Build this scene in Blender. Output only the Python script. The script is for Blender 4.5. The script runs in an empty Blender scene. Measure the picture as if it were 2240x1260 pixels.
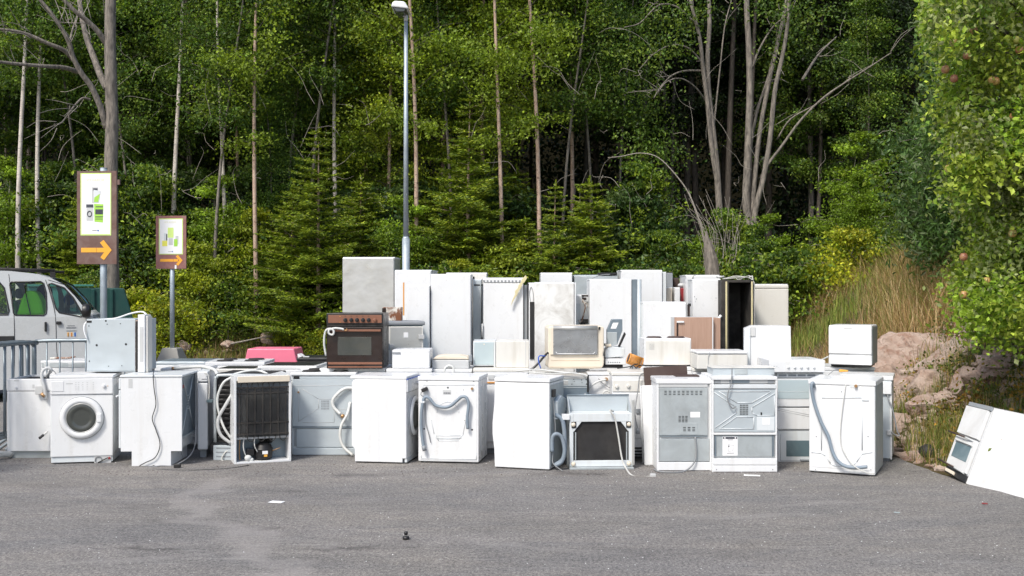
import bpy, math, random
import numpy as np
from mathutils import Vector, Matrix
R = math.radians
rnd = random.Random(7)
C = bpy.context.scene.collection
sc = bpy.context.scene
# ---------------------------------------------------------------- camera, light
F = 2330.0; HZ = 642.0; EYE = 1.6            # focal length in photo pixels, horizon row, eye height
cam = bpy.data.cameras.new('camera'); co = bpy.data.objects.new('camera', cam); C.objects.link(co)
cam.sensor_width = 36; cam.lens = 36*F/2240; cam.shift_y = 12/2240; cam.clip_end = 500
co.location = (0, 0, EYE); co.rotation_euler = (R(90), 0, 0); sc.camera = co
SUN_EL, SUN_AZ = R(50), R(212)               # azimuth clockwise from +Y: behind the camera, to its left
w = bpy.data.worlds.new('World'); sc.world = w; w.use_nodes = True
nt = w.node_tree; sky = nt.nodes.new('ShaderNodeTexSky'); sky.sky_type = 'NISHITA'; sky.sun_disc = False
sky.sun_elevation = SUN_EL; sky.sun_rotation = SUN_AZ; sky.air_density = 1.0; sky.dust_density = 2.5
nt.links.new(sky.outputs[0], nt.nodes['Background'].inputs[0]); nt.nodes['Background'].inputs[1].default_value = .15
sl = bpy.data.lights.new('sun', 'SUN'); sl.energy = 2.6; sl.angle = R(11); sl.color = (1, .96, .89)
so = bpy.data.objects.new('sun', sl); C.objects.link(so)
sd = Vector((math.sin(SUN_AZ)*math.cos(SUN_EL), math.cos(SUN_AZ)*math.cos(SUN_EL), math.sin(SUN_EL)))
so.rotation_euler = sd.to_track_quat('Z', 'Y').to_euler(); so.location = (-6, -8, 14)
sc.view_settings.view_transform = 'Standard'; sc.view_settings.look = 'None'
sc.view_settings.exposure = 0.46; sc.view_settings.gamma = 1
sc.cycles.max_bounces = 6; sc.cycles.transparent_max_bounces = 8; sc.cycles.diffuse_bounces = 3

# ---------------------------------------------------------------- materials
def nmat(name):
    m = bpy.data.materials.new(name); m.use_nodes = True
    n = m.node_tree; return m, n, n.nodes['Principled BSDF']
def node(n, t, **k):
    x = n.nodes.new(t)
    for a, b in k.items():
        if a.startswith('i_'): x.inputs[int(a[2:])].default_value = b
        else: setattr(x, a, b)
    return x
def noise(n, scale, detail=4, rough=.6, vec=None, dist=0):
    x = n.nodes.new('ShaderNodeTexNoise'); x.inputs['Scale'].default_value = scale
    x.inputs['Detail'].default_value = detail; x.inputs['Roughness'].default_value = rough
    x.inputs['Distortion'].default_value = dist
    if vec: n.links.new(vec, x.inputs['Vector'])
    return x
def coords(n, kind='Object', scale=(1, 1, 1), loc=(0, 0, 0)):
    t = n.nodes.new('ShaderNodeTexCoord'); mp = n.nodes.new('ShaderNodeMapping')
    mp.inputs['Scale'].default_value = scale; mp.inputs['Location'].default_value = loc
    n.links.new(t.outputs[kind], mp.inputs[0]); return mp.outputs[0]
def ramp(n, fac, stops):
    r = n.nodes.new('ShaderNodeValToRGB'); e = r.color_ramp.elements
    while len(e) < len(stops): e.new(.5)
    for q, (p, c) in zip(e, stops):
        q.position = p; q.color = (c, c, c, 1) if isinstance(c, (int, float)) else (*c, 1)
    n.links.new(fac, r.inputs[0]); return r.outputs[0]
def mix(n, fac, a, b, mode='MIX'):
    m = n.nodes.new('ShaderNodeMix'); m.data_type = 'RGBA'; m.blend_type = mode
    for s, v in ((m.inputs[0], fac), (m.inputs[6], a), (m.inputs[7], b)):
        if isinstance(v, (int, float)): s.default_value = v
        elif isinstance(v, tuple): s.default_value = (*v, 1)
        else: n.links.new(v, s)
    return m.outputs[2]
def bump(n, b, h, strength, dist):
    x = n.nodes.new('ShaderNodeBump'); x.inputs['Strength'].default_value = strength; x.inputs['Distance'].default_value = dist
    n.links.new(h, x.inputs['Height']); n.links.new(x.outputs[0], b.inputs['Normal'])
def paint(name, col, rough=.35, metal=0, dirt=.12, dirtcol=(.3, .27, .22), sc_=2.2, specks=True, dents=.0015, streak=0):
    m, n, b = nmat(name); v = coords(n)
    n1 = noise(n, sc_, 6, .65, v, .6); f = ramp(n, n1.outputs[0], [(.42, 0), (.72, 1)])
    mm = node(n, 'ShaderNodeMath', operation='MULTIPLY'); n.links.new(f, mm.inputs[0]); mm.inputs[1].default_value = dirt*2
    c = mix(n, mm.outputs[0], col, dirtcol)
    if specks:
        n2 = noise(n, 38, 3, .7, v); f2 = ramp(n, n2.outputs[0], [(.70, 0), (.76, .55)])
        c = mix(n, f2, c, dirtcol)
    if streak:
        n3 = noise(n, 1, 4, .7, coords(n, 'Object', (9, 9, .9)), .4); f3 = ramp(n, n3.outputs[0], [(.50, 0), (.80, streak)]); c = mix(n, f3, c, (.34, .29, .20))
        n4 = noise(n, 1, 3, .7, coords(n, 'Object', (70, 70, 70))); f4 = ramp(n, n4.outputs[0], [(.715, 0), (.74, .9)]); c = mix(n, f4, c, (.20, .10, .05))
    n.links.new(c, b.inputs['Base Color'])
    rr = ramp(n, noise(n, 7, 4, .6, v).outputs[0], [(.3, rough*.7), (.7, min(1, rough*1.4))]); n.links.new(rr, b.inputs['Roughness'])
    b.inputs['Metallic'].default_value = metal
    bump(n, b, noise(n, 4.5, 2, .5, v).outputs[0], .6, dents*8)
    return m
M = {}
M['white'] = paint('white_enamel', (.70, .71, .715), .30, dirt=.035, specks=False, dents=.0006, streak=.16)
M['white2'] = paint('warm_white_enamel', (.67, .655, .61), .38, dirt=.07, dents=.0008, streak=.30)
M['white3'] = paint('cool_white_enamel', (.62, .655, .67), .36, dirt=.06, dents=.0008, streak=.22)
M['dirtywhite'] = paint('scuffed_white_enamel', (.72, .72, .70), .5, dirt=.34, sc_=4)
M['cream'] = paint('cream_plastic', (.70, .62, .50), .45, dirt=.08)
M['pale'] = paint('pale_blue_sheet_steel', (.47, .52, .545), .45, metal=.25, dirt=.10, dirtcol=(.36, .38, .38))
M['galv'] = paint('galvanised_steel', (.47, .51, .52), .42, metal=.45, dirt=.25, dirtcol=(.30, .32, .32), sc_=5)
M['steel'] = paint('brushed_steel', (.52, .52, .50), .38, metal=.55, dirt=.12, dirtcol=(.34, .33, .31), sc_=3)
M['darksteel'] = paint('dark_zinc_steel', (.22, .27, .31), .38, metal=.5, dirt=.2, dirtcol=(.12, .14, .16), sc_=3)
M['grey'] = paint('grey_plastic', (.23, .25, .27), .5, dirt=.1)
M['lgrey'] = paint('light_grey_plastic', (.50, .51, .51), .5, dirt=.1)
M['hose'] = paint('grey_rubber_hose', (.20, .25, .30), .5, dirt=.1, specks=False)
M['whose'] = paint('white_rubber_hose', (.62, .63, .61), .5, dirt=.15, specks=False)
M['black'] = paint('black_plastic', (.012, .012, .013), .4, dirt=.1, dirtcol=(.06, .055, .05), specks=False)
M['matblack'] = paint('matt_black_iron', (.018, .017, .017), .75, dirt=.15, dirtcol=(.07, .06, .05))
M['void'] = paint('dark_cavity', (.010, .009, .009), .8, dirt=.1, specks=False)
M['brown'] = paint('brown_enamel', (.014, .006, .0045), .3, dirt=.08, dirtcol=(.08, .06, .05), specks=False)
M['copper'] = paint('copper_brown_trim', (.22, .095, .055), .5, metal=.1, dirt=.1, dirtcol=(.12, .06, .04), specks=False)
M['ovenglass'] = paint('smoky_oven_glass', (.055, .06, .055), .12, dirt=.2, dirtcol=(.12, .12, .11), specks=False)
M['blueglass'] = paint('blue_tinted_glass', (.10, .15, .17), .12, dirt=.3, dirtcol=(.2, .26, .27), specks=False)
M['paleglass'] = paint('pale_grey_glass', (.42, .50, .52), .15, dirt=.05, specks=False)
M['cloudy'] = paint('cloudy_steel_glass', (.33, .34, .35), .28, metal=.5, dirt=.4, dirtcol=(.18, .18, .18), sc_=6)
M['board'] = paint('dark_brown_board', (.055, .032, .026), .6, dirt=.2, dirtcol=(.11, .08, .06))
M['pink'] = paint('pink_plastic', (.78, .19, .28), .4, dirt=.06, dirtcol=(.55, .2, .22), specks=False)
M['magenta'] = paint('crimson_plastic', (.60, .008, .07), .4, dirt=.05, specks=False)
M['red'] = paint('dark_red_paint', (.26, .02, .025), .4, dirt=.1, dirtcol=(.12, .03, .03), specks=False)
M['orange'] = paint('amber_plastic', (.62, .27, .05), .4, dirt=.1, specks=False)
M['yellow'] = paint('yellow_plastic', (.80, .40, .05), .4, dirt=.1, specks=False)
M['blue'] = paint('blue_plastic', (.02, .10, .50), .4, dirt=.05, specks=False)
M['brass'] = paint('brass_fitting', (.45, .26, .12), .4, metal=.7, dirt=.2, specks=False)
M['rustp'] = paint('rusty_paint', (.62, .60, .54), .7, dirt=1.2, dirtcol=(.16, .06, .025), sc_=9)
M['wire'] = paint('white_cable', (.55, .55, .52), .5, dirt=.1, specks=False)
M['gwire'] = paint('grey_cable', (.22, .23, .24), .5, dirt=.1, specks=False)
M['foam'] = paint('yellow_insulation_foam', (.62, .55, .32), .9, dirt=.2, specks=True)
M['bluefoil'] = paint('blue_side_panel', (.25, .44, .50), .45, dirt=.1)
M['tippedwhite'] = paint('dusty_white_enamel', (.62, .625, .62), .42, dirt=.13, sc_=3, streak=.2)
M['concrete'] = paint('cast_concrete', (.34, .33, .30), .9, dirt=.25, dirtcol=(.22, .21, .18), sc_=4)
M['green'] = paint('dark_green_container_paint', (.006, .055, .045), .5, dirt=.2, dirtcol=(.03, .05, .04))
M['teal'] = paint('faded_green_container_paint', (.04, .19, .15), .5, dirt=.2, dirtcol=(.10, .17, .14))
M['tube'] = paint('galvanised_tube', (.22, .26, .285), .45, metal=.5, dirt=.3, dirtcol=(.2, .22, .23), sc_=8)
M['pole'] = paint('galvanised_pole', (.42, .48, .52), .45, metal=.4, dirt=.25, dirtcol=(.30, .34, .36), sc_=6)
M['vanpaint'] = paint('silver_white_car_paint', (.44, .455, .455), .25, dirt=.05, specks=False, dents=.0002)
M['hivis'] = paint('hi_vis_fabric', (.25, .78, .02), .8, dirt=.12, dirtcol=(.16, .45, .02), specks=False)
M['paper'] = paint('paper', (.80, .80, .80), .7, dirt=.03, specks=False, dents=0)
M['ink'] = paint('dark_print', (.05, .055, .07), .7, dirt=0, specks=False, dents=0)
M['signgreen'] = paint('lime_print', (.32, .60, .06), .5, dirt=.05, specks=False, dents=0)
M['signlime'] = paint('pale_lime_print', (.58, .75, .22), .5, dirt=.05, specks=False, dents=0)
M['signyellow'] = paint('yellow_print', (.75, .72, .10), .5, dirt=.05, specks=False, dents=0)
M['faded'] = paint('faded_lettering', (.66, .66, .42), .5, dirt=0, specks=False, dents=0)
M['arrow'] = paint('orange_arrow_paint', (.84, .38, .03), .5, dirt=.12, dirtcol=(.5, .25, .06), sc_=12)
M['signboard'] = paint('weathered_brown_board', (.135, .075, .06), .75, dirt=.35, dirtcol=(.21, .15, .13), sc_=5)
M['signboard2'] = paint('faded_reddish_board', (.24, .10, .09), .75, dirt=.35, dirtcol=(.30, .18, .16), sc_=5)
M['ink2'] = paint('blue_print', (.03, .12, .38), .7, dirt=0, specks=False, dents=0)
def wood_mat(name, a, b_, s=(30, 30, 2)):
    m, n, b = nmat(name); v = coords(n, 'Object', s)
    c = mix(n, ramp(n, noise(n, 1, 6, .65, v, .8).outputs[0], [(.3, 0), (.7, 1)]), a, b_)
    n.links.new(c, b.inputs['Base Color']); b.inputs['Roughness'].default_value = .55; return m
M['woodveneer'] = wood_mat('wood_veneer', (.33, .20, .14), (.42, .28, .21))
def glass_mat():
    m, n, b = nmat('car_glass'); out = n.nodes['Material Output']
    g = node(n, 'ShaderNodeBsdfGlossy'); g.inputs['Roughness'].default_value = .03
    t = node(n, 'ShaderNodeBsdfTransparent'); t.inputs[0].default_value = (.78, .88, .84, 1)
    fr = node(n, 'ShaderNodeFresnel'); fr.inputs[0].default_value = 1.5
    x = node(n, 'ShaderNodeMixShader'); n.links.new(fr.outputs[0], x.inputs[0]); n.links.new(t.outputs[0], x.inputs[1]); n.links.new(g.outputs[0], x.inputs[2])
    n.links.new(x.outputs[0], out.inputs[0]); return m
M['carglass'] = glass_mat()

# ---------------------------------------------------------------- mesh helpers
def cat_rom(pts, k=6):
    P = [Vector(p) for p in pts]
    if len(P) < 3: return P
    Q = [P[0]*2-P[1]] + P + [P[-1]*2-P[-2]]; out = []
    for i in range(1, len(Q)-2):
        a, b, c, d = Q[i-1:i+3]
        for j in range(k):
            t = j/k
            out.append(.5*((2*b)+(c-a)*t+(2*a-5*b+4*c-d)*t*t+(3*b-a-3*c+d)*t**3))
    out.append(P[-1]); return out
class MB:
    def __init__(s): s.v = []; s.f = []; s.sm = []
    def add(s, vs, fs, smooth=False):
        o = len(s.v); s.v += [tuple(q) for q in vs]; s.f += [[i+o for i in q] for q in fs]; s.sm += [smooth]*len(fs); return s
    def box(s, x0, x1, y0, y1, z0, z1):
        v = [(x, y, z) for z in (z0, z1) for y in (y0, y1) for x in (x0, x1)]
        return s.add(v, [(0, 2, 3, 1), (4, 5, 7, 6), (0, 1, 5, 4), (2, 6, 7, 3), (0, 4, 6, 2), (1, 3, 7, 5)])
    def prism(s, poly, a, b, axis='y'):      # poly in (x,z) for axis y, (y,z) for x, (x,y) for z
        f = {'y': lambda p, t: (p[0], t, p[1]), 'x': lambda p, t: (t, p[0], p[1]), 'z': lambda p, t: (p[0], p[1], t)}[axis]
        n = len(poly); v = [f(p, a) for p in poly]+[f(p, b) for p in poly]
        return s.add(v, [list(range(n)), list(range(2*n-1, n-1, -1))]+[(i, i+n, (i+1) % n+n, (i+1) % n) for i in range(n)])
    def tube(s, pts, r, n=8, smooth_path=True, k=6, r1=None, cap=True):
        P = cat_rom(pts, k) if smooth_path else [Vector(p) for p in pts]
        vs = []; up = Vector((0, 0, 1)); N = None
        for i, p in enumerate(P):
            t = (P[min(i+1, len(P)-1)]-P[max(i-1, 0)]).normalized()
            if N is None: N = t.orthogonal().normalized()
            else: N = (N-t*N.dot(t)).normalized()
            B = t.cross(N); rr = r if r1 is None else r+(r1-r)*i/(len(P)-1)
            for j in range(n):
                a = 2*math.pi*j/n; vs.append(p+N*(math.cos(a)*rr)+B*(math.sin(a)*rr))
        fs = [(i*n+j, i*n+(j+1) % n, (i+1)*n+(j+1) % n, (i+1)*n+j) for i in range(len(P)-1) for j in range(n)]
        s.add(vs, fs, True)
        if cap:
            o = len(s.v)-len(vs); s.f += [[o+j for j in range(n)][::-1], [o+(len(P)-1)*n+j for j in range(n)]]; s.sm += [False]*2
        return s
    def cyl(s, p0, p1, r0, r1=None, n=24): return s.tube([p0, p1], r0, n, False, r1=r0 if r1 is None else r1)
    def torus(s, c, RR, r, axis='y', n=40, m=8, sx=1, sz=1):
        pts = []; vs = []
        for i in range(n):
            a = 2*math.pi*i/n
            for j in range(m):
                b = 2*math.pi*j/m; q = RR+r*math.cos(b); h = r*math.sin(b)
                x, z = q*math.cos(a)*sx, q*math.sin(a)*sz
                vs.append({'y': (c[0]+x, c[1]+h, c[2]+z), 'x': (c[0]+h, c[1]+x, c[2]+z), 'z': (c[0]+x, c[1]+z, c[2]+h)}[axis])
        return s.add(vs, [(i*m+j, ((i+1) % n)*m+j, ((i+1) % n)*m+(j+1) % m, i*m+(j+1) % m) for i in range(n) for j in range(m)], True)
    def lathe(s, c, prof, axis='y', n=32):   # prof: list of (r, h)
        vs = []
        for r, h in prof:
            for i in range(n):
                a = 2*math.pi*i/n; x, z = r*math.cos(a), r*math.sin(a)
                vs.append({'y': (c[0]+x, c[1]+h, c[2]+z), 'x': (c[0]+h, c[1]+x, c[2]+z), 'z': (c[0]+x, c[1]+z, c[2]+h)}[axis])
        k = len(prof); fs = [(i*n+j, i*n+(j+1) % n, (i+1)*n+(j+1) % n, (i+1)*n+j) for i in range(k-1) for j in range(n)]
        s.add(vs, fs, True); o = len(s.v)-len(vs)
        s.f += [[o+j for j in range(n)], [o+(k-1)*n+j for j in range(n)]]; s.sm += [False]*2; return s
    def blob(s, c, r, sx=1, sy=1, sz=1, n=10):
        vs = []; m = n*2
        for i in range(n+1):
            for j in range(m):
                a = math.pi*i/n; b = 2*math.pi*j/m
                vs.append((c[0]+r*sx*math.sin(a)*math.cos(b), c[1]+r*sy*math.sin(a)*math.sin(b), c[2]+r*sz*math.cos(a)))
        return s.add(vs, [(i*m+j, (i+1)*m+j, (i+1)*m+(j+1) % m, i*m+(j+1) % m) for i in range(n) for j in range(m)], True)
    def build(s, name, mat, parent=None, bevel=0, seg=2):
        me = bpy.data.meshes.new(name); me.from_pydata(s.v, [], s.f); me.materials.append(M[mat] if isinstance(mat, str) else mat)
        me.polygons.foreach_set('use_smooth', s.sm); me.validate(); me.update()
        import bmesh
        bm = bmesh.new(); bm.from_mesh(me); bmesh.ops.recalc_face_normals(bm, faces=bm.faces); bm.to_mesh(me); bm.free()
        o = bpy.data.objects.new(name, me); C.objects.link(o)
        if parent: o.parent = parent
        if bevel:
            b = o.modifiers.new('bevel', 'BEVEL'); b.width = bevel; b.segments = seg; b.limit_method = 'ANGLE'; b.harden_normals = False
        return o
def tag(o, label=None, cat=None, group=None, kind=None):
    if label: o['label'] = label
    if cat: o['category'] = cat
    if group: o['group'] = group
    if kind: o['kind'] = kind
    return o
def empty(name, loc, label, cat, rz=0, group=None):
    o = bpy.data.objects.new(name, None); C.objects.link(o); o.location = loc; o.rotation_euler = (0, 0, rz)
    o.empty_display_size = .1; return tag(o, label, cat, group)
def P3(px, py, D): return Vector(((px-1120)/F*D, D, EYE-(py-HZ)/F*D))
def npmesh(name, V, Fq, mat, parent=None, tint=None, smooth=False):
    """V (n,3) verts, Fq (m,k) faces, tint (n,3) colours."""
    me = bpy.data.meshes.new(name); n, m, k = len(V), len(Fq), Fq.shape[1]
    me.vertices.add(n); me.vertices.foreach_set('co', np.asarray(V, np.float32).ravel())
    me.loops.add(m*k); me.loops.foreach_set('vertex_index', Fq.astype(np.int32).ravel())
    me.polygons.add(m); me.polygons.foreach_set('loop_start', np.arange(0, m*k, k, dtype=np.int32))
    me.polygons.foreach_set('use_smooth', np.full(m, smooth)); me.update(calc_edges=True)
    if tint is not None:
        a = me.color_attributes.new('tint', 'FLOAT_COLOR', 'POINT')
        a.data.foreach_set('color', np.concatenate([tint, np.ones((n, 1))], 1).astype(np.float32).ravel())
    me.materials.append(mat); o = bpy.data.objects.new(name, me); C.objects.link(o)
    if parent: o.parent = parent
    return o
# ---------------------------------------------------------------- ground
rs = np.random.RandomState(3)
def sstep(t): t = np.clip(t, 0, 1); return t*t*(3-2*t)
_g = rs.rand(64, 64)
def vnoise(x, y):
    x = np.asarray(x, float); y = np.asarray(y, float)
    xi = np.floor(x).astype(int); yi = np.floor(y).astype(int); fx = sstep(x-xi); fy = sstep(y-yi)
    g = lambda a, b: _g[a % 64, b % 64]
    return (g(xi, yi)*(1-fx)+g(xi+1, yi)*fx)*(1-fy)+(g(xi, yi+1)*(1-fx)+g(xi+1, yi+1)*fx)*fy-.5
def fbm(x, y, o=4): return sum(vnoise(x*2**i+7*i, y*2**i+3*i)/2**i for i in range(o))
def xfoot(y):
    y = np.asarray(y, float); return np.interp(y, [-5, 8.2, 10.4, 14, 20, 26, 60], [5.2, 3.95, 3.72, 4.15, 4.75, 5.4, 9])
def height(x, y):
    x = np.asarray(x, float); y = np.asarray(y, float)
    s_r = x-xfoot(y)-.12; s_b = y-(24.6+.8*fbm(x*.25, x*0+2, 2))
    g = .5+.5*sstep((y-6.5)/6)
    hr = np.where(s_r > 0, 1, 0)*(2.0*sstep(s_r/3.2)*g+.09*np.maximum(s_r-2.6, 0))
    hr = hr*(1-.25*sstep((y-22)/8))
    hb = .95*sstep(s_b/3.0)+.035*np.maximum(s_b-3, 0)
    hill = .62*np.maximum(y-52, 0)+.2*np.maximum(np.abs(x)-34, 0)
    h = np.maximum(hr, hb)+hill
    e = np.clip(np.maximum(s_r, s_b), 0, .8)/.8
    return -.03*(1-np.clip(e*3, 0, 1))+h+e*(.22*fbm(x*.9, y*.9)+.10*fbm(x*3.1, y*3.1, 3))
xs = np.unique(np.concatenate([np.linspace(-70, -12, 60), np.linspace(-12, 3, 80), np.linspace(3, 9, 110), np.linspace(9, 14, 30), np.linspace(14, 70, 60)]))
ys = np.unique(np.concatenate([np.linspace(-12, 7, 30), np.linspace(7, 17, 120), np.linspace(17, 30, 90), np.linspace(30, 110, 80)]))
gx, gy = np.meshgrid(xs, ys); gz = height(gx, gy)
V = np.stack([gx, gy, gz], -1).reshape(-1, 3); nx, ny = len(xs), len(ys)
ii = (np.arange(ny-1)[:, None]*nx+np.arange(nx-1)[None]).ravel()
def ground_mat():
    m, n, b = nmat('rough_ground'); v = coords(n)
    a = mix(n, ramp(n, noise(n, 1.1, 6, .65, v, .5).outputs[0], [(.35, 0), (.6, 1)]), (.075, .085, .025), (.16, .12, .07))
    a = mix(n, ramp(n, noise(n, 2.7, 7, .7, v).outputs[0], [(.52, 0), (.60, 1)]), a, (.10, .06, .04))
    a = mix(n, ramp(n, noise(n, 14, 5, .7, v).outputs[0], [(.55, 0), (.66, .8)]), a, (.30, .22, .18))
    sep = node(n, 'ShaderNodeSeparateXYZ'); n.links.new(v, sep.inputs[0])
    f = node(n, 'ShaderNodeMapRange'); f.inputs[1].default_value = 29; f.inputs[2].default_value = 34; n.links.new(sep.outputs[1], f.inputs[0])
    a = mix(n, f.outputs[0], a, (.010, .009, .005))  # ground colour darkened behind the forest edge, painting in the shade of the gaps
    n.links.new(a, b.inputs['Base Color']); b.inputs['Roughness'].default_value = 1; b.inputs['Specular IOR Level'].default_value = 0
    bump(n, b, noise(n, 9, 8, .75, v).outputs[0], 1, .08); return m
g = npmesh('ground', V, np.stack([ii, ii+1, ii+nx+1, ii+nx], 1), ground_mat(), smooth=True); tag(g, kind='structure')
# asphalt sheet with a ragged right edge
ay = np.linspace(-12, 24.4, 360); tx = np.concatenate([np.linspace(0, .97, 30), np.linspace(.975, 1, 8)])
AX = []; 
for y in ay:
    r = float(xfoot(y))+.10*float(fbm(y*1.7, 5.0, 4)); AX.append(-60+(r+60)*tx)
AX = np.array(AX); AY = np.repeat(ay[:, None], len(tx), 1)
AYb = AY.copy(); AYb[-1] += .3*fbm(AX[-1]*.8, AX[-1]*0, 3)
top = np.stack([AX, AYb, np.zeros_like(AX)], -1).reshape(-1, 3); nxt = len(tx)
ii = (np.arange(len(ay)-1)[:, None]*nxt+np.arange(nxt-1)[None]).ravel()
fq = np.stack([ii, ii+1, ii+nxt+1, ii+nxt], 1)
rim = np.arange(len(ay))*nxt+nxt-1; lo = top[rim]-[0, 0, .06]; k0 = len(top)
side = np.stack([rim[:-1], k0+np.arange(len(ay)-1), k0+1+np.arange(len(ay)-1), rim[1:]], 1)
def asphalt_mat():
    m, n, b = nmat('asphalt'); v = coords(n)
    base = mix(n, ramp(n, noise(n, .55, 5, .6, v, .4).outputs[0], [(.3, 0), (.7, 1)]), (.132, .129, .124), (.172, .166, .158))
    vs = coords(n, 'Object', (.35, 1.6, 1)); base = mix(n, ramp(n, noise(n, 1.4, 5, .65, vs, .3).outputs[0], [(.45, 0), (.75, .75)]), base, (.20, .19, .18))
    sp = ramp(n, noise(n, 95, 4, .85, v).outputs[0], [(.36, 0), (.64, 1)]); warm = mix(n, ramp(n, noise(n, .9, 5, .7, coords(n, 'Object', (.5, 1.3, 1), (5, 2, 0)), .6).outputs[0], [(.38, 0), (.64, 1)]), (.93, .94, .97), (1.13, 1.10, 1.06)); base = mix(n, 1.0, base, warm, 'MULTIPLY'); mid = mix(n, ramp(n, noise(n, 5, 6, .75, coords(n, 'Object', (1, 1.6, 1)), .8).outputs[0], [(.34, 0), (.66, 1)]), (.87, .87, .88), (1.14, 1.14, 1.13)); base = mix(n, 1.0, base, mid, 'MULTIPLY'); gr2 = ramp(n, noise(n, 1, 3, .8, coords(n, 'Object', (48, 30, 48))).outputs[0], [(.36, 0), (.64, 1)]); base = mix(n, 1.0, base, mix(n, gr2, (.62, .62, .63), (1.42, 1.41, 1.39)), 'MULTIPLY'); base = mix(n, 1.0, base, mix(n, sp, (.50, .50, .51), (1.75, 1.72, 1.68)), 'MULTIPLY')
    base = mix(n, ramp(n, noise(n, 42, 2, .6, v).outputs[0], [(.69, 0), (.72, .8)]), base, (.42, .41, .39))
    scr = coords(n, 'Object', (1.2, 16, 1), (3, 1, 0)); base = mix(n, ramp(n, noise(n, 1.3, 3, .6, scr, .7).outputs[0], [(.66, 0), (.72, .28)]), base, (.30, .29, .275))
    crk = noise(n, 3.2, 6, .75, v, 1.5); base = mix(n, ramp(n, crk.outputs[0], [(.56, 0), (.72, .5)]), base, (.085, .08, .08))
    for k_, (rt, sx_, sy_) in enumerate(((.35, 1.1, 22), (-.5, .9, 26), (.05, .7, 30), (1.0, 1.2, 24))):
        mp_ = node(n, 'ShaderNodeMapping'); mp_.inputs[2].default_value = (0, 0, rt); mp_.inputs[3].default_value = (sx_, sy_, 1); mp_.inputs[1].default_value = (k_*3.7, k_*1.9, 0); n.links.new(v, mp_.inputs[0]); base = mix(n, ramp(n, noise(n, 1, 2, .5, mp_.outputs[0], .25).outputs[0], [(.70, 0), (.735, .42)]), base, (.36, .345, .33))
    nv = noise(n, 2.3, 4, .6, v); sub = node(n, 'ShaderNodeVectorMath', operation='MULTIPLY_ADD')
    n.links.new(nv.outputs[1], sub.inputs[0]); sub.inputs[1].default_value = (1.1, .5, 0); n.links.new(v, sub.inputs[2])
    def blob(cx, cy, rx, ry, rot, col, st):
        nonlocal base
        mp = node(n, 'ShaderNodeMapping'); mp.vector_type = 'TEXTURE'; mp.inputs[1].default_value = (cx+.55, cy+.25, 0); mp.inputs[2].default_value = (0, 0, rot); mp.inputs[3].default_value = (rx, ry, 1)
        n.links.new(sub.outputs[0], mp.inputs[0]); gr = node(n, 'ShaderNodeTexGradient', gradient_type='SPHERICAL'); n.links.new(mp.outputs[0], gr.inputs[0])
        mr = node(n, 'ShaderNodeMath', operation='MULTIPLY'); n.links.new(ramp(n, gr.outputs[1], [(0, 0), (.75, 1)]), mr.inputs[0]); mr.inputs[1].default_value = st
        base = mix(n, mr.outputs[0], base, col)
    def gp(px, py): D = EYE*F/(py-HZ); return (px-1120)/F*D, D
    for px, py, rx, ry, st in ((780, 1040, .50, .14, .5), (640, 1075, .3, .12, .4), (790, 1198, .40, .07, .65), (350, 1197, .35, .09, .65), (560, 1156, .16, .06, .5), (1270, 1036, .35, .12, .5), (100, 1063, .5, .15, .25), (1460, 1210, .8, .2, .2), (330, 1105, .5, .12, .25)):
        x, y = gp(px, py); blob(x, y, rx, ry, 0, (.055, .05, .05), st)
    tr = [(510, 1042), (400, 1098), (455, 1140), (540, 1175), (585, 1240), (640, 1290)]
    for (ax_, ay_), (bx, by) in zip(tr, tr[1:]):
        x0, y0 = gp(ax_, ay_); x1, y1 = gp(bx, by); blob((x0+x1)/2, (y0+y1)/2, math.hypot(x1-x0, y1-y0)*.75, .20, math.atan2(y1-y0, x1-x0), (.30, .28, .265), .5)
    for px, py, rx, ry, rot in ((570, 1223, .22, .09, 0), (700, 1190, .9, .05, -.5), (1500, 1125, 1.2, .12, -.1), (1850, 1100, .9, .10, .3), (1160, 1195, .8, .08, -.5), (1640, 1130, .9, .06, .1), (330, 1220, .8, .06, .2)):
        x, y = gp(px, py); blob(x, y, rx, ry, rot, (.28, .265, .25), .3)
    n.links.new(base, b.inputs['Base Color']); b.inputs['Roughness'].default_value = .85; b.inputs['Specular IOR Level'].default_value = .3
    bump(n, b, noise(n, 120, 3, .7, v).outputs[0], .7, .006); return m
asph = npmesh('asphalt', np.concatenate([top, lo]), np.concatenate([fq, side]), asphalt_mat(), smooth=False); tag(asph, kind='structure')

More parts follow.
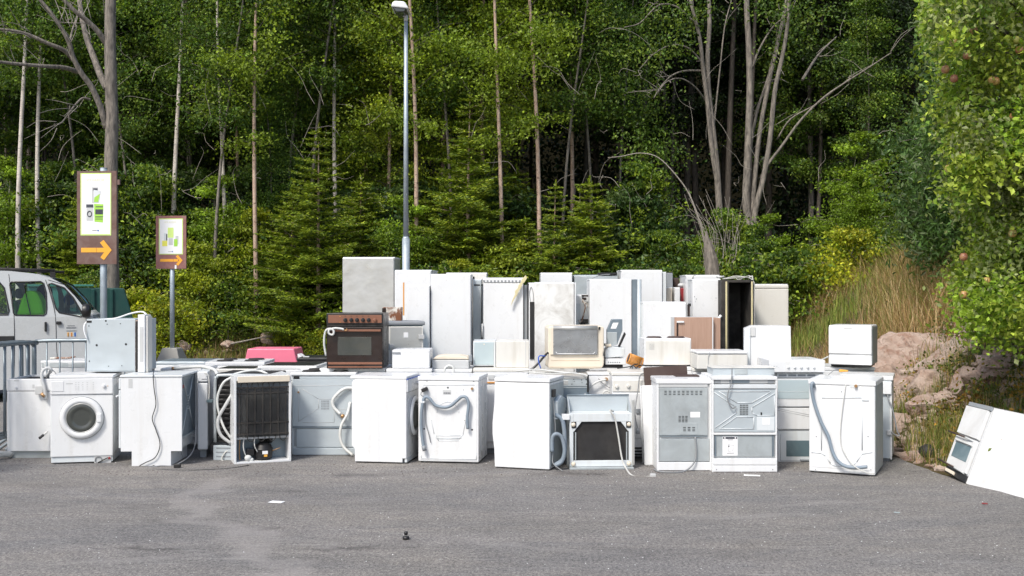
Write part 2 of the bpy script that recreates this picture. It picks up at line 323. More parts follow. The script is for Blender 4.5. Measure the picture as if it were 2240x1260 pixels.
# ---------------------------------------------------------------- appliances
class App:
    """An appliance whose front face's lower edge runs from photo column xl to xr; local frame: x along the face, y away, z up."""
    def __init__(s, name, label, cat, xl, xr, yt, yb=None, D=None, z0=0., d=.6, xb=None, yaw=0., group=None):
        if D is None: D = (EYE-z0)*F/(yb-HZ)
        s.D = D; kl, kr = (xl-1120)/F, (xr-1120)/F; s.Lx, s.Ly = kl*D, D
        def wid(a): return (kr*D-s.Lx)/(math.cos(a)-kr*math.sin(a))
        def pb(a):
            w_ = wid(a) if xb > xr else 0
            X = s.Lx+w_*math.cos(a)-d*math.sin(a); Y = D+w_*math.sin(a)+d*math.cos(a); return X/Y*F+1120
        a = R(yaw)
        if xb is not None:
            lo, hi = R(-60), R(60)               # more yaw moves the back corner left
            for _ in range(50):
                a = (lo+hi)/2
                if pb(a) > xb: lo = a
                else: hi = a
        s.a = a; s.w = wid(a); s.d = d; s.z0 = z0; s.xl = xl; s.xr = xr; s.h = EYE-(yt-HZ)/F*D-z0
        s.root = empty(name, (s.Lx, s.Ly, z0), label, cat, a, group)
    def pt(s, px, py, y=0.):
        k = (px-1120)/F; Lx = s.Lx-y*math.sin(s.a); Ly = s.Ly+y*math.cos(s.a)
        t = (k*Ly-Lx)/(math.cos(s.a)-k*math.sin(s.a)); Dd = Ly+t*math.sin(s.a)
        return (t, y, EYE-(py-HZ)/F*Dd-s.z0)
    def body(s, mat='white', x0=0, x1=None, z0=0, z1=None, y0=0, y1=None, name='body', bevel=.008):
        return MB().box(x0, s.w if x1 is None else x1, y0, s.d if y1 is None else y1, z0, s.h if z1 is None else z1).build(name, mat, s.root, bevel)
    def lid(s, mat='white', t=.035, o=.006, name='lid', y0=None):
        return MB().box(-o, s.w+o, -o if y0 is None else y0, s.d+.002, s.h-t, s.h).build(name, mat, s.root, .008)
    def pbox(s, mb, xa, xb, ya, yb_, f=-.004, bk=.01):  # a raised (f<0) box on the face, in photo pixels
        x0, _, z1 = s.pt(xa, ya); x1, _, z0 = s.pt(xb, yb_); return mb.box(min(x0, x1), max(x0, x1), f, bk, min(z0, z1), max(z0, z1))
    def P(s, name, mat, xa, xb, ya, yb_, f=-.004, bk=.01, bevel=.002, parent=None): return s.pbox(MB(), xa, xb, ya, yb_, f, bk).build(name, mat, parent or s.root, bevel)
    def T(s, name, mat, pts, r, parent=None, n=8, y=-.02): # tube through photo points (px,py[,y])
        return MB().tube([s.pt(p[0], p[1], p[2] if len(p) > 2 else y) for p in pts], r, n).build(name, mat, parent or s.root)
    def dots(s, name, mat, pts, r=.006, parent=None, f=-.004):
        m = MB()
        for p in pts:
            c = s.pt(p[0], p[1]); m.cyl((c[0], f, c[2]), (c[0], .006, c[2]), p[2] if len(p) > 2 else r, n=10)
        return m.build(name, mat, parent or s.root)
    def line(s, name, mat, pts, r=.003, y=-.001, parent=None):
        m = MB()
        for q in pts:
            P = [s.pt(a, b, y) for a, b in q]; m.tube(P, r, 6, False)
        return m.build(name, mat, parent or s.root)
def vents(a, mb, xa, xb, ya, yb_, nx, ny, fx=.6, fy=.5, f=-.0035):
    for i in range(nx):
        for j in range(ny):
            x0 = xa+(xb-xa)*i/nx; y0 = ya+(yb_-ya)*j/ny
            a.pbox(mb, x0, x0+(xb-xa)/nx*fx, y0, y0+(yb_-ya)/ny*fy, f, .004)
    return mb
def feet(a):
    for x in (.05, a.w-.05):
        for y in (.05, a.d-.05): MB().cyl((x, y, 0), (x, y, .016), .02, n=10).build('foot', 'grey', a.root)
def door_round(a, px, py, rr, mat='white', side=None, glass='ovenglass'):
    """porthole door; side=None on the face, else a matrix-ready centre on the right side face"""
    if side is None: c = a.pt(px, py); ax = 'y'; s_ = -1; q = lambda h: (c[0], h, c[2])
    d = MB().lathe((c[0], 0, c[2]), [(rr, 0), (rr, -.018), (rr*.95, -.034), (rr*.80, -.040), (rr*.72, -.030), (rr*.70, -.012), (rr*.70, .0)], 'y', 48).build('door', mat, a.root)
    MB().torus((c[0], -.003, c[2]), rr*1.01, .003).build('door_gap', 'grey', d)
    MB().lathe((c[0], 0, c[2]), [(rr*.705, -.012), (rr*.66, -.030), (rr*.45, -.018), (rr*.30, -.006), (.001, -.004)], 'y', 40).build('door_glass', glass, d)
    MB().torus((c[0], -.026, c[2]), rr*.69, .006, m=6).build('chrome_ring', 'steel', d)
    MB().box(c[0]+rr*.70, c[0]+rr*.93, -.046, -.03, c[2]-rr*.22, c[2]+rr*.22).build('handle', mat, d, .01)
    return d
def knob(a, px, py, r, mat='white', parent=None, t=.022):
    c = a.pt(px, py); k = MB().lathe((c[0], 0, c[2]), [(r*1.15, .0), (r*1.15, -.003), (r*.9, -.004), (r*.8, -t), (r*.7, -t-.002), (.001, -t-.002)], 'y', 20)
    k.box(c[0]-r*.15, c[0]+r*.15, -t-.006, -t, c[2]-r*.75, c[2]+r*.75); return k.build('knob', mat, parent or a.root)
def plates(a, mat='matblack', R1=.085, R2=.07, spots=None, zt=None):
    z = (a.h if zt is None else zt)
    for fx, fy, r in (spots or ((.27, .28, R1), (.73, .28, R2), (.27, .72, R2), (.73, .72, R1))):
        MB().lathe((a.w*fx, a.d*fy, z), [(r+.012, 0), (r+.010, .004), (r, .006), (r, .014), (r*.35, .015), (.02, .011), (.001, .011)], 'z', 28).build('hob_plate', mat, a.root)

# --- front row -------------------------------------------------------------
a = App('dishwasher', 'white dishwasher without worktop at the far left, grey hose over its corner', 'dishwasher', 15, 122, 829, 1003, d=.55, yaw=2)
MB().box(0, a.w, .02, a.d, .07, a.h-.03).box(0, .012, .02, a.d, a.h-.03, a.h).box(a.w-.012, a.w, .02, a.d, a.h-.03, a.h).box(.012, a.w-.012, a.d-.012, a.d, a.h-.03, a.h).build('body', 'white', a.root, .003)
MB().box(.013, a.w-.013, .03, a.d-.013, a.h-.029, a.h-.02).build('insulation_mat', 'matblack', a.root)
a.P('door', 'white', 15, 122, 856.5, 987, 0, .02, .006)
pn = a.P('control_panel', 'white', 15, 122, 829, 855, -.004, .02, .006); knob(a, 36, 848, .014, 'white', pn, .012)
a.P('handle_recess', 'lgrey', 71, 76, 841, 849, -.0055, .01, .001, pn); a.P('logo_strip', 'lgrey', 31, 42, 831.5, 834, -.005, .01, 0, pn)
a.P('kick_plate', 'galv', 18, 122, 988, 1004, .03, .04, .002)
a.T('drain_hose', 'lgrey', [(112, 838, .2), (104, 822, .1), (112, 810, .02), (104, 805, .0), (93, 812, -.02), (92, 830, -.03), (97, 850, -.04), (100, 874, -.04)], .016, n=10)
iv = MB(); a.pbox(iv, 81, 98, 843, 862, -.05, -.02).build('inlet_valve', 'lgrey', a.root, .006)
c = a.pt(95, 865, -.05); MB().cyl((c[0]-.02, c[1], c[2]+.02), (c[0]+.012, c[1], c[2]-.012), .016, n=14).build('brass_connector', 'brass', a.root)
c = a.pt(104, 944, -.03); c2 = a.pt(86, 959, -.10); mid = [(c[i]+c2[i])/2 for i in range(3)]
MB().cyl(c, mid, .010, n=10).build('hose_stub', 'whose', a.root); MB().cyl(mid, c2, .013, n=10).build('hose_sleeve', 'black', a.root)
a.T('inlet_pipe', 'gwire', [(97, 808, .05), (108, 806, .05), (118, 812, .03), (124, 820, .03)], .004)

a = App('washing_machine', 'front loading white washing machine facing the camera with glass porthole door', 'washing machine', 110, 247, 822, 1016, d=.5, xb=266)
a.body('white', z0=.065, z1=a.h-.032); a.lid('white', .03)
MB().box(.004, a.w-.004, .012, a.d-.01, .012, .064).build('plinth', 'white3', a.root, .003); feet(a)
pn = a.P('control_panel', 'white', 111, 247, 829, 861, -.010, .01, .005)
a.line('panel_gap', 'grey', [[(110, 863), (247, 863)]], .0022, -.001)
knob(a, 228, 844, .020, 'white', pn); a.P('detergent_drawer', 'white', 113, 140, 834, 856, -.014, .0, .003, pn)
m = MB(); [a.pbox(m, x, x+3, y, y+1.2, -.0112, .0) for x in (165, 171, 180, 190, 203) for y in range(836, 856, 4)]; a.pbox(m, 145, 160, 838, 840, -.0112, 0); m.build('panel_print', 'lgrey', pn)
MB().lathe((a.pt(236, 844)[0], 0, a.pt(236, 844)[2]), [(.004, -.013), (.003, -.014), (.001, -.014)], 'y', 10).build('indicator', 'orange', pn)
door_round(a, 179, 914, .196)
a.line('base_gap', 'grey', [[(112, 996.5), (247, 996.5)]], .002, .010)
h = a.P('filter_hatch', 'lgrey', 206, 243, 998, 1014, .006, .02, .002); a.T('drain_loop', 'gwire', [(210, 1000), (208, 1008), (214, 1013), (222, 1008), (220, 1000), (211, 999)], .004, h, y=.0)
a.T('drain_cord', 'black', [(214, 1012), (226, 1006), (236, 1001)], .005, h, y=-.006); a.dots('red_cap', 'red', [(239, 1002, .011)], parent=h, f=-.002)
m = MB()
for i in range(6): m.box(a.w, a.w+.004, .07+i*.065, .085+i*.065, .1, a.h-.1)
m.build('side_ribs', 'white3', a.root, .003)

a = App('cooker', 'white cooker turned side on, black cord down its plain side, stepped plinth', 'cooker', 264, 398, 821, 1020, d=.6, xb=432)
z1 = a.pt(264, 988)[2]; tx0 = a.pt(288, 1000)[0]; tx1 = a.pt(374, 1000)[0]
MB().prism([(tx0, 0), (tx1, 0), (tx1, z1), (a.w, z1), (a.w, a.h-.02), (0, a.h-.02), (0, z1), (tx0, z1)], 0, .02).build('side_panel', 'white', a.root, .003)
MB().box(0, a.w-.05, .02, a.d, z1, a.h-.02).build('body', 'white', a.root, .004); MB().box(tx0, tx1, .02, a.d, 0, z1).build('plinth', 'white', a.root, .003)
a.lid('white3', .02, .008, 'hob_top')
MB().box(a.w-.05, a.w-.02, .02, a.d, z1+.12, a.h-.02).build('back_panel', 'darksteel', a.root, .003)
MB().box(a.w-.02, a.w, a.d-.02, a.d, z1, a.h-.02).build('side_rail', 'white', a.root, .003)
m = MB()
for p, q in (((.08, .70), (.26, .45)), ((.52, .70), (.34, .45)), ((.08, .15), (.26, .38)), ((.52, .15), (.34, .38))): m.tube([(a.w-.018, p[0], p[1]+z1), (a.w-.018, q[0], q[1]+z1)], .006, 6, False)
for i in range(6): m.box(a.w-.02, a.w-.014, .27, .33, z1+.36+i*.025, z1+.37+i*.025)
m.build('panel_embossing', 'galv', a.root); MB().box(a.w-.02, a.w-.012, .02, a.d, z1+.10, z1+.125).build('rear_flange', 'galv', a.root)
MB().box(a.w-.02, a.w-.012, .06, .13, a.h-.13, a.h-.10).build('terminal_cover', 'red', a.root)
a.P('rating_label', 'lgrey', 281, 290, 829, 849, -.001, .005, 0)
m = MB(); xs0 = -.022; m.box(xs0, -.003, .01, a.d-.01, z1+.03, a.h-.14).build('oven_door', 'white3', a.root, .004)
MB().box(xs0, -.003, .01, a.d-.01, a.h-.13, a.h-.03).build('control_panel', 'white3', a.root, .004)
MB().tube([(xs0-.035, .06, a.h-.2), (xs0-.035, .5, a.h-.2)], .009).build('handle', 'white', a.root)
a.T('power_cord', 'black', [(336, 812, .02), (335, 823), (337, 850), (341, 885), (333, 915), (341, 940), (350, 972), (340, 1000), (318, 1012), (305, 1020), (316, 1024, -.03), (338, 1018, -.02)], .0042)
a.T('grey_cord', 'gwire', [(428, 938, .3), (426, 975, .25), (412, 1000, .1), (380, 1018, .0), (350, 1019, -.03), (310, 1025, -.08)], .005)
gc = MB().tube([P3(340, 1027, 9.70)*1, (P3(400, 1029, 9.63)), P3(450, 1028, 9.66), P3(500, 1025, 9.74), P3(545, 1018, 9.9)], .005).build('power_cable', 'black'); tag(gc, 'thin black cable lying on the asphalt in front of the condenser fridge', 'cable')
MB().box(P3(388, 1023, 9.78).x-.03, P3(388, 1023, 9.78).x+.03, 9.76, 9.80, .002, .035).build('cable_plug', 'black', gc, .004)

a = App('fridge', 'narrow white fridge with a rounded door edge behind the side-on cooker', 'fridge', 432, 455, 813, 985, D=10.35, d=.5, xb=466)
zz = .08
MB().prism([(0, zz), (a.w*.5, zz), (a.w, zz+.02), (a.w, a.h), (0, a.h)], .03, a.d).build('body', 'white3', a.root, .01)
MB().box(.0, a.w, 0, .03, zz, a.h-.11).build('door', 'white', a.root, .012); MB().box(0, a.w, -.006, .03, a.h-.10, a.h).build('control_panel', 'white', a.root, .01)
MB().box(.02, a.w-.02, .05, a.d-.05, 0, zz).build('plinth', 'grey', a.root)
a.T('water_hose', 'wire', [(447, 816), (456, 822), (458, 850), (457, 876)], .007, y=-.03)
c = a.pt(459, 877, -.03); MB().box(c[0]-.03, c[0]+.03, -.05, -.02, c[2]-.015, c[2]+.015).build('hose_valve', 'blueglass', a.root, .004)
MB().box(a.w*.4, a.w*.9, -.008, 0, a.h-.075, a.h-.07).build('logo_strip', 'ink', a.root)

a = App('fridge', 'fridge seen from its open black back beside the condenser fridge, pale hoses crossing it', 'fridge', 468, 512, 818, 1000, D=10.25, d=.55, yaw=-4)
W = .55
MB().box(0, W, .03, a.d, .16, a.h).build('body', 'matblack', a.root, .01)
z0_ = .17
MB().tube([(.012, .0, z0_), (.012, 0, a.h-.10), (.03, 0, a.h-.03), (.09, 0, a.h-.012), (W-.02, 0, a.h-.012)], .016, 8).build('rim', 'galv', a.root)
m = MB(); [m.box(.03, W-.02, .012, .03, .2+i*.045, .225+i*.045) for i in range(12)]; m.build('condenser_mat', 'black', a.root, .004)
v_ = MB().box(0, .18, -.02, .03, .0, .14).build('vent_panel', 'pale', a.root, .004); m = MB(); [m.box(.03, .17, -.023, .0, .03+i*.04, .042+i*.04) for i in range(3)]; m.build('vent_slots', 'grey', v_)
a.T('hose', 'whose', [(505, 826, -.02), (488, 838, -.05), (476, 868, -.05), (478, 900, -.05), (490, 935, -.06), (506, 960, -.03)], .011)
a.T('drain_hose', 'lgrey', [(508, 862, -.02), (494, 885, -.05), (477, 918, -.07), (482, 950, -.06), (505, 970, -.03)], .016)
a.T('white_cord', 'wire', [(503, 984, 0), (492, 990, -.03), (485, 1006, -.04), (500, 1011, -.05)], .006)

a = App('fridge', 'small fridge with exposed black condenser grille and compressor, cream board on top', 'fridge', 512, 637, 823, 1016, d=.55, xb=497)
W, H, d = a.w, a.h, a.d; t = .022
MB().box(0, t, 0, d, 0, H).box(W-t, W, 0, d, 0, H).box(t, W-t, 0, d, H-.045, H).box(t, W-t, 0, d, 0, .018).build('body', 'white', a.root, .003)
MB().box(t, W-t, .06, .08, .245, H-.045).build('back_wall', 'grey', a.root); MB().box(t, W-t, .20, .22, .018, .245).build('compressor_bay', 'darksteel', a.root)
MB().box(t, W-t, .03, .20, .225, .245).build('drip_shelf', 'lgrey', a.root, .003)
a.P('cream_board', 'cream', 520, 634, 824, 834, -.008, .03, .003); 
zt, zb = a.pt(512, 848)[2], a.pt(512, 957)[2]; x0, x1 = .035, W-.035
cg = MB()
for z in (zt, zt-.05, zb+.135, zb+.03): cg.box(x0-.012, x1+.012, -.002, .010, z-.016, z)
for i in range(7):
    xx = x0+.015+(x1-x0-.03)*i/6
    cg.box(xx-.006, xx+.006, -.004, .008, zb, zt)
k = 8
cg = cg.build('condenser_frame', 'void', a.root, .001)
fin = MB()
for z in np.arange(zb+.006, zt-.01, .0075): fin.box(x0+.01, x1-.01, .004, .010, z, z+.0035)
fin.build('condenser_fins', 'void', cg)
lp = MB()
for i in range(4):
    xx = x0+.06+i*(x1-x0-.1)/3.6
    lp.tube([(xx-.03, .01, zt-.02), (xx-.03, .01, zt+.02), (xx-.016, .01, zt+.042), (xx+.016, .01, zt+.042), (xx+.03, .01, zt+.02), (xx+.03, .01, zt-.02)], .004, 6)
    xx += .06; lp.tube([(xx-.03, .01, zb+.02), (xx-.03, .01, zb-.02), (xx-.012, .01, zb-.045), (xx+.012, .01, zb-.045), (xx+.03, .01, zb-.02), (xx+.03, .01, zb+.02)], .004, 6)
lp.build('condenser_loops', 'matblack', cg)
cx, _, cz = a.pt(579, 1008); cz = .02
cp = MB().lathe((cx, .10, cz), [(.06, 0), (.082, .01), (.088, .05), (.088, .09), (.092, .095), (.092, .105), (.084, .11), (.075, .14), (.04, .16), (.001, .163)], 'z', 32).build('compressor', 'black', a.root)
MB().box(cx-.02, cx+.03, .005, .013, cz+.06, cz+.09).build('label', 'paper', cp); MB().box(cx-.005, cx+.025, .004, .012, cz+.035, cz+.056).build('warning_label', 'yellow', cp)
MB().box(cx-.16, cx-.09, .04, .12, cz+.05, cz+.11).build('relay_box', 'black', cp, .004); MB().tube([(cx+.08, .06, cz+.08), (cx+.11, .02, cz+.10), (cx+.15, .03, cz+.11)], .004, 6).build('copper_pipe', 'brass', cp)
MB().tube([(.06, .05, .24), (.055, .05, .12), (.06, .06, .03)], .006, 6).build('copper_pipe', 'brass', a.root)
MB().tube([(.10, .04, .28), (.09, .03, .15), (.12, .03, .06), (cx-.12, .05, .06)], .006, 6).tube([(.20, .04, .27), (.19, .02, .17), (.22, .03, .1)], .005, 6).build('wiring', 'wire', a.root)
MB().blob((cx-.15, .03, .05), .028, 1.2, .8, 1, 6).blob((cx-.12, .03, .03), .02, 1.2, .8, 1, 5).build('wiring_block', 'whose', a.root)

a = App('cooker', 'cooker with pale blue-grey back toward the camera, between the condenser fridge and the side-on washer', 'cooker', 637, 778, 815, 996, d=.55)
def cooker_back(a, xa, xb, yt_, ymid, ybt, mat='pale', frame='white3', xe=None):
    a.body(frame, y0=.02, z1=a.h-.03)
    return a.P('back_panel', mat, xa, xb, yt_, ymid, .0, .018, .003)
bp = cooker_back(a, 640, 777, 830, 933, 996); a.lid('white', .03, .006, 'hob_top'); plates(a)
a.P('top_rail', 'pale', 640, 777, 824, 829.5, .002, .018, .002); a.P('vent_hole', 'black', 642, 655, 823.5, 829, .0, .018, 0)
a.line('panel_embossing', 'lgrey', [[(660, 850), (697, 873)], [(697, 873), (727, 873)], [(697, 873), (697, 893)], [(697, 893), (653, 922)], [(653, 922), (653, 850)], [(662, 924), (731, 924)], [(731, 924), (731, 896)], [(731, 896), (776, 894)], [(735, 870), (776, 850)], [(640, 844), (776, 843)]], .0022, -.0005, bp)
m = MB(); vents(a, m, 703, 721, 876, 897, 6, 4, .55, .75, -.002); m.build('vent_grille', 'grey', bp)
a.dots('brass_nut', 'brass', [(653, 858, .010)], parent=bp, f=-.01)
a.P('lower_flange', 'darksteel', 640, 777, 933.5, 936, -.006, .018, .001); a.P('drawer_back', 'pale', 648, 777, 938, 978, .004, .018, .002); a.P('plinth', 'pale', 641, 777, 980.5, 995, -.002, .018, .003)
a.line('side_slot', 'grey', [[(645, 938), (645, 976)], [(648, 938), (648, 976)]], .0025, .0)
a.T('drain_hose', 'whose', [(772, 849, -.01), (755, 850, -.03), (740, 860, -.04), (728, 876, -.04), (731, 892, -.04), (745, 906, -.05)], .016)
c = a.pt(747, 908, -.05); MB().cyl(c, (c[0]+.02, c[1], c[2]-.02), .02, n=14).build('brass_connector', 'brass', a.root)
a.T('outlet_hose', 'whose', [(766, 880, .0), (760, 905, -.04), (747, 930, -.07), (744, 955, -.08), (752, 978, -.09), (772, 996, -.12)], .014)

a = App('washing_machine', 'white washing machine turned side on, porthole door and blue-trimmed edge facing right', 'washing machine', 767, 889, 822, 1012, d=.5, xb=917)
x8 = a.pt(776, 900)[0]; z8 = a.pt(776, 975)[2]
MB().prism([(x8, 0.012), (a.w*.93, .012), (a.w*.93, .05), (a.w, .05), (a.w, a.h-.03), (x8-.0, a.h-.03), (x8-.03, a.h-.06), (x8-.03, z8), (x8, z8-.03)], 0, a.d).build('body', 'white', a.root, .006)
a.lid('white', .03, .004); feet(a); a.line('side_seam', 'lgrey', [[(829, 830), (829, 1011)]], .0012, .0)
pn = MB().box(a.w, a.w+.012, .004, a.d-.004, a.h-.15, a.h-.032).build('control_panel', 'white', a.root, .005)
MB().box(a.w+.0, a.w+.014, .0, a.d, a.h-.031, a.h-.026).build('trim_strip', 'blue', pn)
knb = MB().lathe((a.w+.012, a.d*.75, a.h-.09), [(.02, 0), (.018, .018), (.001, .02)], 'x', 16).build('knob', 'white', pn)
MB().box(a.w+.001, a.w+.003, 0, a.d, a.h-.156, a.h-.151).build('panel_gap', 'grey', a.root)
dz = a.h*.52; rr = .19
dr = MB().lathe((a.w, a.d/2, dz), [(rr, 0), (rr, .018), (rr*.95, .034), (rr*.80, .040), (rr*.72, .030), (rr*.70, .012), (rr*.7, 0)], 'x', 48).build('door', 'white', a.root)
MB().lathe((a.w, a.d/2, dz), [(rr*.70, .014), (rr*.6, .045), (rr*.3, .06), (.001, .06)], 'x', 40).build('door_glass', 'ovenglass', dr)
MB().torus((a.w+.016, a.d/2, dz), rr, .004, 'x').build('door_gap', 'grey', dr); MB().box(a.w-.02, a.w+.002, .01, a.d-.01, .013, .05).build('kick_plate', 'white3', a.root, .002)

def washer_back(a, xl, xr): pass
a = App('washing_machine', 'white washing machine showing its back with a grey hose looped in an M', 'washing machine', 915, 1047, 823, 1012, d=.5, xb=1066)
a.body('white', z0=.014, z1=a.h-.042); a.lid('white', .04, .006); feet(a)
bp = a.P('back_panel', 'white', 919, 1043, 837, 1008, -.003, .01, .003)
circ = [(980+24*math.cos(t), 903+24*math.sin(t)) for t in np.linspace(math.pi, 2*math.pi, 13)]
a.line('panel_embossing', 'white3', [[(925, 842), (1038, 842)], [(925, 842), (925, 850)]]+[[p, q] for p, q in zip(circ, circ[1:])]+[[(940, 905), (950, 950)], [(950, 950), (958, 960)], [(958, 960), (1005, 960)], [(1005, 960), (1013, 950)], [(1013, 950), (1026, 880)], [(950, 952), (960, 964)], [(960, 964), (1003, 964)], [(954, 953), (1008, 953)], [(954, 958), (1009, 958)], [(922, 990), (922, 1002)], [(922, 1002), (1042, 1005)], [(1042, 1005), (1042, 990)]], .0035, -.003, bp)
a.dots('holes', 'black', [(980, 848, .009), (928, 938, .008), (1033, 940, .009), (934, 834, .004), (1036, 834, .004), (1014, 853, .004), (1017, 920, .004), (944, 920, .004)], parent=bp)
a.dots('brass_inlet', 'brass', [(1033, 850, .012)], parent=bp, f=-.02); a.P('barcode_label', 'lgrey', 969, 987, 853, 863, -.0045, .0, 0, bp)
m = MB(); [a.pbox(m, 971+i*2.2, 972+i*2.2+rnd.random()*.6, 858, 862, -.005, 0) for i in range(7)]; m.build('barcode', 'ink', bp)
a.T('drain_hose', 'hose', [(928, 984), (924, 960), (921, 925), (924, 885), (930, 869), (940, 872), (952, 886), (970, 891), (985, 888), (1000, 876), (1010, 868), (1020, 870), (1025, 885), (1022, 915), (1023, 938)], .0155, y=-.045)
a.T('hose_end', 'grey', [(926, 975), (929, 986)], .020, y=-.045); MB().box(*(lambda p: (p[0]-.025, p[0]+.025, -.06, -.02, p[2]-.02, p[2]))(a.pt(926, 876))).build('hose_clip', 'white3', a.root, .003)
c = a.pt(929, 852, -.03); pg = MB().box(-.03, .03, -.02, .02, -.017, .017).build('plug', 'black', a.root, .005); pg.location = c; pg.rotation_euler = (0, R(-25), 0)
a.T('power_cord', 'gwire', [(922, 857, -.03), (921, 864, -.03), (929, 872, -.02), (930, 900), (931, 925), (938, 950), (942, 968)], .004)
m = MB(); [m.box(a.w, a.w+.004, .08+i*.08, .095+i*.08, .1, a.h-.1) for i in range(5)]; m.build('side_ribs', 'white3', a.root, .003)

a = App('washing_machine', 'plain white side of a washing machine, grey hose bulging from its right edge', 'washing machine', 1082, 1202, 826, 1023.5, d=.5, xb=1233)
x9 = -.022
MB().prism([(.0, .01), (a.w, .01), (a.w, a.h-.04), (0, a.h-.04), (-.004, a.h*.72), (x9, a.h*.5), (x9, a.h*.38), (-.004, a.h*.2)], 0, a.d).build('body', 'white', a.root, .006)
a.lid('white', .035, .004); feet(a)
a.line('lid_gap', 'lgrey', [[(1082, 833.5), (1201, 833.5)]], .0015, .0)
bp = MB().box(a.w, a.w+.006, .02, a.d-.02, .03, a.h-.06).build('back_panel', 'galv', a.root, .003)
MB().box(a.w+.006, a.w+.03, .05, .12, a.h-.17, a.h-.10).build('socket', 'black', bp, .004)
h_ = MB().tube([(a.w+.02, .10, .50), (a.w+.09, .12, .44), (a.w+.11, .12, .25), (a.w+.10, .10, .10), (a.w+.03, .05, .04)], .02, 10).build('drain_hose', 'hose', a.root)
MB().tube([(a.w+.02, .02, .17), (a.w+.02, .02, .28), (a.w+.05, .02, .33), (a.w+.10, .05, .30), (a.w+.125, .06, .18), (a.w+.10, .06, .08), (a.w+.04, .05, .04)], .018, 10).build('hose_loop', 'hose', a.root)
MB().tube([(a.w+.012, .06, a.h-.15), (a.w+.03, .06, .5), (a.w+.04, .05, .35), (a.w+.02, .03, .12), (a.w+.05, -.02, .06), (a.w+.14, -.05, .01)], .004, 6).build('power_cord', 'gwire', a.root)
MB().prism([(.10, .45), (.40, .45), (.40, .62), (.25, .66), (.10, .62)], a.w+.006, a.w+.05, 'x').build('pump_cover', 'pale', a.root, .01)

a = App('dishwasher', 'dark steel dishwasher body with stripped control strip behind the washer side', 'dishwasher', 1195, 1288, 822, 985, D=10.2, d=.5, yaw=0)
a.body('darksteel', z0=.10, z1=a.h-.03); MB().box(.02, a.w-.02, .05, a.d, 0, .10).build('plinth', 'matblack', a.root)
bp = a.P('control_strip', 'galv', 1205, 1287, 822.5, 845, -.006, .02, .002); a.P('handle_cutout', 'steel', 1223, 1243, 832, 842, -.009, .0, .003, bp)
a.dots('holes', 'black', [(1255, 829, .006), (1262, 827, .006), (1272, 831, .005), (1256, 834, .004), (1273, 837, .004), (1282, 830, .005), (1283, 840, .006), (1251, 840, .005), (1218, 840, .004), (1214, 828, .004)], parent=bp, f=-.008)
MB().box(-.002, a.w+.002, -.01, a.d, a.h-.03, a.h).build('top_tray', 'steel', a.root, .003)
a.P('corner_post', 'black', 1284, 1288, 820, 858, -.012, .0, 0); a.P('door_edge', 'galv', 1205, 1287, 846.5, 848.5, -.004, .0, 0)
a.P('latch', 'lgrey', 1278, 1282, 861, 868, -.02, .0, .002)

a = App('washing_machine', 'white washing machine back with tap hose, left of the two-knob machine', 'washing machine', 1287, 1340, 815, 995, D=10.45, d=.3)
a.body('white', z1=a.h-.03); a.lid('white', .03)
a.dots('inlet', 'brass', [(1326, 829, .016)], f=-.03); a.T('inlet_hose', 'whose', [(1326, 830, -.03), (1310, 834, -.05), (1296, 842, -.05), (1289, 852, -.04)], .009)
a.T('cord', 'gwire', [(1309, 828, -.02), (1318, 838, -.03), (1335, 850, -.04), (1340, 862, -.03)], .004); a.T('second_hose', 'whose', [(1341, 862, -.03), (1325, 855, -.04), (1315, 868, -.04)], .007)
a = App('washing_machine', 'white washing machine with two round knobs partly hidden behind the upturned oven', 'washing machine', 1339, 1412, 814, 1000, D=10.15, d=.5)
a.body('white', z0=.05, z1=a.h-.035); a.lid('white2', .035)
pn = a.P('control_panel', 'white2', 1340, 1411, 831, 857, -.008, .02, .006); knob(a, 1349, 845, .022, 'white2', pn); knob(a, 1374, 844, .022, 'white2', pn)
a.P('door', 'white', 1342, 1411, 860, 960, -.006, .02, .008); a.P('handle', 'grey', 1391, 1402, 894, 904, -.02, 0, .002)
m = MB(); [m.box(a.w*.6, a.w*.98, -.02, .02, .03+i*.03, .045+i*.03) for i in range(4)]; m.build('bottom_grille', 'matblack', a.root)
a.T('power_cord', 'gwire', [(1411, 816, -.03), (1400, 822, -.05), (1396, 850, -.06), (1390, 890, -.10), (1390, 915, -.12), (1395, 938, -.13)], .006)
c = a.pt(1395, 944, -.13); MB().cyl((c[0], c[1], c[2]+.035), (c[0], c[1], c[2]-.02), .014, .020, n=12).build('plug', 'grey', a.root)

# upturned oven with dark cavity
a = App('oven', 'built-in oven tipped on its back, dark opening toward the camera, white cord over it', 'oven', 1246, 1384, 905, 1026, d=.35, yaw=3)
W, H = a.w, a.h
MB().box(0, .035, 0, a.d, .02, H).box(W-.035, W, 0, a.d, .02, H).box(.035, W-.035, 0, a.d, .02, .075).box(.035, W-.035, 0, a.d, H-.075, H).build('frame', 'white3', a.root, .004)
MB().prism([(.035, H-.075), (.11, H-.075), (.035, H-.17)], .0, .012).prism([(W-.035, H-.075), (W-.11, H-.075), (W-.035, H-.17)], .0, .012).build('corner_gusset', 'white3', a.root, .002)
MB().box(.035, W-.035, .02, .03, .075, H-.075).build('cavity', 'matblack', a.root); MB().box(-.004, W+.004, -.05, a.d, 0, .018).build('base_tray', 'galv', a.root, .003)
m = MB(); m.box(.05, .06, .0, .012, .08, H-.17).box(W-.06, W-.05, .0, .012, .08, H-.17); m.build('shelf_rail', 'galv', a.root)
for x in (.035, W-.035):
    for z in (H-.10, .045): MB().lathe((x, 0, z), [(.022, 0), (.018, -.012), (.01, -.018), (.001, -.018)], 'y', 16).build('screw_foot', 'cream', a.root)
MB().box(.018, .06, -.006, -.0, H-.13, H-.075).box(W-.06, W-.018, -.006, .0, H-.13, H-.075).build('foot_plate', 'black', a.root)
zt = a.pt(1250, 869)[2]
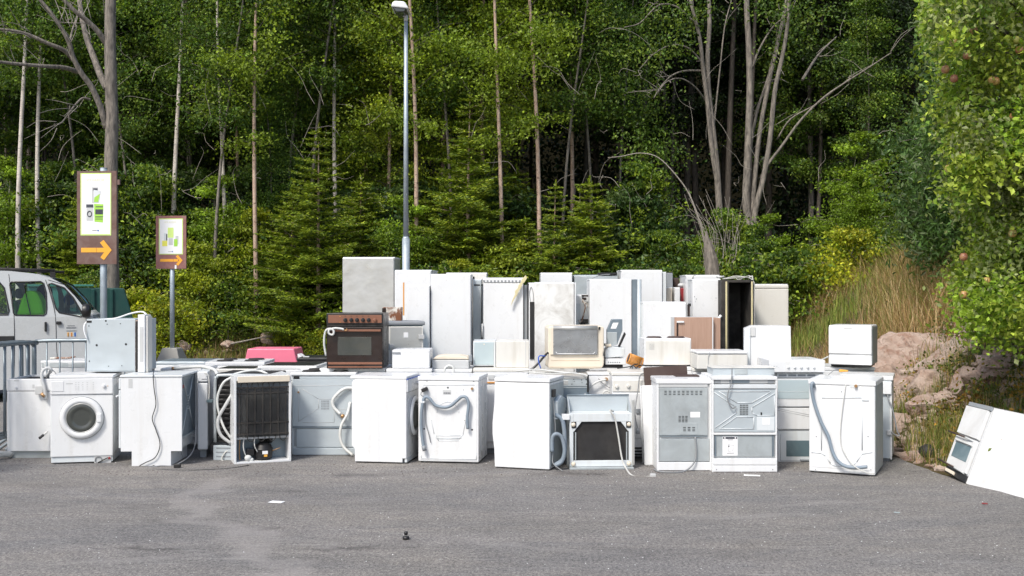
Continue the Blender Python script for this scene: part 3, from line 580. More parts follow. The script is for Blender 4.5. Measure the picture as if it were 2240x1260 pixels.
MB().prism([(.02, H), (W-.02, H), (W+.0, zt), (0.0, zt)], .22, .24).build('hood_panel', 'pale', a.root, .003)
MB().prism([(.05, H), (.24, H), (.24, zt)], .0, .012, 'x').prism([(.05, H), (.24, H), (.24, zt)], W-.012, W, 'x').build('hood_side', 'galv', a.root)
MB().tube([(0, .215, zt), (W, .215, zt)], .006, 6).build('rim', 'darksteel', a.root)
MB().box(W-.008, W+.016, -.02, .02, .03, zt-.02).build('door_edge', 'steel', a.root, .008)
MB().box(-.07, .0, -.02, .05, H-.055, H-.005).build('side_bracket', 'white', a.root, .004)
cd = a.T('white_cord', 'wire', [(1342, 900, .0), (1334, 898, -.05), (1345, 915, -.05), (1352, 950, -.05), (1360, 1000, -.07), (1368, 1022, -.12), (1382, 1040, -.35), (1405, 1044, -.42), (1422, 1043, -.42)], .008)
c = a.pt(1427, 1041, -.42); MB().box(c[0]-.02, c[0]+.03, c[1]-.02, c[1]+.02, c[2]-.015, c[2]+.02).build('plug', 'lgrey', cd, .006)

# leaning white door, brown board
def leaning(name, label, cat, xl, xr, ybL, mat, H, th, D, lean=8, yaw=0, roll=0):
    p = P3(xl, ybL, D); p.z = 0; o = empty(name, p, label, cat, R(yaw)); o.rotation_euler = (R(-lean), R(roll), R(yaw)); return o, (P3(xr, ybL, D)-P3(xl, ybL, D)).x
o, W_ = leaning('leaning_panel', 'loose white fridge panel leaning upright left of the galvanised-back cooker', 'panel', 1410, 1446, 1018, 'white', .76, .05, 9.92, 4, 0, -1.5)
MB().box(0, W_, 0, .05, .0, .74).build('panel', 'white', o, .006); MB().tube([(-.006, .05, .02), (-.006, .05, .74)], .008, 6).build('gasket', 'lgrey', o)
o = MB().box(0, .41, 0, .03, 0, .19).build('wood_board', 'board', None, .003); o.location = P3(1411, 848, 10.0); o.rotation_euler = (R(-6), R(-3), R(2)); tag(o, 'dark brown wooden board propped behind the galvanised-back cooker', 'board')

a = App('cooker', 'cooker with galvanised back, rows of vent slots and grey cord looping to the ground', 'cooker', 1437, 1557, 829, 1030, d=.55, yaw=0)
a.body('white', y0=.02, z1=a.h-.045); a.lid('white', .045, .006, 'hob_top'); 
MB().box(0, .018, 0, .02, 0, a.h-.045).box(a.w-.018, a.w, 0, .02, 0, a.h-.045).build('side_edge', 'white', a.root, .002)
bp = a.P('back_panel', 'galv', 1442, 1548, 848, 952, -.004, .02, .003); m = MB(); vents(a, m, 1453, 1540, 855, 866, 9, 3, .55, .35, -.006); vents(a, m, 1484, 1506, 910, 925, 3, 5, .7, .4, -.006)
vents(a, m, 1494, 1524, 934, 945, 3, 3, .6, .4, -.009); m.build('vent_slots', 'black', bp)
cv = a.P('terminal_cover', 'galv', 1488, 1526, 925, 951, -.007, .0, .002, bp); a.P('rating_label', 'paper', 1510, 1531, 901, 913, -.0055, .0, 0, bp)
a.P('top_rail', 'lgrey', 1442, 1548, 840, 847, .002, .02, .002); a.P('lower_flange', 'darksteel', 1444, 1547, 953, 955, -.008, .0, 0)
a.P('lower_panel', 'galv', 1442, 1552, 960, 1009, .0, .02, .002); a.P('plinth', 'white', 1440, 1556, 1011, 1029, -.002, .02, .004)
a.T('power_cord', 'gwire', [(1521, 955, -.01), (1523, 985, -.02), (1520, 1008, -.03), (1508, 1024, -.04), (1492, 1032, -.09), (1465, 1033, -.12), (1440, 1031, -.08), (1430, 1026, .02)], .007)
o = MB().box(0, .22, 0, .16, 0, .012).build('metal_plate', 'board', None, .002); o.location = P3(1478, 825, 9.85); o.location.z = a.h+.001; tag(o, 'brown metal plate lying flat on the galvanised-back cooker', 'plate')

a = App('cooker', 'cooker with embossed cross on its pale back and a pasted instruction sheet below', 'cooker', 1558, 1700, 824, 1033, d=.55, yaw=0)
a.body('white', y0=.03, z1=a.h-.03); MB().box(-.002, a.w+.002, -.004, a.d, a.h-.03, a.h).build('hob_top', 'white', a.root, .005)
MB().box(0, .014, 0, .03, 0, a.h-.03).box(a.w-.014, a.w, 0, .03, 0, a.h-.03).build('side_edge', 'white', a.root, .002)
a.P('upper_rail', 'lgrey', 1563, 1696, 827, 838, .012, .03, .002); a.P('rail_slot', 'darksteel', 1596, 1640, 829, 838, .008, .02, 0); 
for x in (1563, 1680): a.P('hinge_recess', 'grey', x, x+14, 831, 839, .008, .02, .002)
a.P('cross_rail', 'white3', 1560, 1698, 841, 850, -.004, .02, .004)
bp = a.P('back_panel', 'pale', 1562, 1697, 851, 945, .006, .03, .003)
a.line('panel_embossing', 'white3', [[(1562, 858), (1611, 891)], [(1572, 856), (1612, 881)], [(1612, 881), (1645, 881)], [(1645, 881), (1686, 857)], [(1696, 860), (1645, 891)], [(1611, 891), (1611, 903)], [(1611, 903), (1564, 936)], [(1574, 938), (1611, 912)], [(1611, 912), (1648, 912)], [(1649, 912), (1649, 938)], [(1649, 938), (1574, 938)], [(1645, 891), (1645, 903)], [(1645, 903), (1656, 909)], [(1656, 909), (1694, 909)], [(1694, 909), (1694, 866)], [(1575, 856), (1684, 856)]], .0035, .004, bp)
m = MB(); vents(a, m, 1619, 1638, 885, 909, 6, 5, .5, .7, .003); m.build('vent_grille', 'black', bp); a.P('junction_plate', 'white3', 1656, 1694, 912, 942, .003, .01, .002, bp); a.P('rating_label', 'paper', 1668, 1684, 915, 929, .001, .01, 0, bp); a.P('clip', 'black', 1664, 1667, 902, 908, .0, .01, 0, bp)
a.P('flange', 'white', 1560, 1698, 946.5, 951, -.006, .02, .002)
dw = a.P('drawer_back', 'galv', 1566, 1695, 953, 999, .010, .03, .002); MB().box(*(lambda p, q: (p[0], q[0], .004, .012, q[2], p[2]))(a.pt(1563, 953), a.pt(1567, 999))).build('drawer_rail', 'darksteel', dw); MB().box(*(lambda p, q: (p[0], q[0], .004, .012, q[2], p[2]))(a.pt(1689, 953), a.pt(1693, 999))).build('drawer_rail', 'darksteel', dw)
sh = a.P('instruction_sheet', 'paper', 1581, 1614, 955, 997, .008, .012, 0, dw)
m = MB(); a.pbox(m, 1582, 1613, 956, 960.5, .007, .01); 
a.pbox(m, 1592, 1604, 962, 963, .007, .01); a.pbox(m, 1593, 1596, 975, 978, .007, .01); a.pbox(m, 1590, 1606, 991, 992, .007, .01)
m.build('sheet_print', 'ink', sh); m = MB()
for q in (((1592, 972), (1605, 974)), ((1605, 974), (1603, 986)), ((1603, 986), (1594, 988)), ((1594, 988), (1592, 972))): m.tube([a.pt(q[0][0], q[0][1], .007), a.pt(q[1][0], q[1][1], .007)], .0015, 4, False)
m.build('sheet_drawing', 'lgrey', sh); a.dots('sheet_symbols', 'paper', [(1586, 958.2, .007), (1609, 958.2, .007)], parent=sh, f=.0055)
a.P('plinth', 'white', 1559, 1700, 1003, 1017, -.004, .03, .004); a.P('lower_plinth', 'white', 1559, 1700, 1018, 1032, -.006, .03, .004); a.dots('screws', 'matblack', [(1567, 1027, .004), (1690, 1027, .004)], f=-.008)
a.T('power_cord', 'gwire', [(1601, 806, .1), (1601, 820, -.02), (1599, 840, -.03), (1593, 858, -.03), (1592, 875, -.03), (1601, 892, -.03), (1610, 890, -.01)], .0055)
o = App('baking_tray_rack', 'shallow pale metal tray frame lying on the cross-embossed cooker', 'tray', 1560, 1694, 806, None, 9.75, .86, .3)
o.root.location.z = a.h; hh = .062
MB().box(0, o.w, 0, .008, 0, hh).box(0, o.w, o.d-.008, o.d, 0, hh).box(0, .008, .008, o.d-.008, 0, hh).box(o.w-.008, o.w, .008, o.d-.008, 0, hh).build('frame', 'pale', o.root, .002)
MB().box(-.01, o.w+.01, -.01, o.d+.01, hh, hh+.006).build('rim', 'white2', o.root, .002); MB().box(o.w*.35, o.w*.56, -.006, .0, .005, hh-.005).build('bracket', 'galv', o.root, .002)
a = App('washing_machine', 'white washing machine back at the right end with a long grey hose hanging diagonally', 'washing machine', 1770, 1914, 829, 1033, d=.6, xb=1931)
a.body('white', z0=.012, z1=a.h-.045); a.lid('white', .045, .008); feet(a)
MB().box(a.w, a.w+.003, .006, a.d-.006, .02, a.h-.05).build('side_panel', 'galv', a.root)  # grey sheet puts the shade of the washer's right side into colour
bp = a.P('back_panel', 'white', 1776, 1908, 845, 1030, -.003, .01, .003)
a.line('panel_embossing', 'white3', [[(1775, 989), (1797, 991)], [(1797, 991), (1806, 997)], [(1806, 997), (1817, 1014)], [(1817, 1014), (1826, 1019)], [(1826, 1019), (1864, 1019)], [(1864, 1019), (1874, 1010)], [(1874, 1010), (1885, 993)], [(1885, 993), (1908, 989)], [(1797, 870), (1886, 870)], [(1797, 870), (1797, 985)], [(1886, 870), (1886, 985)]], .006, -.002, bp)
a.dots('screws', 'grey', [(1786, 955, .006), (1899, 955, .006), (1841, 857, .006), (1784, 1027, .004), (1905, 1027, .004), (1851, 842, .003)], parent=bp)
a.P('inlet_plate', 'white3', 1858, 1878, 840, 849, -.006, 0, .004, bp); a.dots('inlet_nozzle', 'brass', [(1873, 844, .014)], parent=bp, f=-.03)
MB().box(*(lambda p: (p[0]-.03, p[0]+.03, -.012, 0, p[2]-.006, p[2]+.006))(a.pt(1893, 875))).build('bracket', 'white3', bp, .003)
a.T('drain_hose', 'hose', [(1781, 846, -.02), (1778, 838, -.05), (1775, 846, -.06), (1779, 872, -.05), (1785, 893, -.05), (1797, 925, -.05), (1812, 955, -.05), (1820, 985, -.05), (1832, 1008, -.06), (1850, 1020, -.06), (1875, 1023, -.06), (1897, 1021, -.06)], .0155, n=10)
a.T('white_cord', 'wire', [(1850, 842, -.01), (1846, 870), (1842, 900), (1838, 950), (1842, 980), (1856, 1005), (1872, 1022, -.08), (1895, 1034, -.14), (1912, 1036, -.16)], .0045)
a = App('washing_machine', 'white machine behind the right-end washer with junction box and grey cable on its back', 'washing machine', 1838, 1951, 820, 1005, D=10.30, d=.5, xb=1955)
a.body('white3', z0=.03, z1=a.h-.035); a.lid('white', .04, .012); MB().box(.02, a.w-.02, .03, a.d-.03, 0, .03).build('plinth', 'grey', a.root)
a.P('junction_box', 'white', 1927, 1950, 836, 862, -.03, .01, .004); a.P('back_panel', 'pale', 1930, 1946, 864, 1003, -.003, .01, .002); a.P('edge_rail', 'white', 1947.5, 1951, 836, 1005, -.012, .01, .003)
a.T('power_cord', 'gwire', [(1941, 863, -.02), (1944, 875, -.03), (1951, 890, -.04), (1957, 915, -.06), (1962, 940, -.08), (1967, 952, -.08), (1962, 953, -.08), (1950, 946, -.03)], .006)
a.P('socket', 'lgrey', 1940, 1952, 940, 952, -.03, .0, .006)

# cooker front with small oven, right
a = App('cooker', 'white cooker front with slotted vent, pale glass door and low oven window', 'cooker', 1700, 1802, 815, 1015, D=10.15, d=.55)
a.body('white', z0=.01, y0=.02)
vp = a.P('vent_panel', 'white', 1700, 1801, 816, 826, -.004, .02, .003); m = MB()
for i in range(4): a.pbox(m, 1703+i*21, 1720+i*21, 819, 823, -.006, 0)
m.build('vent_slots', 'grey', vp)
d_ = a.P('upper_door', 'white', 1700, 1801, 828, 889, -.012, .018, .004); a.P('door_glass', 'paleglass', 1701, 1800, 831, 872, -.016, -.005, .001, d_)
a.line('glass_line', 'white3', [[(1701, 857), (1800, 857)]], .0015, -.017, d_)
dr = a.P('drawer', 'white', 1700, 1801, 892, 939, -.012, .018, .006); a.line('handle_recess', 'grey', [[(1717, 889.5), (1772, 889.5)]], .003, -.012, dr); a.line('drawer_crease', 'lgrey', [[(1701, 893), (1772, 908)], [(1701, 897), (1772, 912)]], .003, -.011, dr)
od = a.P('oven_door', 'white3', 1701, 1801, 941, 1013, -.016, .018, .004); a.line('door_gap', 'grey', [[(1707, 950), (1707, 1008)], [(1707, 1008), (1772, 1008)], [(1702, 942), (1772, 941)]], .002, -.017, od)
a.P('oven_window', 'blueglass', 1719, 1790, 963, 998, -.018, -.0, .002, od); a.P('handle', 'grey', 1749, 1790, 1004, 1007, -.04, -.018, .003, od)
hb = App('hob', 'white hob with a row of five knobs lying on the pale-glass cooker', 'hob', 1683, 1804, 787, 815, D=10.1, z0=.85, d=.5)
hb.root.location.z = a.h+.003
hb.body('white', bevel=.004); pn = hb.P('control_panel', 'white', 1684, 1804, 789, 814, -.006, .01, .004)
for i in range(5): knob(hb, 1724+i*14, 803, .014, 'white', pn, .016)
hb.dots('screws', 'grey', [(1693, 801, .003), (1699, 801, .003)], parent=pn, f=-.008)
# --- second row: cookers and machines whose tops show ------------------------
SEC = 'machines of the second row whose tops show'
def row2(kind, label, xl, xr, D, h=.85, d=.6, body='white', top='white', hob=None, yaw=0, lidmat=None, front='white'):
    a = App(kind, label, kind.replace('_', ' '), xl, xr, HZ+(EYE-h)*F/D, D=D, d=d, yaw=yaw)
    a.body(body, z0=.05, z1=a.h-.035); MB().box(.03, a.w-.03, .04, a.d-.04, 0, .05).build('plinth', 'grey', a.root)
    MB().box(-.005, a.w+.005, -.006, a.d, a.h-.035, a.h).build('hob_top' if hob else 'lid', top, a.root, .007)
    MB().box(.006, a.w-.006, -.018, .0, .12, a.h-.16).build('door', front, a.root, .005); MB().box(.006, a.w-.006, -.014, .0, a.h-.15, a.h-.04).build('control_panel', front, a.root, .005)
    if hob == 'plates': plates(a)
    if hob == 'glass': MB().box(.03, a.w-.03, .03, a.d-.05, a.h, a.h+.004).build('glass_hob', 'black', a.root, .002)
    if hob == 'open': MB().box(.03, a.w-.03, .03, a.d-.05, a.h, a.h+.004).build('top_recess', 'darksteel', a.root, .002)
    return a
a = App('washing_machine', 'white machine with speckled vented upper edge behind the far-left washers', 'washing machine', 90, 192, 789, D=12.0, d=.55, yaw=-6)
a.body('white', z1=a.h-.03); a.lid('white', .03); p = a.P('vent_panel', 'galv', 92, 190, 793, 804, -.006, .01, .002); m = MB(); [a.pbox(m, x, x+13, y, y+1.3, -.008, 0) for x in (97, 150) for y in (795, 798, 801)]; m.build('vent_slots', 'white', p)
m = MB(); m.tube([a.pt(110, 784, .2), a.pt(130, 783, .22), a.pt(150, 783, .18), a.pt(165, 780, .2)], .012, 6); m.build('rust_strip', 'rustp', a.root)
row2('cooker', 'white cooker with three dark hob plates in front of the pink chest', 450, 578, 11.65, .85, .6, hob='plates', yaw=2)
row2('dishwasher', 'long grey-topped machine in front of the concrete sign foot', 338, 448, 11.7, .85, .6, 'white', 'pale', 'open')
row2('cooker', 'white cooker lying low behind the side-on cooker, pale hose over it', 352, 440, 10.95, .83, .6, 'white', 'white')
row2('cooker', 'cooker with black glass hob behind the exposed-back fridges', 470, 560, 10.88, .83, .45, 'white', 'white2', 'glass')
row2('cooker', 'white cooker with dark glass hob between pink chest and condenser fridge', 565, 692, 11.05, .85, .6, hob='glass', yaw=-2)
row2('cooker', 'white cooker carrying the brown oven', 700, 842, 10.70, .85, .6, hob='plates')
row2('cooker', 'white cooker with hob plates behind the blue-trimmed washer', 846, 944, 10.62, .85, .6, hob='plates')
row2('washing_machine', 'white washing machine behind the M-shaped hose', 948, 1032, 10.72, .84, .55)
a = row2('cooker', 'cream-edged machine carrying the two small boxes', 1036, 1156, 10.65, .85, .6, 'white', 'white2'); a.P('grille', 'lgrey', 1068, 1082, 820, 830, -.022, -.012, 0); a.P('wood_strip', 'orange', 1066, 1083, 835, 838, -.022, -.01, 0)
row2('washing_machine', 'white washing machine supporting the small white cooker box', 1400, 1514, 10.82, .85, .6, 'white', 'white')
row2('cooker', 'white cooker supporting the cream-edged chest', 1517, 1626, 10.70, .85, .6, 'white', 'white2')
row2('cooker', 'white machine supporting the tilted freezer by the knobbed hob', 1632, 1760, 10.78, .85, .55)
row2('washing_machine', 'white washing machine under the tabletop dishwasher', 1796, 1913, 10.86, .85, .6)
# hose across tops at left
h = MB().tube([P3(382, 806, 10.8), P3(420, 803, 10.75), P3(450, 803, 10.7), P3(470, 810, 10.55), P3(476, 822, 10.4)], .017, 10).build('loose_hose', 'whose'); tag(h, 'pale hose with brass end lying across the tops behind the side-on cooker', 'hose')
MB().cyl(P3(376, 806, 10.8), P3(384, 806, 10.8), .017, n=12).build('hose_fitting', 'brass', h)
h = MB().tube([P3(508, 820, 10.3), P3(540, 812, 10.35), P3(570, 812, 10.4), P3(590, 821, 10.3)], .012, 8).build('loose_hose', 'whose'); tag(h, 'white hose arching over the top of the condenser fridge', 'hose')

# --- things standing on the tops ---------------------------------------------
a = App('oven', 'steel-backed built-in oven standing on the left machines with a white pipe over it', 'oven', 190, 296, 698, 813, z0=.845, d=.5, yaw=-4)
a.body('pale', name='body', bevel=.004); bp = MB().box(.0, a.w, -.004, 0, 0.01, a.h).build('back_panel', 'pale', a.root, .002)
a.dots('holes', 'black', [(212, 755, .011), (276, 753, .011), (232, 702, .009), (235, 709, .005), (264, 708, .005), (238, 801, .005), (267, 800, .005), (195, 713, .006), (196, 790, .006)], parent=bp, f=-.006); MB().box(.0, .05, -.006, .0, a.h-.035, a.h-.015).build('slot', 'black', bp)
MB().box(a.w, a.w+.045, .0, .10, .015, a.h-.01).build('insulation_gap', 'rustp', a.root, .002); MB().box(a.w+.005, a.w+.04, -.004, .0, .02, a.h-.02).build('dark_gap_strip', 'black', a.root)  # black strip paints in the darkness of the open gap beside the frame
fr = MB().box(a.w+.045, a.w+.115, -.05, .10, .0, a.h+.045).build('door_frame', 'white', a.root, .006); MB().box(a.w+.115, a.w+.135, -.03, .08, 0, a.h+.03).build('outer_frame', 'white2', a.root, .004)
MB().box(a.w+.065, a.w+.10, -.053, -.05, .10, a.h-.07).build('window_strip', 'lgrey', fr, .003)
a.T('white_pipe', 'white', [(190, 742, -.03), (184, 722, -.03), (188, 706, .0), (210, 700, .02), (250, 697, .05), (285, 686, .05), (310, 682, .05), (321, 688, .02)], .008)

a = App('oven', 'brown oven with copper control panel, six knobs and grey window on a white cooker', 'oven', 714, 838, 685, 806, z0=.852, d=.5)
a.body('brown', y0=.02, bevel=.012); pn = a.P('control_panel', 'black', 714, 838, 685, 709.5, -.0, .02, .006)
cp = a.P('copper_strip', 'copper', 718, 835, 689, 706.5, -.004, .01, .002, pn)
for x in (755.5, 768.5, 781, 794, 806.5): knob(a, x, 700, .023, 'black', pn)
knob(a, 820.5, 700, .022, 'copper', pn)
m = MB(); [a.pbox(m, x-1.5, x+1.5, 691, 692, -.0055, 0) for x in (755.5, 768.5, 781, 794, 806.5)]; m.build('panel_print', 'black', pn)
a.dots('indicator_light', 'orange', [(744, 692, .005), (744, 705, .004)], parent=pn, f=-.007)
dr = a.P('door', 'brown', 715, 837, 716, 806, -.012, .02, .004); a.P('window', 'ovenglass', 739, 813, 737, 777, -.015, 0, .002, dr); a.P('door_trim', 'copper', 718, 836, 792, 797, -.014, 0, .001, dr)
a.P('handle', 'copper', 730, 834, 720.5, 725, -.045, -.028, .004, dr); m = MB(); a.pbox(m, 731, 735, 720, 725, -.03, -.01); a.pbox(m, 829, 833, 720, 725, -.03, -.01); m.build('handle_bracket', 'black', dr)
a.P('lower_trim', 'copper', 718, 836, 801, 804, -.014, 0, 0, dr); a.P('panel_seam', 'void', 715, 837, 710, 714, .0, .02, 0)
a.T('white_hose', 'whose', [(713, 778, .0), (709, 750, -.02), (712, 725, -.04), (722, 719, -.06), (730, 724, -.06), (728, 732, -.06), (720, 730, -.06), (720, 722, -.06), (732, 718, -.06), (746, 719, -.06), (752, 721, -.06)], .0105)
a.T('copper_wires', 'brass', [(751, 721, -.06), (757, 723, -.06), (759, 719, -.06)], .006)

a = App('fridge', 'small steel-doored cabinet fridge with grey worktop and pale blue left side', 'fridge', 849, 925, 712, 805, D=11.4, z0=0, d=.5, xb=838)
a.body('bluefoil', z1=a.h, bevel=.004); dr = MB().box(0, a.w, -.03, -.001, .2, a.h-.01).build('door_frame', 'white2', a.root, .004)
a.P('door', 'steel', 853, 921, 716, 795, -.034, -.03, .002, dr); MB().box(-.03, a.w+.02, -.04, a.d, a.h, a.h+.045).build('worktop', 'grey', a.root, .015)
lt = a.P('latch', 'lgrey', 843, 861, 753, 762, -.06, -.034, .003, dr); a.P('latch_bar', 'darksteel', 847, 851, 751, 765, -.065, -.05, .002, dr); a.P('latch', 'lgrey', 914, 927, 732, 741, -.055, -.034, .003, dr)
a.P('torn_paper', 'paper', 882, 892, 727, 738, -.036, -.03, 0, dr)
z_ = a.h+.045
o = App('rusty_box', 'rusty flaking white metal box on the grey worktop behind the brown oven', 'box', 836, 878, 672, None, 11.65, z_, .15)
o.body('rustp', z1=o.h, bevel=.003); MB().box(.0, o.w*.2, -.004, 0, .01, o.h-.01).build('brown_strip', 'brown', o.root)
a = App('freezer', 'low white freezer box with grey handle slot beside the brown oven', 'freezer', 858, 940, 765, 806, z0=.852, d=.4)
a.body('white', bevel=.01); a.P('handle', 'grey', 858, 876, 770, 773.5, -.012, .0, .003); a.line('lid_gap', 'lgrey', [[(880, 770), (938, 770)]], .0015, 0)
a = App('washing_machine', 'round-lidded pale top loader drum case with coiled grey hose', 'washing machine', 945, 1026, 786, 812, D=10.75, z0=.84, d=.35)
a.body('lgrey', z1=a.h-.005, bevel=.01); MB().prism([(0, a.h), (a.w, a.h), (a.w*.95, a.h+.022), (a.w*.75, a.h+.035), (a.w*.3, a.h+.037), (a.w*.1, a.h+.025)], .0, a.d).build('curved_lid', 'cream', a.root, .006)
MB().box(a.w, a.w+.03, .0, .05, .07, .14).build('hinge', 'grey', a.root, .006); c = a.pt(983, 810, -.03); MB().torus(c, .045, .012).build('coiled_hose', 'whose', a.root)
a = App('oven', 'small cabinet with bluish steel window left half and white right half', 'cabinet', 1035, 1084, 746, 803, z0=.852, d=.4)
a.body('white3', bevel=.004); p = a.P('steel_panel', 'darksteel', 1037, 1080, 749, 798, -.004, .01, .002); p.data.materials[0] = M['paleglass']; a.P('bottom_gap', 'black', 1037, 1080, 800, 802.5, -.001, .01, 0); a.dots('rivet', 'cream', [(1059, 753, .007)], parent=p, f=-.006)
a.root.name = 'cabinet'
a = App('freezer', 'plain white compact freezer box lying right of the steel-windowed cabinet', 'freezer', 1085.5, 1157, 746, 806, z0=.852, D=10.72, d=.4)
a.body('white2', bevel=.006); MB().box(a.w-.035, a.w-.03, -.002, 0, 0, a.h).build('side_seam', 'lgrey', a.root)

a = App('countertop_dishwasher', 'cream countertop dishwasher with clouded steel-grey window', 'dishwasher', 1199, 1322, 713, 807, z0=.852, d=.42, yaw=3)
W, H = a.w, a.h
MB().prism([(.012, .0), (W-.03, 0), (W-.005, .03), (W, .10), (W-.012, .14), (W-.002, .18), (W-.002, H-.02), (W-.02, H), (.02, H), (0, H-.02), (0, .02)], .01, a.d).build('body', 'cream', a.root, .012)
dr = MB().box(.02, W-.075, -.006, .02, .14, H-.01).build('door', 'cream', a.root, .006)
a.P('window', 'cloudy', 1210, 1307, 716, 776, -.012, .0, .006, dr); c0, c1 = a.pt(1210, 714), a.pt(1307, 722); MB().tube([(c0[0], -.002, c0[2]-.015), (c1[0], -.002, c0[2]-.015)], .022, 14, False).build('chrome_bar', 'steel', dr)
a.line('window_lip', 'white', [[(1216, 770), (1219, 774)], [(1219, 774), (1298, 774)], [(1298, 774), (1302, 770)]], .004, -.014, dr)
a.line('body_grooves', 'brass', [[(1205, 789), (1312, 789)], [(1203, 803), (1315, 803)]], .0016, .010)
a.P('black_catch', 'black', 1310, 1313, 715, 721, -.0, .02, 0); m = MB(); [m.cyl((x, .1, -.008), (x, .1, .003), .02, n=12) for x in (.15, .45)]; m.build('rubber_feet', 'grey', a.root)
a.T('black_hose', 'black', [(1199, 772, .02), (1190, 780, -.02), (1180, 792, -.05), (1168, 804, -.06), (1160, 809, -.06)], .012)
a.T('blue_wire', 'blue', [(1193, 779, -.02), (1180, 779, -.05), (1178, 790, -.06), (1183, 806, -.06)], .006); a.T('white_wire', 'wire', [(1198, 775, -.01), (1193, 790, -.02), (1191, 806, -.02)], .003)
# electronics pile
o = App('metal_housing', 'grey metal housing with a label, tilted on top of the pale chassis pile', 'housing', 1328, 1348, 730, None, 10.75, 1.08, .25)
MB().prism([(0, 0), (.10, 0), (.155, .145), (.155, .26), (.05, .26), (0, .15)], 0, .10).build('shell', 'darksteel', o.root, .004)
MB().box(.0, .10, -.006, .0, .0, .13).build('front_face', 'galv', o.root, .003); MB().prism([(.035, .165), (.09, .165), (.115, .225), (.06, .225)], -.002, .0).build('label', 'paper', o.root)
MB().prism([(.11, -.02), (.13, -.02), (.19, .11), (.175, .13)], -.01, .04).build('circuit_board', 'black', o.root, .002)
o = App('metal_chassis', 'pale metal chassis pile between the cream dishwasher and the orange fan wheel', 'chassis', 1324, 1367, 765, None, 10.7, .852, .3)
W = o.w; MB().prism([(.0, .10), (W*.97, .115), (W, .20), (W*.2, .22), (.0, .17)], .0, .28).build('upper_box', 'white3', o.root, .006); MB().box(.0, W*1.02, -.02, .28, .035, .095).build('lower_box', 'white', o.root, .005); MB().box(-.05, W*.9, .0, .3, .0, .033).build('base', 'matblack', o.root, .003)
m = MB(); [m.box(W*.12+i*.022, W*.12+i*.022+.014, -.022, -.019, .052, .064) for i in range(6)]; m.build('printed_strip', 'grey', o.root); MB().box(.0, .06, -.01, .2, .215, .24).build('foam_block', 'cream', o.root, .004)
fw = empty('fan_wheel', P3(1389, 789, 10.55), 'amber ribbed fan wheel lying tilted beside the pale chassis pile', 'fan wheel'); fw.rotation_euler = (R(10), R(20), R(8))
m = MB(); 
for i in range(26):
    t_ = 2*math.pi*i/26; m.tube([(-.068, .05*math.cos(t_), .05*math.sin(t_)), (.068, .05*math.cos(t_), .05*math.sin(t_))], .0048, 5, False)
m.build('fan_blades', 'orange', fw); MB().torus((-.068, 0, 0), .05, .006, 'x').torus((.068, 0, 0), .05, .006, 'x').build('fan_rims', 'orange', fw); MB().cyl((-.07, 0, 0), (-.05, 0, 0), .045, n=20).build('fan_hub', 'board', fw)
wb = MB().tube([P3(1350, 806, 10.5), P3(1372, 803, 10.45), P3(1385, 800, 10.4), P3(1392, 805, 10.4), P3(1400, 799, 10.45), P3(1425, 801, 10.5)], .005, 6).tube([P3(1378, 805, 10.4), P3(1386, 798, 10.42), P3(1395, 796, 10.4)], .006, 6).build('loose_wires', 'black'); tag(wb, 'black wires snaking under the amber fan wheel', 'wires')
wb = MB().tube([P3(1130, 812, 10.45), P3(1170, 808, 10.4), P3(1210, 812, 10.35), P3(1270, 818, 10.2), P3(1285, 822, 10.1)], .006, 6).tube([P3(1150, 814, 10.3), P3(1200, 817, 10.2), P3(1262, 815, 10.15)], .005, 6).build('loose_hoses', 'whose'); tag(wb, 'thin pale hoses lying over the dark steel dishwasher top', 'hoses')

a = App('cooker', 'small white tabletop cooker seen from its perforated back, right of the fan wheel', 'cooker', 1409, 1512, 740, 801, z0=.852, d=.36)
a.body('white', z0=.012); bp = a.P('back_panel', 'white2', 1413, 1510, 746, 798, -.004, .01, .003); m = MB(); vents(a, m, 1421, 1432, 752, 766, 6, 7, .4, .4, -.0055); m.build('vent_holes', 'grey', bp); a.P('base_gap', 'black', 1412, 1508, 800, 801.5, .01, .3, 0); plates(a, 'board', .07, .06, ((.25, .4, .07), (.72, .4, .085)))
MB().box(.01, a.w-.01, .01, a.d-.01, 0, .012).build('base', 'black', a.root)
a = App('freezer', 'long low white freezer chest with cream rounded lid edge left of the tall white box', 'freezer', 1525, 1636, 768, 808, z0=.852, d=.4)
a.body('white2', z1=a.h-.03, bevel=.01); MB().box(-.004, a.w, -.01, a.d, a.h-.03, a.h).build('lid', 'white', a.root, .012); a.T('strap', 'lgrey', [(1552, 770, -.012), (1549, 785, -.006), (1550, 805, -.004)], .003)
a = App('freezer', 'white freezer box with raised angular left edge standing on the second row right', 'freezer', 1628, 1731, 713, 806, z0=.852, d=.36, xb=1626)
MB().prism([(.0, 0), (a.w, 0), (a.w-.005, a.h), (.07, a.h), (0.0, a.h-.03)], 0, a.d).build('body', 'white', a.root, .008); MB().prism([(-.004, .02), (.06, .02), (.06, a.h-.008), (.0, a.h-.035)], -.02, .0).build('door_edge', 'white3', a.root, .006); MB().box(.055, .11, -.012, .001, a.h-.10, a.h-.01).build('torn_label', 'lgrey', a.root)
a = App('tabletop_dishwasher', 'white tabletop dishwasher standing alone at the right end above the machines', 'dishwasher', 1813, 1907, 711, 801, z0=.86, d=.45, xb=1919)
a.body('white', z0=.02, bevel=.012); dr = a.P('door', 'white', 1813, 1907, 715, 775, -.014, .0, .006); a.P('lower_panel', 'white', 1813, 1907, 777, 799, -.010, .0, .004); MB().box(a.w, a.w+.003, .01, a.d-.01, .03, a.h-.02).build('side_panel', 'pale', a.root)  # side sheet's bluish grey is the right side's shade, given as colour
a.P('handle_dimple', 'lgrey', 1846, 1864, 716, 719, -.0155, 0, .001, dr); a.dots('button', 'grey', [(1872, 791, .003)], f=-.012); MB().box(.02, a.w-.02, .02, a.d-.02, 0, .02).build('base', 'black', a.root)
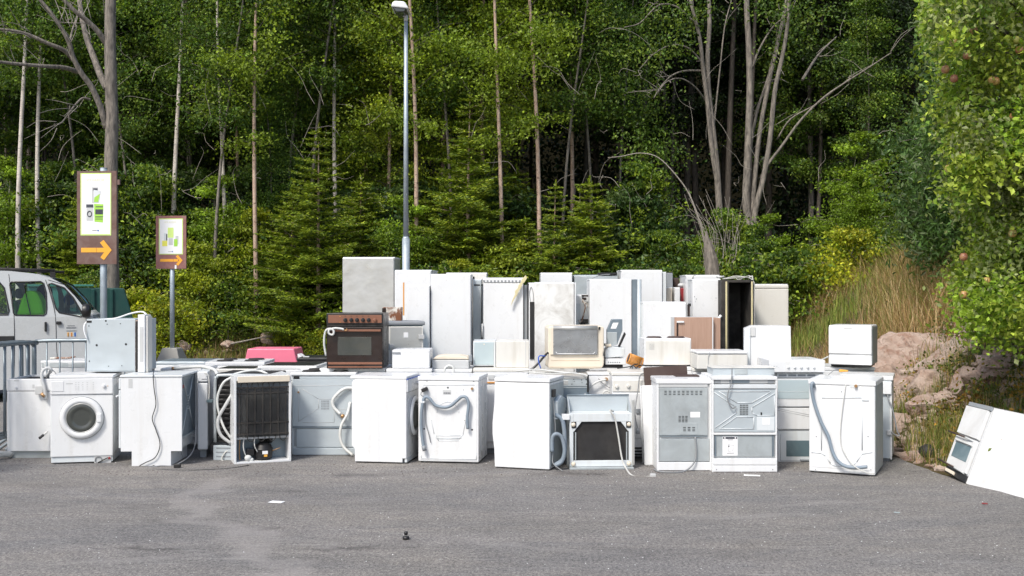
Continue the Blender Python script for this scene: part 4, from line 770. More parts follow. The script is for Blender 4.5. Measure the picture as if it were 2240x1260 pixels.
a.T('white_pipe', 'wire', [(1812, 780, .05), (1804, 784, .05), (1795, 788, .08)], .008)
o = MB().tube([P3(1836, 811, 9.9), P3(1845, 811, 9.9), P3(1855, 811.5, 9.9)], .014, 10, r1=.008).build('screwdriver', 'yellow'); tag(o, 'yellow-handled tool lying on the right-end washer', 'tool'); MB().tube([P3(1836, 811, 9.9), P3(1825, 810, 9.95), P3(1812, 820, 9.85)], .003, 6).build('cord', 'gwire', o)
o.name = 'hand_tool'
# --- the row of tall fridges -------------------------------------------------
def tall(label, xl, xr, yt, D, d=.6, body='white', split=None, xb=None, yaw=0, handle=None, h2=None, kind='fridge', z0=0., face='door', top='white', facemat=None):
    a = App(kind, label, kind, xl, xr, yt, D=D, d=d, xb=xb, yaw=yaw, z0=z0)
    fm = facemat or body
    a.body(body, z0=.03, y0=.05, z1=a.h-.012, bevel=.006); MB().box(.02, a.w-.02, .07, a.d-.04, 0, .03).build('plinth', 'grey', a.root)
    MB().box(-.003, a.w+.003, .045, a.d+.003, a.h-.012, a.h+.004).build('top_cap', top, a.root, .004)
    cuts = [.06]+([a.pt(xl, s_)[2] for s_ in sorted(split, reverse=True)] if split else [])+[a.h-.004]
    for z_0, z_1 in zip(cuts, cuts[1:]):
        dd = MB().box(.002, a.w-.002, -.006, .042, z_0+.003, z_1-.003).build('door' if face == 'door' else 'back_panel', fm, a.root, .007)
    MB().box(.012, a.w-.012, .040, .052, .06, a.h-.02).build('gasket', 'lgrey', a.root)
    if handle:
        p, q = a.pt(handle[0], handle[1], -.03), a.pt(handle[0], handle[2], -.03); MB().tube([p, q], .008, 8, False).box(p[0]-.006, p[0]+.006, -.03, -.005, p[2]-.02, p[2]-.005).box(p[0]-.006, p[0]+.006, -.03, -.005, q[2]+.005, q[2]+.02).build('handle', 'lgrey', dd)
    return a
a = tall('tall steel-faced cabinet, tallest of the fridge row, behind the brown oven', 749, 862, 563, 13.2, .5, 'steel', xb=876)
MB().box(a.w, a.w+.006, .06, .20, .3, a.h-.3).build('side_rail', 'board', a.root)
tall('white fridge with bluish top corner right of the steel cabinet', 863, 943, 591, 12.85, .6, 'white', xb=957, top='white3')
tall('plain white fridge behind the small steel-doored fridge, thin line down its front', 889, 940, 624, 11.95, .3, 'white')
o = MB().box(0, .014, 0, .02, 0, .36).build('wooden_strip', 'orange'); o.location = (P3(879, 0, 11.5).x, 11.62, a.h*0+1.36); tag(o, 'upright orange-brown wooden strip beside the rusty box', 'strip')
tall('broad white fridge at the left end of the tall row, behind the round-lidded case', 942, 1030, 600, 12.0, .55, 'white', yaw=0)
a = tall('white fridge peeping above the gap behind the broad left fridge', 976, 1065, 597, 12.95, .6, 'white2'); a.P('hinge_block', 'black', 1034, 1038, 605, 612, -.012, .0, 0)
a = tall('grey metal-sided fridge squeezed between two white fridges', 1034, 1053, 611, 12.4, .5, 'white3', facemat='pale'); a.P('vent', 'black', 1037, 1050, 622, 625, -.009, 0, 0); a.P('vent', 'black', 1053, 1058, 622, 625, -.009, 0, 0)
a = tall('white fridge with slotted strip along its top and a torn cream moulding', 1057, 1145, 608, 12.15, .55, 'white', split=[619], xb=None, handle=(1055, 708, 738)); m = MB(); 
for i in range(11): a.pbox(m, 1057+i*7.8, 1060.5+i*7.8, 613, 617, -.010, .0)
m.build('vent_slots', 'grey', a.root)
MB().box(a.w+.004, a.w+.045, .03, .4, .1, a.h-.08).build('rubber_side', 'grey', a.root, .004); MB().box(a.w+.045, a.w+.062, .03, .35, .1, a.h-.05).build('black_side', 'black', a.root)
tm = [(1150, 602), (1153, 608), (1147, 618), (1143, 621), (1139, 632), (1135, 636), (1131, 646), (1125, 654), (1117, 670), (1121, 655), (1127, 643), (1126, 637), (1133, 630), (1134, 624), (1140, 617), (1142, 610)]; MB().prism([(a.pt(p[0], p[1])[0], a.pt(p[0], p[1])[2]) for p in tm], -.06, -.035).build('torn_moulding', 'foam', a.root, .003)
a = tall('narrow white fridge edge with a black strip of insulation beside the scuffed fridge', 1157, 1176, 619, 12.0, .5, 'white'); a.P('black_strip', 'black', 1159, 1168.5, 660, 785, -.02, .0, .002); a.T('wire_loop', 'gwire', [(1160, 658), (1158, 640), (1162, 628), (1166, 640), (1167, 658)], .003, y=-.012)
a = tall('scuffed white fridge with grey scratches down its middle', 1170, 1256, 618, 11.85, .5, 'dirtywhite', yaw=0); MB().box(a.w+.004, a.w+.02, -.01, .3, .05, a.h-.0).build('side_rail', 'white', a.root, .004)
tall('white fridge top showing behind the scuffed fridge', 1183, 1252, 597, 12.9, .55, 'white')
a = tall('long grey cabinet top behind the middle fridges', 1256, 1352, 602, 12.95, .5, 'galv', top='pale'); MB().box(a.w*.55, a.w*.98, -.02, .2, a.h+.004, a.h+.03).build('black_cap', 'black', a.root, .004)
# gutted machine in the gap
a = tall('gutted appliance with pipes and rusty mounts in the gap between fridges', 1258, 1288, 645, 12.25, .4, 'white3')
bk = MB().box(.0, .06, -.02, -.008, .1, a.h-.1).build('inner_panel', 'pale', a.root)
m = MB(); m.tube([a.pt(1274, 655, -.05), a.pt(1280, 670, -.06), a.pt(1276, 690, -.06), a.pt(1271, 705, -.05), a.pt(1266, 700, -.04)], .008, 6).tube([a.pt(1272, 660, -.04), a.pt(1284, 664, -.05), a.pt(1286, 672, -.04)], .006, 6).build('pipes', 'rustp', a.root)
m = MB(); a.pbox(m, 1272, 1288, 645, 648, -.04, 0); a.pbox(m, 1270, 1288, 698, 701, -.05, 0); a.pbox(m, 1272, 1288, 703, 706, -.05, 0); a.pbox(m, 1273, 1282, 651, 656, -.04, 0); m.build('mounts', 'brown', a.root)
MB().blob(a.pt(1275, 709, -.05), .03).build('motor', 'matblack', a.root); a.P('grey_box', 'lgrey', 1276, 1288, 648, 660, -.035, .0, .004)
a = tall('white fridge with a wide blue-grey side strip in the middle of the row', 1290, 1382, 611, 11.95, .5, 'white', xb=None)
MB().box(a.w+.004, a.w+.06, .01, .5, .05, a.h).build('side_panel', 'darksteel', a.root, .004); MB().tube([(a.w+.085, .03, .03), (a.w+.085, .03, a.h)], .028, 16, False).build('grey_post', 'pale', a.root)
a.T('top_wire', 'gwire', [(1290, 612, .1), (1302, 606, .1), (1318, 601, .2), (1335, 600, .2)], .004)
a = tall('tallest white fridge right of centre, rising behind the blue-grey strip', 1359, 1449, 591, 12.75, .55, 'white'); MB().box(a.w+.004, a.w+.05, .02, .5, .05, a.h-.02).build('side_rail', 'white3', a.root, .006)
tall('grey cabinet peeping right of the tallest white fridge', 1458, 1472, 596, 13.3, .5, 'grey', top='matblack')
tall('dark olive cabinet corner behind the cream strip', 1473, 1486, 608, 13.5, .4, 'board', top='matblack')
tall('cream narrow cabinet left of the red machine', 1458, 1471, 629, 12.95, .3, 'cream')
tall('white narrow machine immediately left of the red machine', 1476, 1488, 629, 12.9, .4, 'white', h2=None)
a = tall('dark red machine half hidden between white fridges', 1488, 1516, 629, 13.1, .5, 'red', top='grey'); m = MB()
for i in range(3): m.blob(a.pt(1490+i*9, 624, .05), .035, 1.2, 1, .8, 6)
m.build('jumbled_fittings', 'lgrey', a.root)
a = tall('half-height white fridge in front of the tallest white fridge', 1407, 1501, 661, 11.75, .5, 'white'); MB().box(a.w+.004, a.w+.012, .0, .45, .05, a.h-.01).build('side_panel', 'lgrey', a.root); MB().box(a.w+.012, a.w+.05, .05, .45, .05, a.h-.03).build('brown_side', 'board', a.root); a.P('dark_catch', 'black', 1507, 1513, 664, 670, .04, .06, 0)
a = tall('white fridge with small pits on its door left of the black open fridge', 1501, 1575, 602, 12.9, .5, 'white'); a.T('top_cable', 'wire', [(1512, 612, -.02), (1516, 604, .0), (1524, 603, .1)], .010)
a = tall('white fridge door panel standing before the pitted fridge', 1515, 1578, 611, 12.2, .35, 'white'); a.dots('pits', 'grey', [(1519, 649, .006), (1523, 654, .006), (1566, 652, .005), (1521, 660, .004)], f=-.010)
tn = MB().lathe(P3(1576, 608, 12.6), [(.05, 0), (.05, .02), (.045, .025), (.001, .025)], 'z', 24).build('metal_tin', 'lgrey'); tag(tn, 'small round grey tin lying on the pitted white fridge', 'tin')
a = App('fridge', 'fridge in wood-brown veneer with white corner handle among the white ones', 'fridge', 1476, 1558, 694, None, 11.45, 0, .5, xb=None, yaw=0)
a.body('lgrey', y0=.04, bevel=.004); dr = MB().box(0, a.w, 0, .038, .05, a.h).build('door', 'woodveneer', a.root, .003); a.P('handle', 'white', 1480, 1496, 702, 706, -.02, .0, .003, dr); a.P('handle_bar', 'brown', 1480, 1483, 706, 738, -.012, .0, .002, dr)
MB().box(a.w, a.w+.010, -.003, .04, .05, a.h).build('white_trim', 'white', a.root); MB().box(a.w+.010, a.w+.10, .06, .45, .05, a.h-.01).build('side_panel', 'woodveneer', a.root, .003)
# open black fridge
a = App('fridge', 'open black-lined fridge without door, cream rubber seals either side', 'fridge', 1578, 1648, 612, None, 12.0, 0, .55)
W, H = a.w, a.h; t = .03
MB().box(0, .085, 0, a.d, 0, H).box(W-t, W, 0, a.d, 0, H).box(.085, W-t, 0, a.d, H-t, H).box(.085, W-t, a.d-.02, a.d, 0, H-t).build('body', 'void', a.root, .003)
MB().box(.085, W-t, .02, a.d-.02, .55, .57).box(.085, W-t, .05, a.d-.02, .05, .07).build('shelf', 'darksteel', a.root)
MB().box(.045, .065, -.012, .0, .40, H-.02).build('seal', 'foam', a.root, .004); MB().box(W-.026, W-.008, -.012, .0, .40, H-.02).build('seal', 'foam', a.root, .004)
m = MB()
for q in range(5): m.tube([(rnd.uniform(0, .1), .05, H+.01), (rnd.uniform(.1, .25), rnd.uniform(0, .3), H+rnd.uniform(.02, .05)), (rnd.uniform(.2, .35), rnd.uniform(0, .3), H+rnd.uniform(.0, .05)), (W+.01, .05, H-.01), (W+.015, .03, H-rnd.uniform(.1, .9))], .004, 5)
m.build('tangled_cables', 'wire', a.root); a.T('hanging_flap', 'paper', [(1577, 690, -.02), (1568, 702, -.03), (1556, 715, -.04), (1560, 724, -.05)], .02, n=4)
a = tall('off-white fridge closing the right end of the tall row', 1650, 1725, 622, 12.5, .55, 'white2', split=[631])
row2('cooker', 'white cooker behind the fridge row end under the dry grass', 1735, 1805, 12.2, .83, .55, 'white2', 'cream')
# pink chest and black machine
pk = empty('pink_chest', (P3(534, 0, 13).x, 13.0, 0), 'pink slope-topped chest standing behind the cooker tops on the left', 'chest')
u = lambda px: (P3(px, 0, 13)-P3(534, 0, 13)).x
MB().prism([(u(534), .74), (u(650), .74), (u(643), .925), (u(541), .925)], 0, .5).build('lid', 'pink', pk, .012); MB().box(u(536), u(648), .01, .5, .0, .735).build('body', 'magenta', pk, .01); MB().prism([(u(651), .70), (u(668), .74), (u(664), .80), (u(648), .86)], .05, .3).build('side_bag', 'paper', pk, .01)
a = row2('cooker', 'black-topped cooker between the pink chest and the brown oven', 650, 722, 12.4, .85, .6, 'matblack', 'black', 'glass', front='matblack'); MB().box(.05, .12, .1, .13, a.h, a.h+.012).build('white_slider', 'white', a.root, .002)

# --- leaning built-in oven tower at the right edge ---------------------------
tw = empty('oven_tower', (0, 0, 0), 'tall white fridge-oven unit tipped on its side against the bank at the right edge', 'oven tower')
# face corners from the photo: the narrow face spans (2122,882)-(2172,894) at the top and (2068,1026)-(2115,1052) below
A0 = P3(2069, 1036, 9.35); A0.z = .03
B0 = P3(2114, 1055, 8.95); B0.z = .0
A1 = P3(2124, 881, 9.75); B1 = P3(2176, 893, 9.35)
back = P3(2240, 905, 10.2)-B1
back = Vector((1.0, .35, -.07))*1.1
def quadprism(name, mat, a_, b_, c_, d_, off, parent, bev=.004):
    m = MB(); vs = [a_, b_, c_, d_]; m.add([tuple(v) for v in vs]+[tuple(v+off) for v in vs], [(0, 1, 2, 3), (7, 6, 5, 4), (0, 4, 5, 1), (1, 5, 6, 2), (2, 6, 7, 3), (3, 7, 4, 0)]); return m.build(name, mat, parent, bev)
L = lambda p, q, t: p+(q-p)*t
C0 = P3(2240, 1098, 8.35); C0.z = max(C0.z, -.1); C1 = P3(2330, 950, 9.0); C1 = B1+(C0-B0)
quadprism('body', 'tippedwhite', A0, B0, B1, A1, C0-B0, tw, .006)
nf = (B0-A0).cross(B1-B0).normalized()
if nf.y > 0: nf = -nf
def fp(s0, s1, t0, t1, name, mat, o0, o1, parent=tw):
    q = lambda s, t: L(L(A0, B0, s), L(A1, B1, s), t)+nf*o0
    return quadprism(name, mat, q(s0, t0), q(s1, t0), q(s1, t1), q(s0, t1), nf*(o1-o0), parent, .003)
fp(.0, .93, .10, .52, 'oven_door', 'tippedwhite', .002, .03); fp(.0, .93, .54, .93, 'fridge_door', 'tippedwhite', .002, .035); fp(.12, .80, .22, .42, 'oven_window', 'blueglass', .031, .034); fp(.02, .98, .0, .085, 'control_panel', 'black', .002, .02); fp(.1, .5, .01, .05, 'foam_piece', 'cream', .021, .04)
fp(.94, 1., .09, .96, 'edge_trim', 'lgrey', .001, .006); fp(.0, .98, .945, 1.0, 'top_grille', 'grey', .002, .02)
for t0 in (.095, .50):
    q = lambda s, t: L(L(A0, B0, s), L(A1, B1, s), t)+nf*.06
    MB().tube([q(-.25, t0), q(.55, t0)], .008, 8, False).build('handle', 'board', tw); MB().tube([q(.55, t0), q(.75, t0)-nf*.02, q(.85, t0)-nf*.05], .009, 8).build('handle_bracket', 'lgrey', tw)
fp(.1, .85, .425, .435, 'window_rail', 'steel', .034, .05)
# --- signs -------------------------------------------------------------------
def signboard(label, xl, xr, yt, yb, D, bm, poster, yaw=0):
    o = empty('direction_sign', (P3((xl+xr)/2, 0, D).x, D, 0), label, 'sign', R(yaw)); s_ = F/D; cx = (xl+xr)/2
    U = lambda px: (px-cx)/s_; Z = lambda py: EYE-(py-HZ)/s_
    def bx(name, mat, xa, xb, ya, yb_, f, b, parent=o, bev=.0): return MB().box(U(xa), U(xb), f, b, Z(yb_), Z(ya)).build(name, mat, parent, bev)
    bd = bx('board', bm, xl, xr, yt, yb, 0, .03, bev=.004); return o, U, Z, bx, bd
def text(name, s_, size, x, z, y, mat, parent, sx=1):
    c = bpy.data.curves.new(name, 'FONT'); c.body = s_; c.size = size; c.align_x = 'CENTER'; c.extrude = .0005; t = bpy.data.objects.new(name+'_tmp', c); C.objects.link(t)
    bpy.context.view_layer.update(); me = bpy.data.meshes.new_from_object(t.evaluated_get(bpy.context.evaluated_depsgraph_get())); bpy.data.objects.remove(t)
    o = bpy.data.objects.new(name, me); C.objects.link(o); me.materials.clear(); me.materials.append(M[mat]); o.parent = parent; o.location = (x, y, z); o.rotation_euler = (R(90), 0, 0); o.scale = (sx, 1, 1); return o
def arrow(U, Z, xa, xb, yc, hh, th, parent, split):
    m = MB(); k = th
    m.prism([(U(xa), Z(yc+k)), (U(split), Z(yc+k)), (U(split), Z(yc-k)), (U(xa), Z(yc-k))], -.004, 0)
    m.prism([(U(split+.8), Z(yc+k)), (U(xb-10), Z(yc+k)), (U(xb-10), Z(yc-k)), (U(split+.8), Z(yc-k))], -.004, 0)
    m.prism([(U(xb), Z(yc)), (U(xb-k*3.6), Z(yc-hh)), (U(xb-k*5.2), Z(yc-hh+k*1.2)), (U(xb-k*2.6), Z(yc))], -.0045, 0)
    m.prism([(U(xb), Z(yc)), (U(xb-k*2.6), Z(yc)), (U(xb-k*5.0), Z(yc+hh-k*1.2)), (U(xb-k*3.4), Z(yc+hh))], -.0045, 0)
    return m.build('arrow', 'arrow', parent)
o, U, Z, bx, bd = signboard('large brown sign with VITVAROR poster and orange arrow on a pole beside the van', 167, 256, 374, 578, 16.6, 'signboard', 1, yaw=-3)
pole = MB().cyl((U(222), .08, 0), (U(222), .08, Z(367)), .052, n=20).build('pole', 'pole', o); MB().cyl((U(222), .08, Z(367)), (U(222), .08, Z(366)), .055, n=20).build('pole_cap', 'pole', pole)
MB().box(U(256), U(262), .01, .05, Z(404), Z(393)).build('bracket', 'signboard', o)
pf = bx('poster_border', 'signlime', 175.5, 244, 378.5, 515, -.004, 0, bd); po = bx('poster', 'paper', 178, 242, 381, 512, -.006, -.004, bd)
text('poster_title', 'VITVAROR', .062, U(209), Z(397), -.0075, 'faded', po)
bx('pictured_dishwasher', 'lgrey', 201, 215.5, 409.5, 444, -.0075, -.006, po); bx('pictured_dishwasher_inside', 'ink', 204, 214, 412, 418, -.0085, -.0075, po); MB().prism([(U(206), Z(443)), (U(216.5), Z(443)), (U(221.5), Z(418)), (U(205), Z(415))], -.0095, -.0075).build('pictured_dishwasher_door', 'white3', po); MB().prism([(U(206), Z(442)), (U(215.5), Z(442)), (U(219.5), Z(424)), (U(207), Z(432))], -.0105, -.0095).build('pictured_tint', 'signgreen', po)
bx('pictured_washer', 'lgrey', 189, 204.5, 447, 483, -.0075, -.006, po); bx('pictured_washer_panel', 'ink', 188.5, 204.5, 447, 454, -.0085, -.0075, po); MB().torus((U(196), -.008, Z(468)), .033, .007, sz=1.25).build('pictured_washer_door', 'ink', po)
MB().prism([(U(207), Z(485)), (U(226), Z(487)), (U(227), Z(447)), (U(206), Z(446))], -.0075, -.006).build('pictured_cooker', 'signgreen', po); bx('pictured_cooker_window', 'ink', 209, 226, 458, 469, -.0085, -.0075, po); bx('pictured_cooker_knobs', 'ink', 210, 226, 451.5, 453.5, -.0085, -.0075, po); bx('pictured_cooker_drawer', 'ink', 209, 226, 473.5, 475.5, -.0085, -.0075, po); bx('pictured_cooker_drawer', 'ink', 209, 226, 478.5, 480, -.0085, -.0075, po)
bx('small_print', 'ink', 202, 212, 504, 505.2, -.0075, -.006, po); MB().cyl((U(215), -.0075, Z(504.5)), (U(215), -.006, Z(504.5)), .014, n=14).build('round_mark', 'ink2', po)
arrow(U, Z, 177, 245, 547, 22, 5, bd, 211)
o, U, Z, bx, bd = signboard('smaller reddish-brown sign with poster of green fridges and orange arrow, on a pole in concrete', 340, 408, 472, 588, 22.5, 'signboard2', 2, yaw=-4)
pole = MB().cyl((U(374), .07, .2), (U(374), .07, Z(500)), .048, n=16).build('pole', 'pole', o)
ft = MB(); w0, w1 = .31, .16; ft.add([(U(374)+sx_*w0, .07+sy_*w0, .0) for sx_, sy_ in ((-1, -1), (1, -1), (1, 1), (-1, 1))]+[(U(374)+sx_*w1, .07+sy_*w1, Z(761)) for sx_, sy_ in ((-1, -1), (1, -1), (1, 1), (-1, 1))], [(0, 1, 2, 3), (4, 5, 6, 7), (0, 4, 5, 1), (1, 5, 6, 2), (2, 6, 7, 3), (3, 7, 4, 0)]); ft.build('concrete_foot', 'concrete', o, .02)
pf = bx('poster_border', 'signlime', 347, 401, 478, 556.5, -.004, 0, bd); po = bx('poster', 'paper', 349, 399, 480, 555, -.006, -.004, bd)
text('poster_title', 'KYL & FRYS', .05, U(373), Z(488), -.0075, 'faded', po)
bx('pictured_fridge', 'signlime', 367, 380, 498, 520, -.0075, -.006, po); bx('pictured_freezer', 'lgrey', 369, 378.5, 521, 536, -.0075, -.006, po); bx('pictured_cooler', 'signgreen', 381, 389, 523, 539, -.0075, -.006, po); bx('pictured_fridge', 'lgrey', 384.5, 391, 516, 535, -.007, -.006, po); bx('pictured_chest', 'signyellow', 354.5, 366, 526.5, 538.5, -.0075, -.006, po); bx('pictured_cabinet', 'white3', 358.5, 366, 510, 526, -.0075, -.006, po); bx('pictured_cabinet_door', 'ink', 363.5, 366, 512, 526, -.0085, -.0075, po); bx('small_print', 'grey', 368, 376, 550, 551, -.0075, -.006, po); MB().cyl((U(377.5), -.0075, Z(550.3)), (U(377.5), -.006, Z(550.3)), .013, n=12).build('round_mark', 'ink2', po)
arrow(U, Z, 350, 400, 569.5, 12, 2.9, bd, 379)
bx('peeled_patch', 'paper', 382.5, 386.5, 580, 588, -.003, 0, bd)
# --- street lamp --------------------------------------------------------------
D = 17.5; lx = P3(888, 0, D).x; lm = empty('street_lamp', (lx, D, 0), 'tall pale-grey street lamp with white head rising behind the steel cabinet', 'street lamp')
MB().cyl((0, 0, 0), (0, 0, P3(0, 522, D).z), .062, n=20).build('base_section', 'pole', lm); pz = P3(0, 44, D).z
MB().cyl((0, 0, P3(0, 524, D).z), (0, 0, P3(0, 518, D).z), .062, .046, n=20).build('collar', 'pole', lm); MB().cyl((0, 0, P3(0, 518, D).z), (0, 0, pz), .043, .030, n=20).build('pole', 'pole', lm)
hd = MB().prism([(-.21, pz+.14), (.05, pz+.11), (.075, pz+.115), (.02, pz+.205), (-.01, pz+.225), (-.15, pz+.235), (-.19, pz+.205)], -.32, .16).build('lamp_head', 'white', lm, .02)
MB().prism([(-.19, pz+.138), (.04, pz+.118), (.0, pz+.06), (-.13, pz+.06)], -.30, .10).build('lamp_glass', 'ovenglass', lm, .01); MB().tube([(0, 0, pz-.02), (0, 0, pz+.05), (-.03, -.02, pz+.09)], .035, 14).build('lamp_neck', 'lgrey', lm)
# --- barriers ------------------------------------------------------------------
def barrier(p0, p1, label, n=14, h=1.1):
    p0 = Vector((p0[0], p0[1], 0)); p1 = Vector((p1[0], p1[1], 0)); L_ = (p1-p0).length; an = math.atan2(p1.y-p0.y, p1.x-p0.x)
    o = empty('crowd_barrier', p0, label, 'barrier', an, 'crowd barriers at the left edge'); r = .1
    MB().tube([(0, 0, .12), (0, 0, h-r), (.03, 0, h-.03), (r, 0, h), (L_-r, 0, h), (L_-.03, 0, h-.03), (L_, 0, h-r), (L_, 0, .12)], .021, 10, True, 4).tube([(0, 0, .2), (L_, 0, .2)], .016, 8, False).build('frame', 'tube', o)
    for i in range(1, n): MB().cyl((L_*i/n, 0, .2), (L_*i/n, 0, h), .009, n=8).build('bar', 'tube', o)
    for x in (.15, L_-.15): MB().tube([(x, -.22, .012), (x, -.17, .05), (x, 0, .14), (x, .17, .05), (x, .22, .012)], .016, 8).build('foot', 'tube', o)
for i, lb in enumerate(('nearest of the stacked grey tube barriers at the left edge', 'second grey tube barrier close behind the nearest one', 'third grey tube barrier in the left stack, farthest left')):
    barrier((-4.91-.09*i, 10.95+.05*i), (-4.55-.10*i-.45, 8.85), lb)
barrier((P3(74, 0, 11.7).x, 11.7), (P3(74, 0, 11.7).x+1.12, 11.75), 'grey tube barrier standing across in front of the van door', 8, 1.08)
hs = MB().tube([(-5.1, 10.0, .03), (-4.92, 10.25, .05), (-4.80, 10.6, .03), (-4.9, 10.8, .02)], .03, 8).tube([(-5.2, 9.9, .03), (-5.0, 10.1, .09), (-4.87, 10.35, .03)], .028, 8).build('coiled_hose', 'whose'); tag(hs, 'thick pale hose ends on the ground at the foot of the left barriers', 'hose')
# --- van -------------------------------------------------------------------------
D = 15.8; s_ = F/D; vx = P3(100, 0, D).x; VA = R(17)
vn = empty('van', (vx, D, 0), 'silver-white passenger van parked at the left edge, green jacket inside', 'van')
vn.rotation_euler = (0, 0, VA); U = lambda px: ((px-1120)/F*D-vx)/(math.cos(VA)-(px-1120)/F*math.sin(VA)); Z = lambda py: P3(0, py, D).z
outer = [(-455, 850), (-458, 700), (-448, 635), (-425, 604), (-380, 595), (-250, 590), (-80, 590), (20, 593), (70, 598), (108, 607), (138, 622), (165, 650), (190, 681), (208, 700), (240, 712), (268, 732), (282, 765), (288, 800), (288, 850)]
wh = [(-330, 850), (185, 850)]
def arc(cx, cy, r): return [(cx+r*math.cos(t), cy-r*math.sin(t)) for t in np.linspace(0, math.pi, 13)]
prof = [(p[0], p[1]) for p in outer]+arc(205, 850, 56)+arc(-340, 850, 56)
win = [[(20, 622), (23, 617), (88, 616), (94, 620), (100, 640), (102, 675), (101, 686), (96, 690), (34, 689), (30, 685)], [(105, 622), (112, 620), (140, 630), (160, 652), (181, 688), (178, 693), (130, 684), (123, 676)], [(-140, 620), (-4, 616), (8, 630), (20, 680), (18, 688), (-138, 688)], [(-410, 622), (-160, 618), (-158, 688), (-412, 686)]]
def shell(y0, flip, name):
    c = bpy.data.curves.new('tmp', 'CURVE'); c.dimensions = '2D'; c.fill_mode = 'BOTH'; c.extrude = .015
    for poly in [prof]+win:
        sp = c.splines.new('POLY'); sp.points.add(len(poly)-1); sp.use_cyclic_u = True
        for q, p in zip(sp.points, poly): q.co = (U(p[0]), Z(p[1]), 0, 1)
    t = bpy.data.objects.new('tmp', c); C.objects.link(t); bpy.context.view_layer.update()
    me = bpy.data.meshes.new_from_object(t.evaluated_get(bpy.context.evaluated_depsgraph_get())); bpy.data.objects.remove(t)
    co_ = np.zeros(len(me.vertices)*3); me.vertices.foreach_get('co', co_); co_ = co_.reshape(-1, 3)
    # tumblehome: sides lean in above the belt line
    zb = 1.25; lean = np.clip(co_[:, 1]-zb, 0, 1)*.16; out = np.stack([co_[:, 0], (y0+co_[:, 2])+(lean if not flip else -lean), co_[:, 1]], 1)
    me.vertices.foreach_set('co', out.ravel()); me.update(); me.materials.clear(); me.materials.append(M['vanpaint']); o = bpy.data.objects.new(name, me); C.objects.link(o); o.parent = vn; return o
body = shell(.0, False, 'near_side'); shell(1.65, True, 'far_side')
def strip(pts, name, mat, inset=.0):
    m = MB(); vs = []
    for p in pts:
        z = Z(p[1]); le = min(max(z-1.25, 0), 1)*.16; vs += [(U(p[0]), -.012+le, z), (U(p[0]), 1.662-le, z)]
    m.add(vs, [(2*i, 2*i+1, 2*i+3, 2*i+2) for i in range(len(pts)-1)], True); o = m.build(name, mat, vn); sd_ = o.modifiers.new('solid', 'SOLIDIFY'); sd_.thickness = .02; return o
strip(outer[:10], 'roof', 'vanpaint'); strip(outer[9:13], 'windshield', 'carglass'); strip(outer[12:], 'bonnet', 'vanpaint')
for i, wq in enumerate(win):
    m = MB(); vs = []; 
    for y_, fl in ((0.0, 1), (1.65, -1)):
        vs = [(U(p[0]), y_+fl*min(max(Z(p[1])-1.25, 0), 1)*.16, Z(p[1])) for p in wq]
        m.add(vs, [list(range(len(vs)))])
    m.build('window', 'carglass', vn)
    MB().tube([(U(p[0]), -.016+min(max(Z(p[1])-1.25, 0), 1)*.16, Z(p[1])) for p in wq+[wq[0]]], .012, 6, False).build('window_seal', 'black', vn)
MB().box(U(-450), U(280), .05, 1.6, .28, .42).build('floor', 'matblack', vn)
def seat(px, yy, mt):
    x = U(px); s = MB().box(x, x+.5, yy, yy+.5, .75, .9).build('seat', mt, vn, .05); MB().prism([(x-.08, .88), (x+.06, .88), (x-.06, 1.50), (x-.16, 1.50)], yy+.02, yy+.48).build('backrest', mt, s, .04); MB().box(x-.17, x-.08, yy+.14, yy+.36, 1.52, 1.68).build('headrest', mt, s, .04); return s
for px in (35, -110, -250):
    for yy in (.12, .95): seat(px, yy, 'grey')
MB().prism([(U(33), Z(692)), (U(96), Z(692)), (U(90), Z(660)), (U(80), Z(640)), (U(66), Z(634)), (U(52), Z(638)), (U(42), Z(660))], .10, .62).build('hi_vis_jacket', 'hivis', vn, .05)
MB().blob((U(82), .80, Z(640)), .12, 1, 1, 1.1).build('dark_cap', 'matblack', vn)
MB().tube([(U(52), .03, Z(622)), (U(58), .06, Z(655)), (U(66), .06, Z(690))], .008, 6).build('seat_belt', 'black', vn)
MB().torus((U(142), .38, Z(672)), .19, .016, 'x').build('steering_wheel', 'black', vn); MB().box(U(150), U(205), .06, 1.58, .75, Z(688)).build('dashboard', 'grey', vn, .04)
MB().box(U(118), U(146), 1.35, 1.36, Z(676), Z(650)).build('white_sheet', 'paper', vn); MB().cyl((U(131), 1.345, Z(657)), (U(131), 1.35, Z(657)), .09, n=24).build('blue_oval', 'ink2', vn)
MB().lathe((U(191), -.10, Z(680)), [(.02, -.06), (.1, -.06), (.11, 0), (.09, .05), (.02, .06)], 'x', 18).build('wing_mirror', 'black', vn, .01); MB().box(U(185), U(190), -.1, .03, Z(690), Z(684)).build('mirror_arm', 'black', vn)
m = MB()
for pts in ([(17, 600), (25, 650), (31, 692), (32, 775), (30, 840)], [(98, 612), (108, 640), (121, 690), (124, 760), (130, 840)], [(-150, 600), (-150, 840)], [(104, 612), (138, 622)], [(230, 712), (215, 770), (214, 800)]): m.tube([(U(a_), -.0165+min(max(Z(b_)-1.25, 0), 1)*.16, Z(b_)) for a_, b_ in pts], .0045, 6)
m.build('door_seams', 'black', vn)
MB().box(U(-150), U(31), -.035, -.014, Z(744.5), Z(734)).build('side_moulding', 'black', vn, .006)
h1 = MB().box(U(98), U(103), -.05, -.02, Z(725), Z(704)).build('door_handle', 'black', vn, .008); MB().box(U(124), U(135), -.05, -.02, Z(710), Z(703)).build('door_handle', 'black', vn, .008)
MB().tube([(U(-60), .2, Z(587)), (U(118), .15, Z(591))], .02, 8).tube([(U(-60), 1.4, Z(587)), (U(118), 1.4, Z(591))], .02, 8).build('roof_rack', 'matblack', vn); MB().box(U(100), U(112), .5, .56, Z(606), Z(590)).build('rack_bracket', 'matblack', vn)
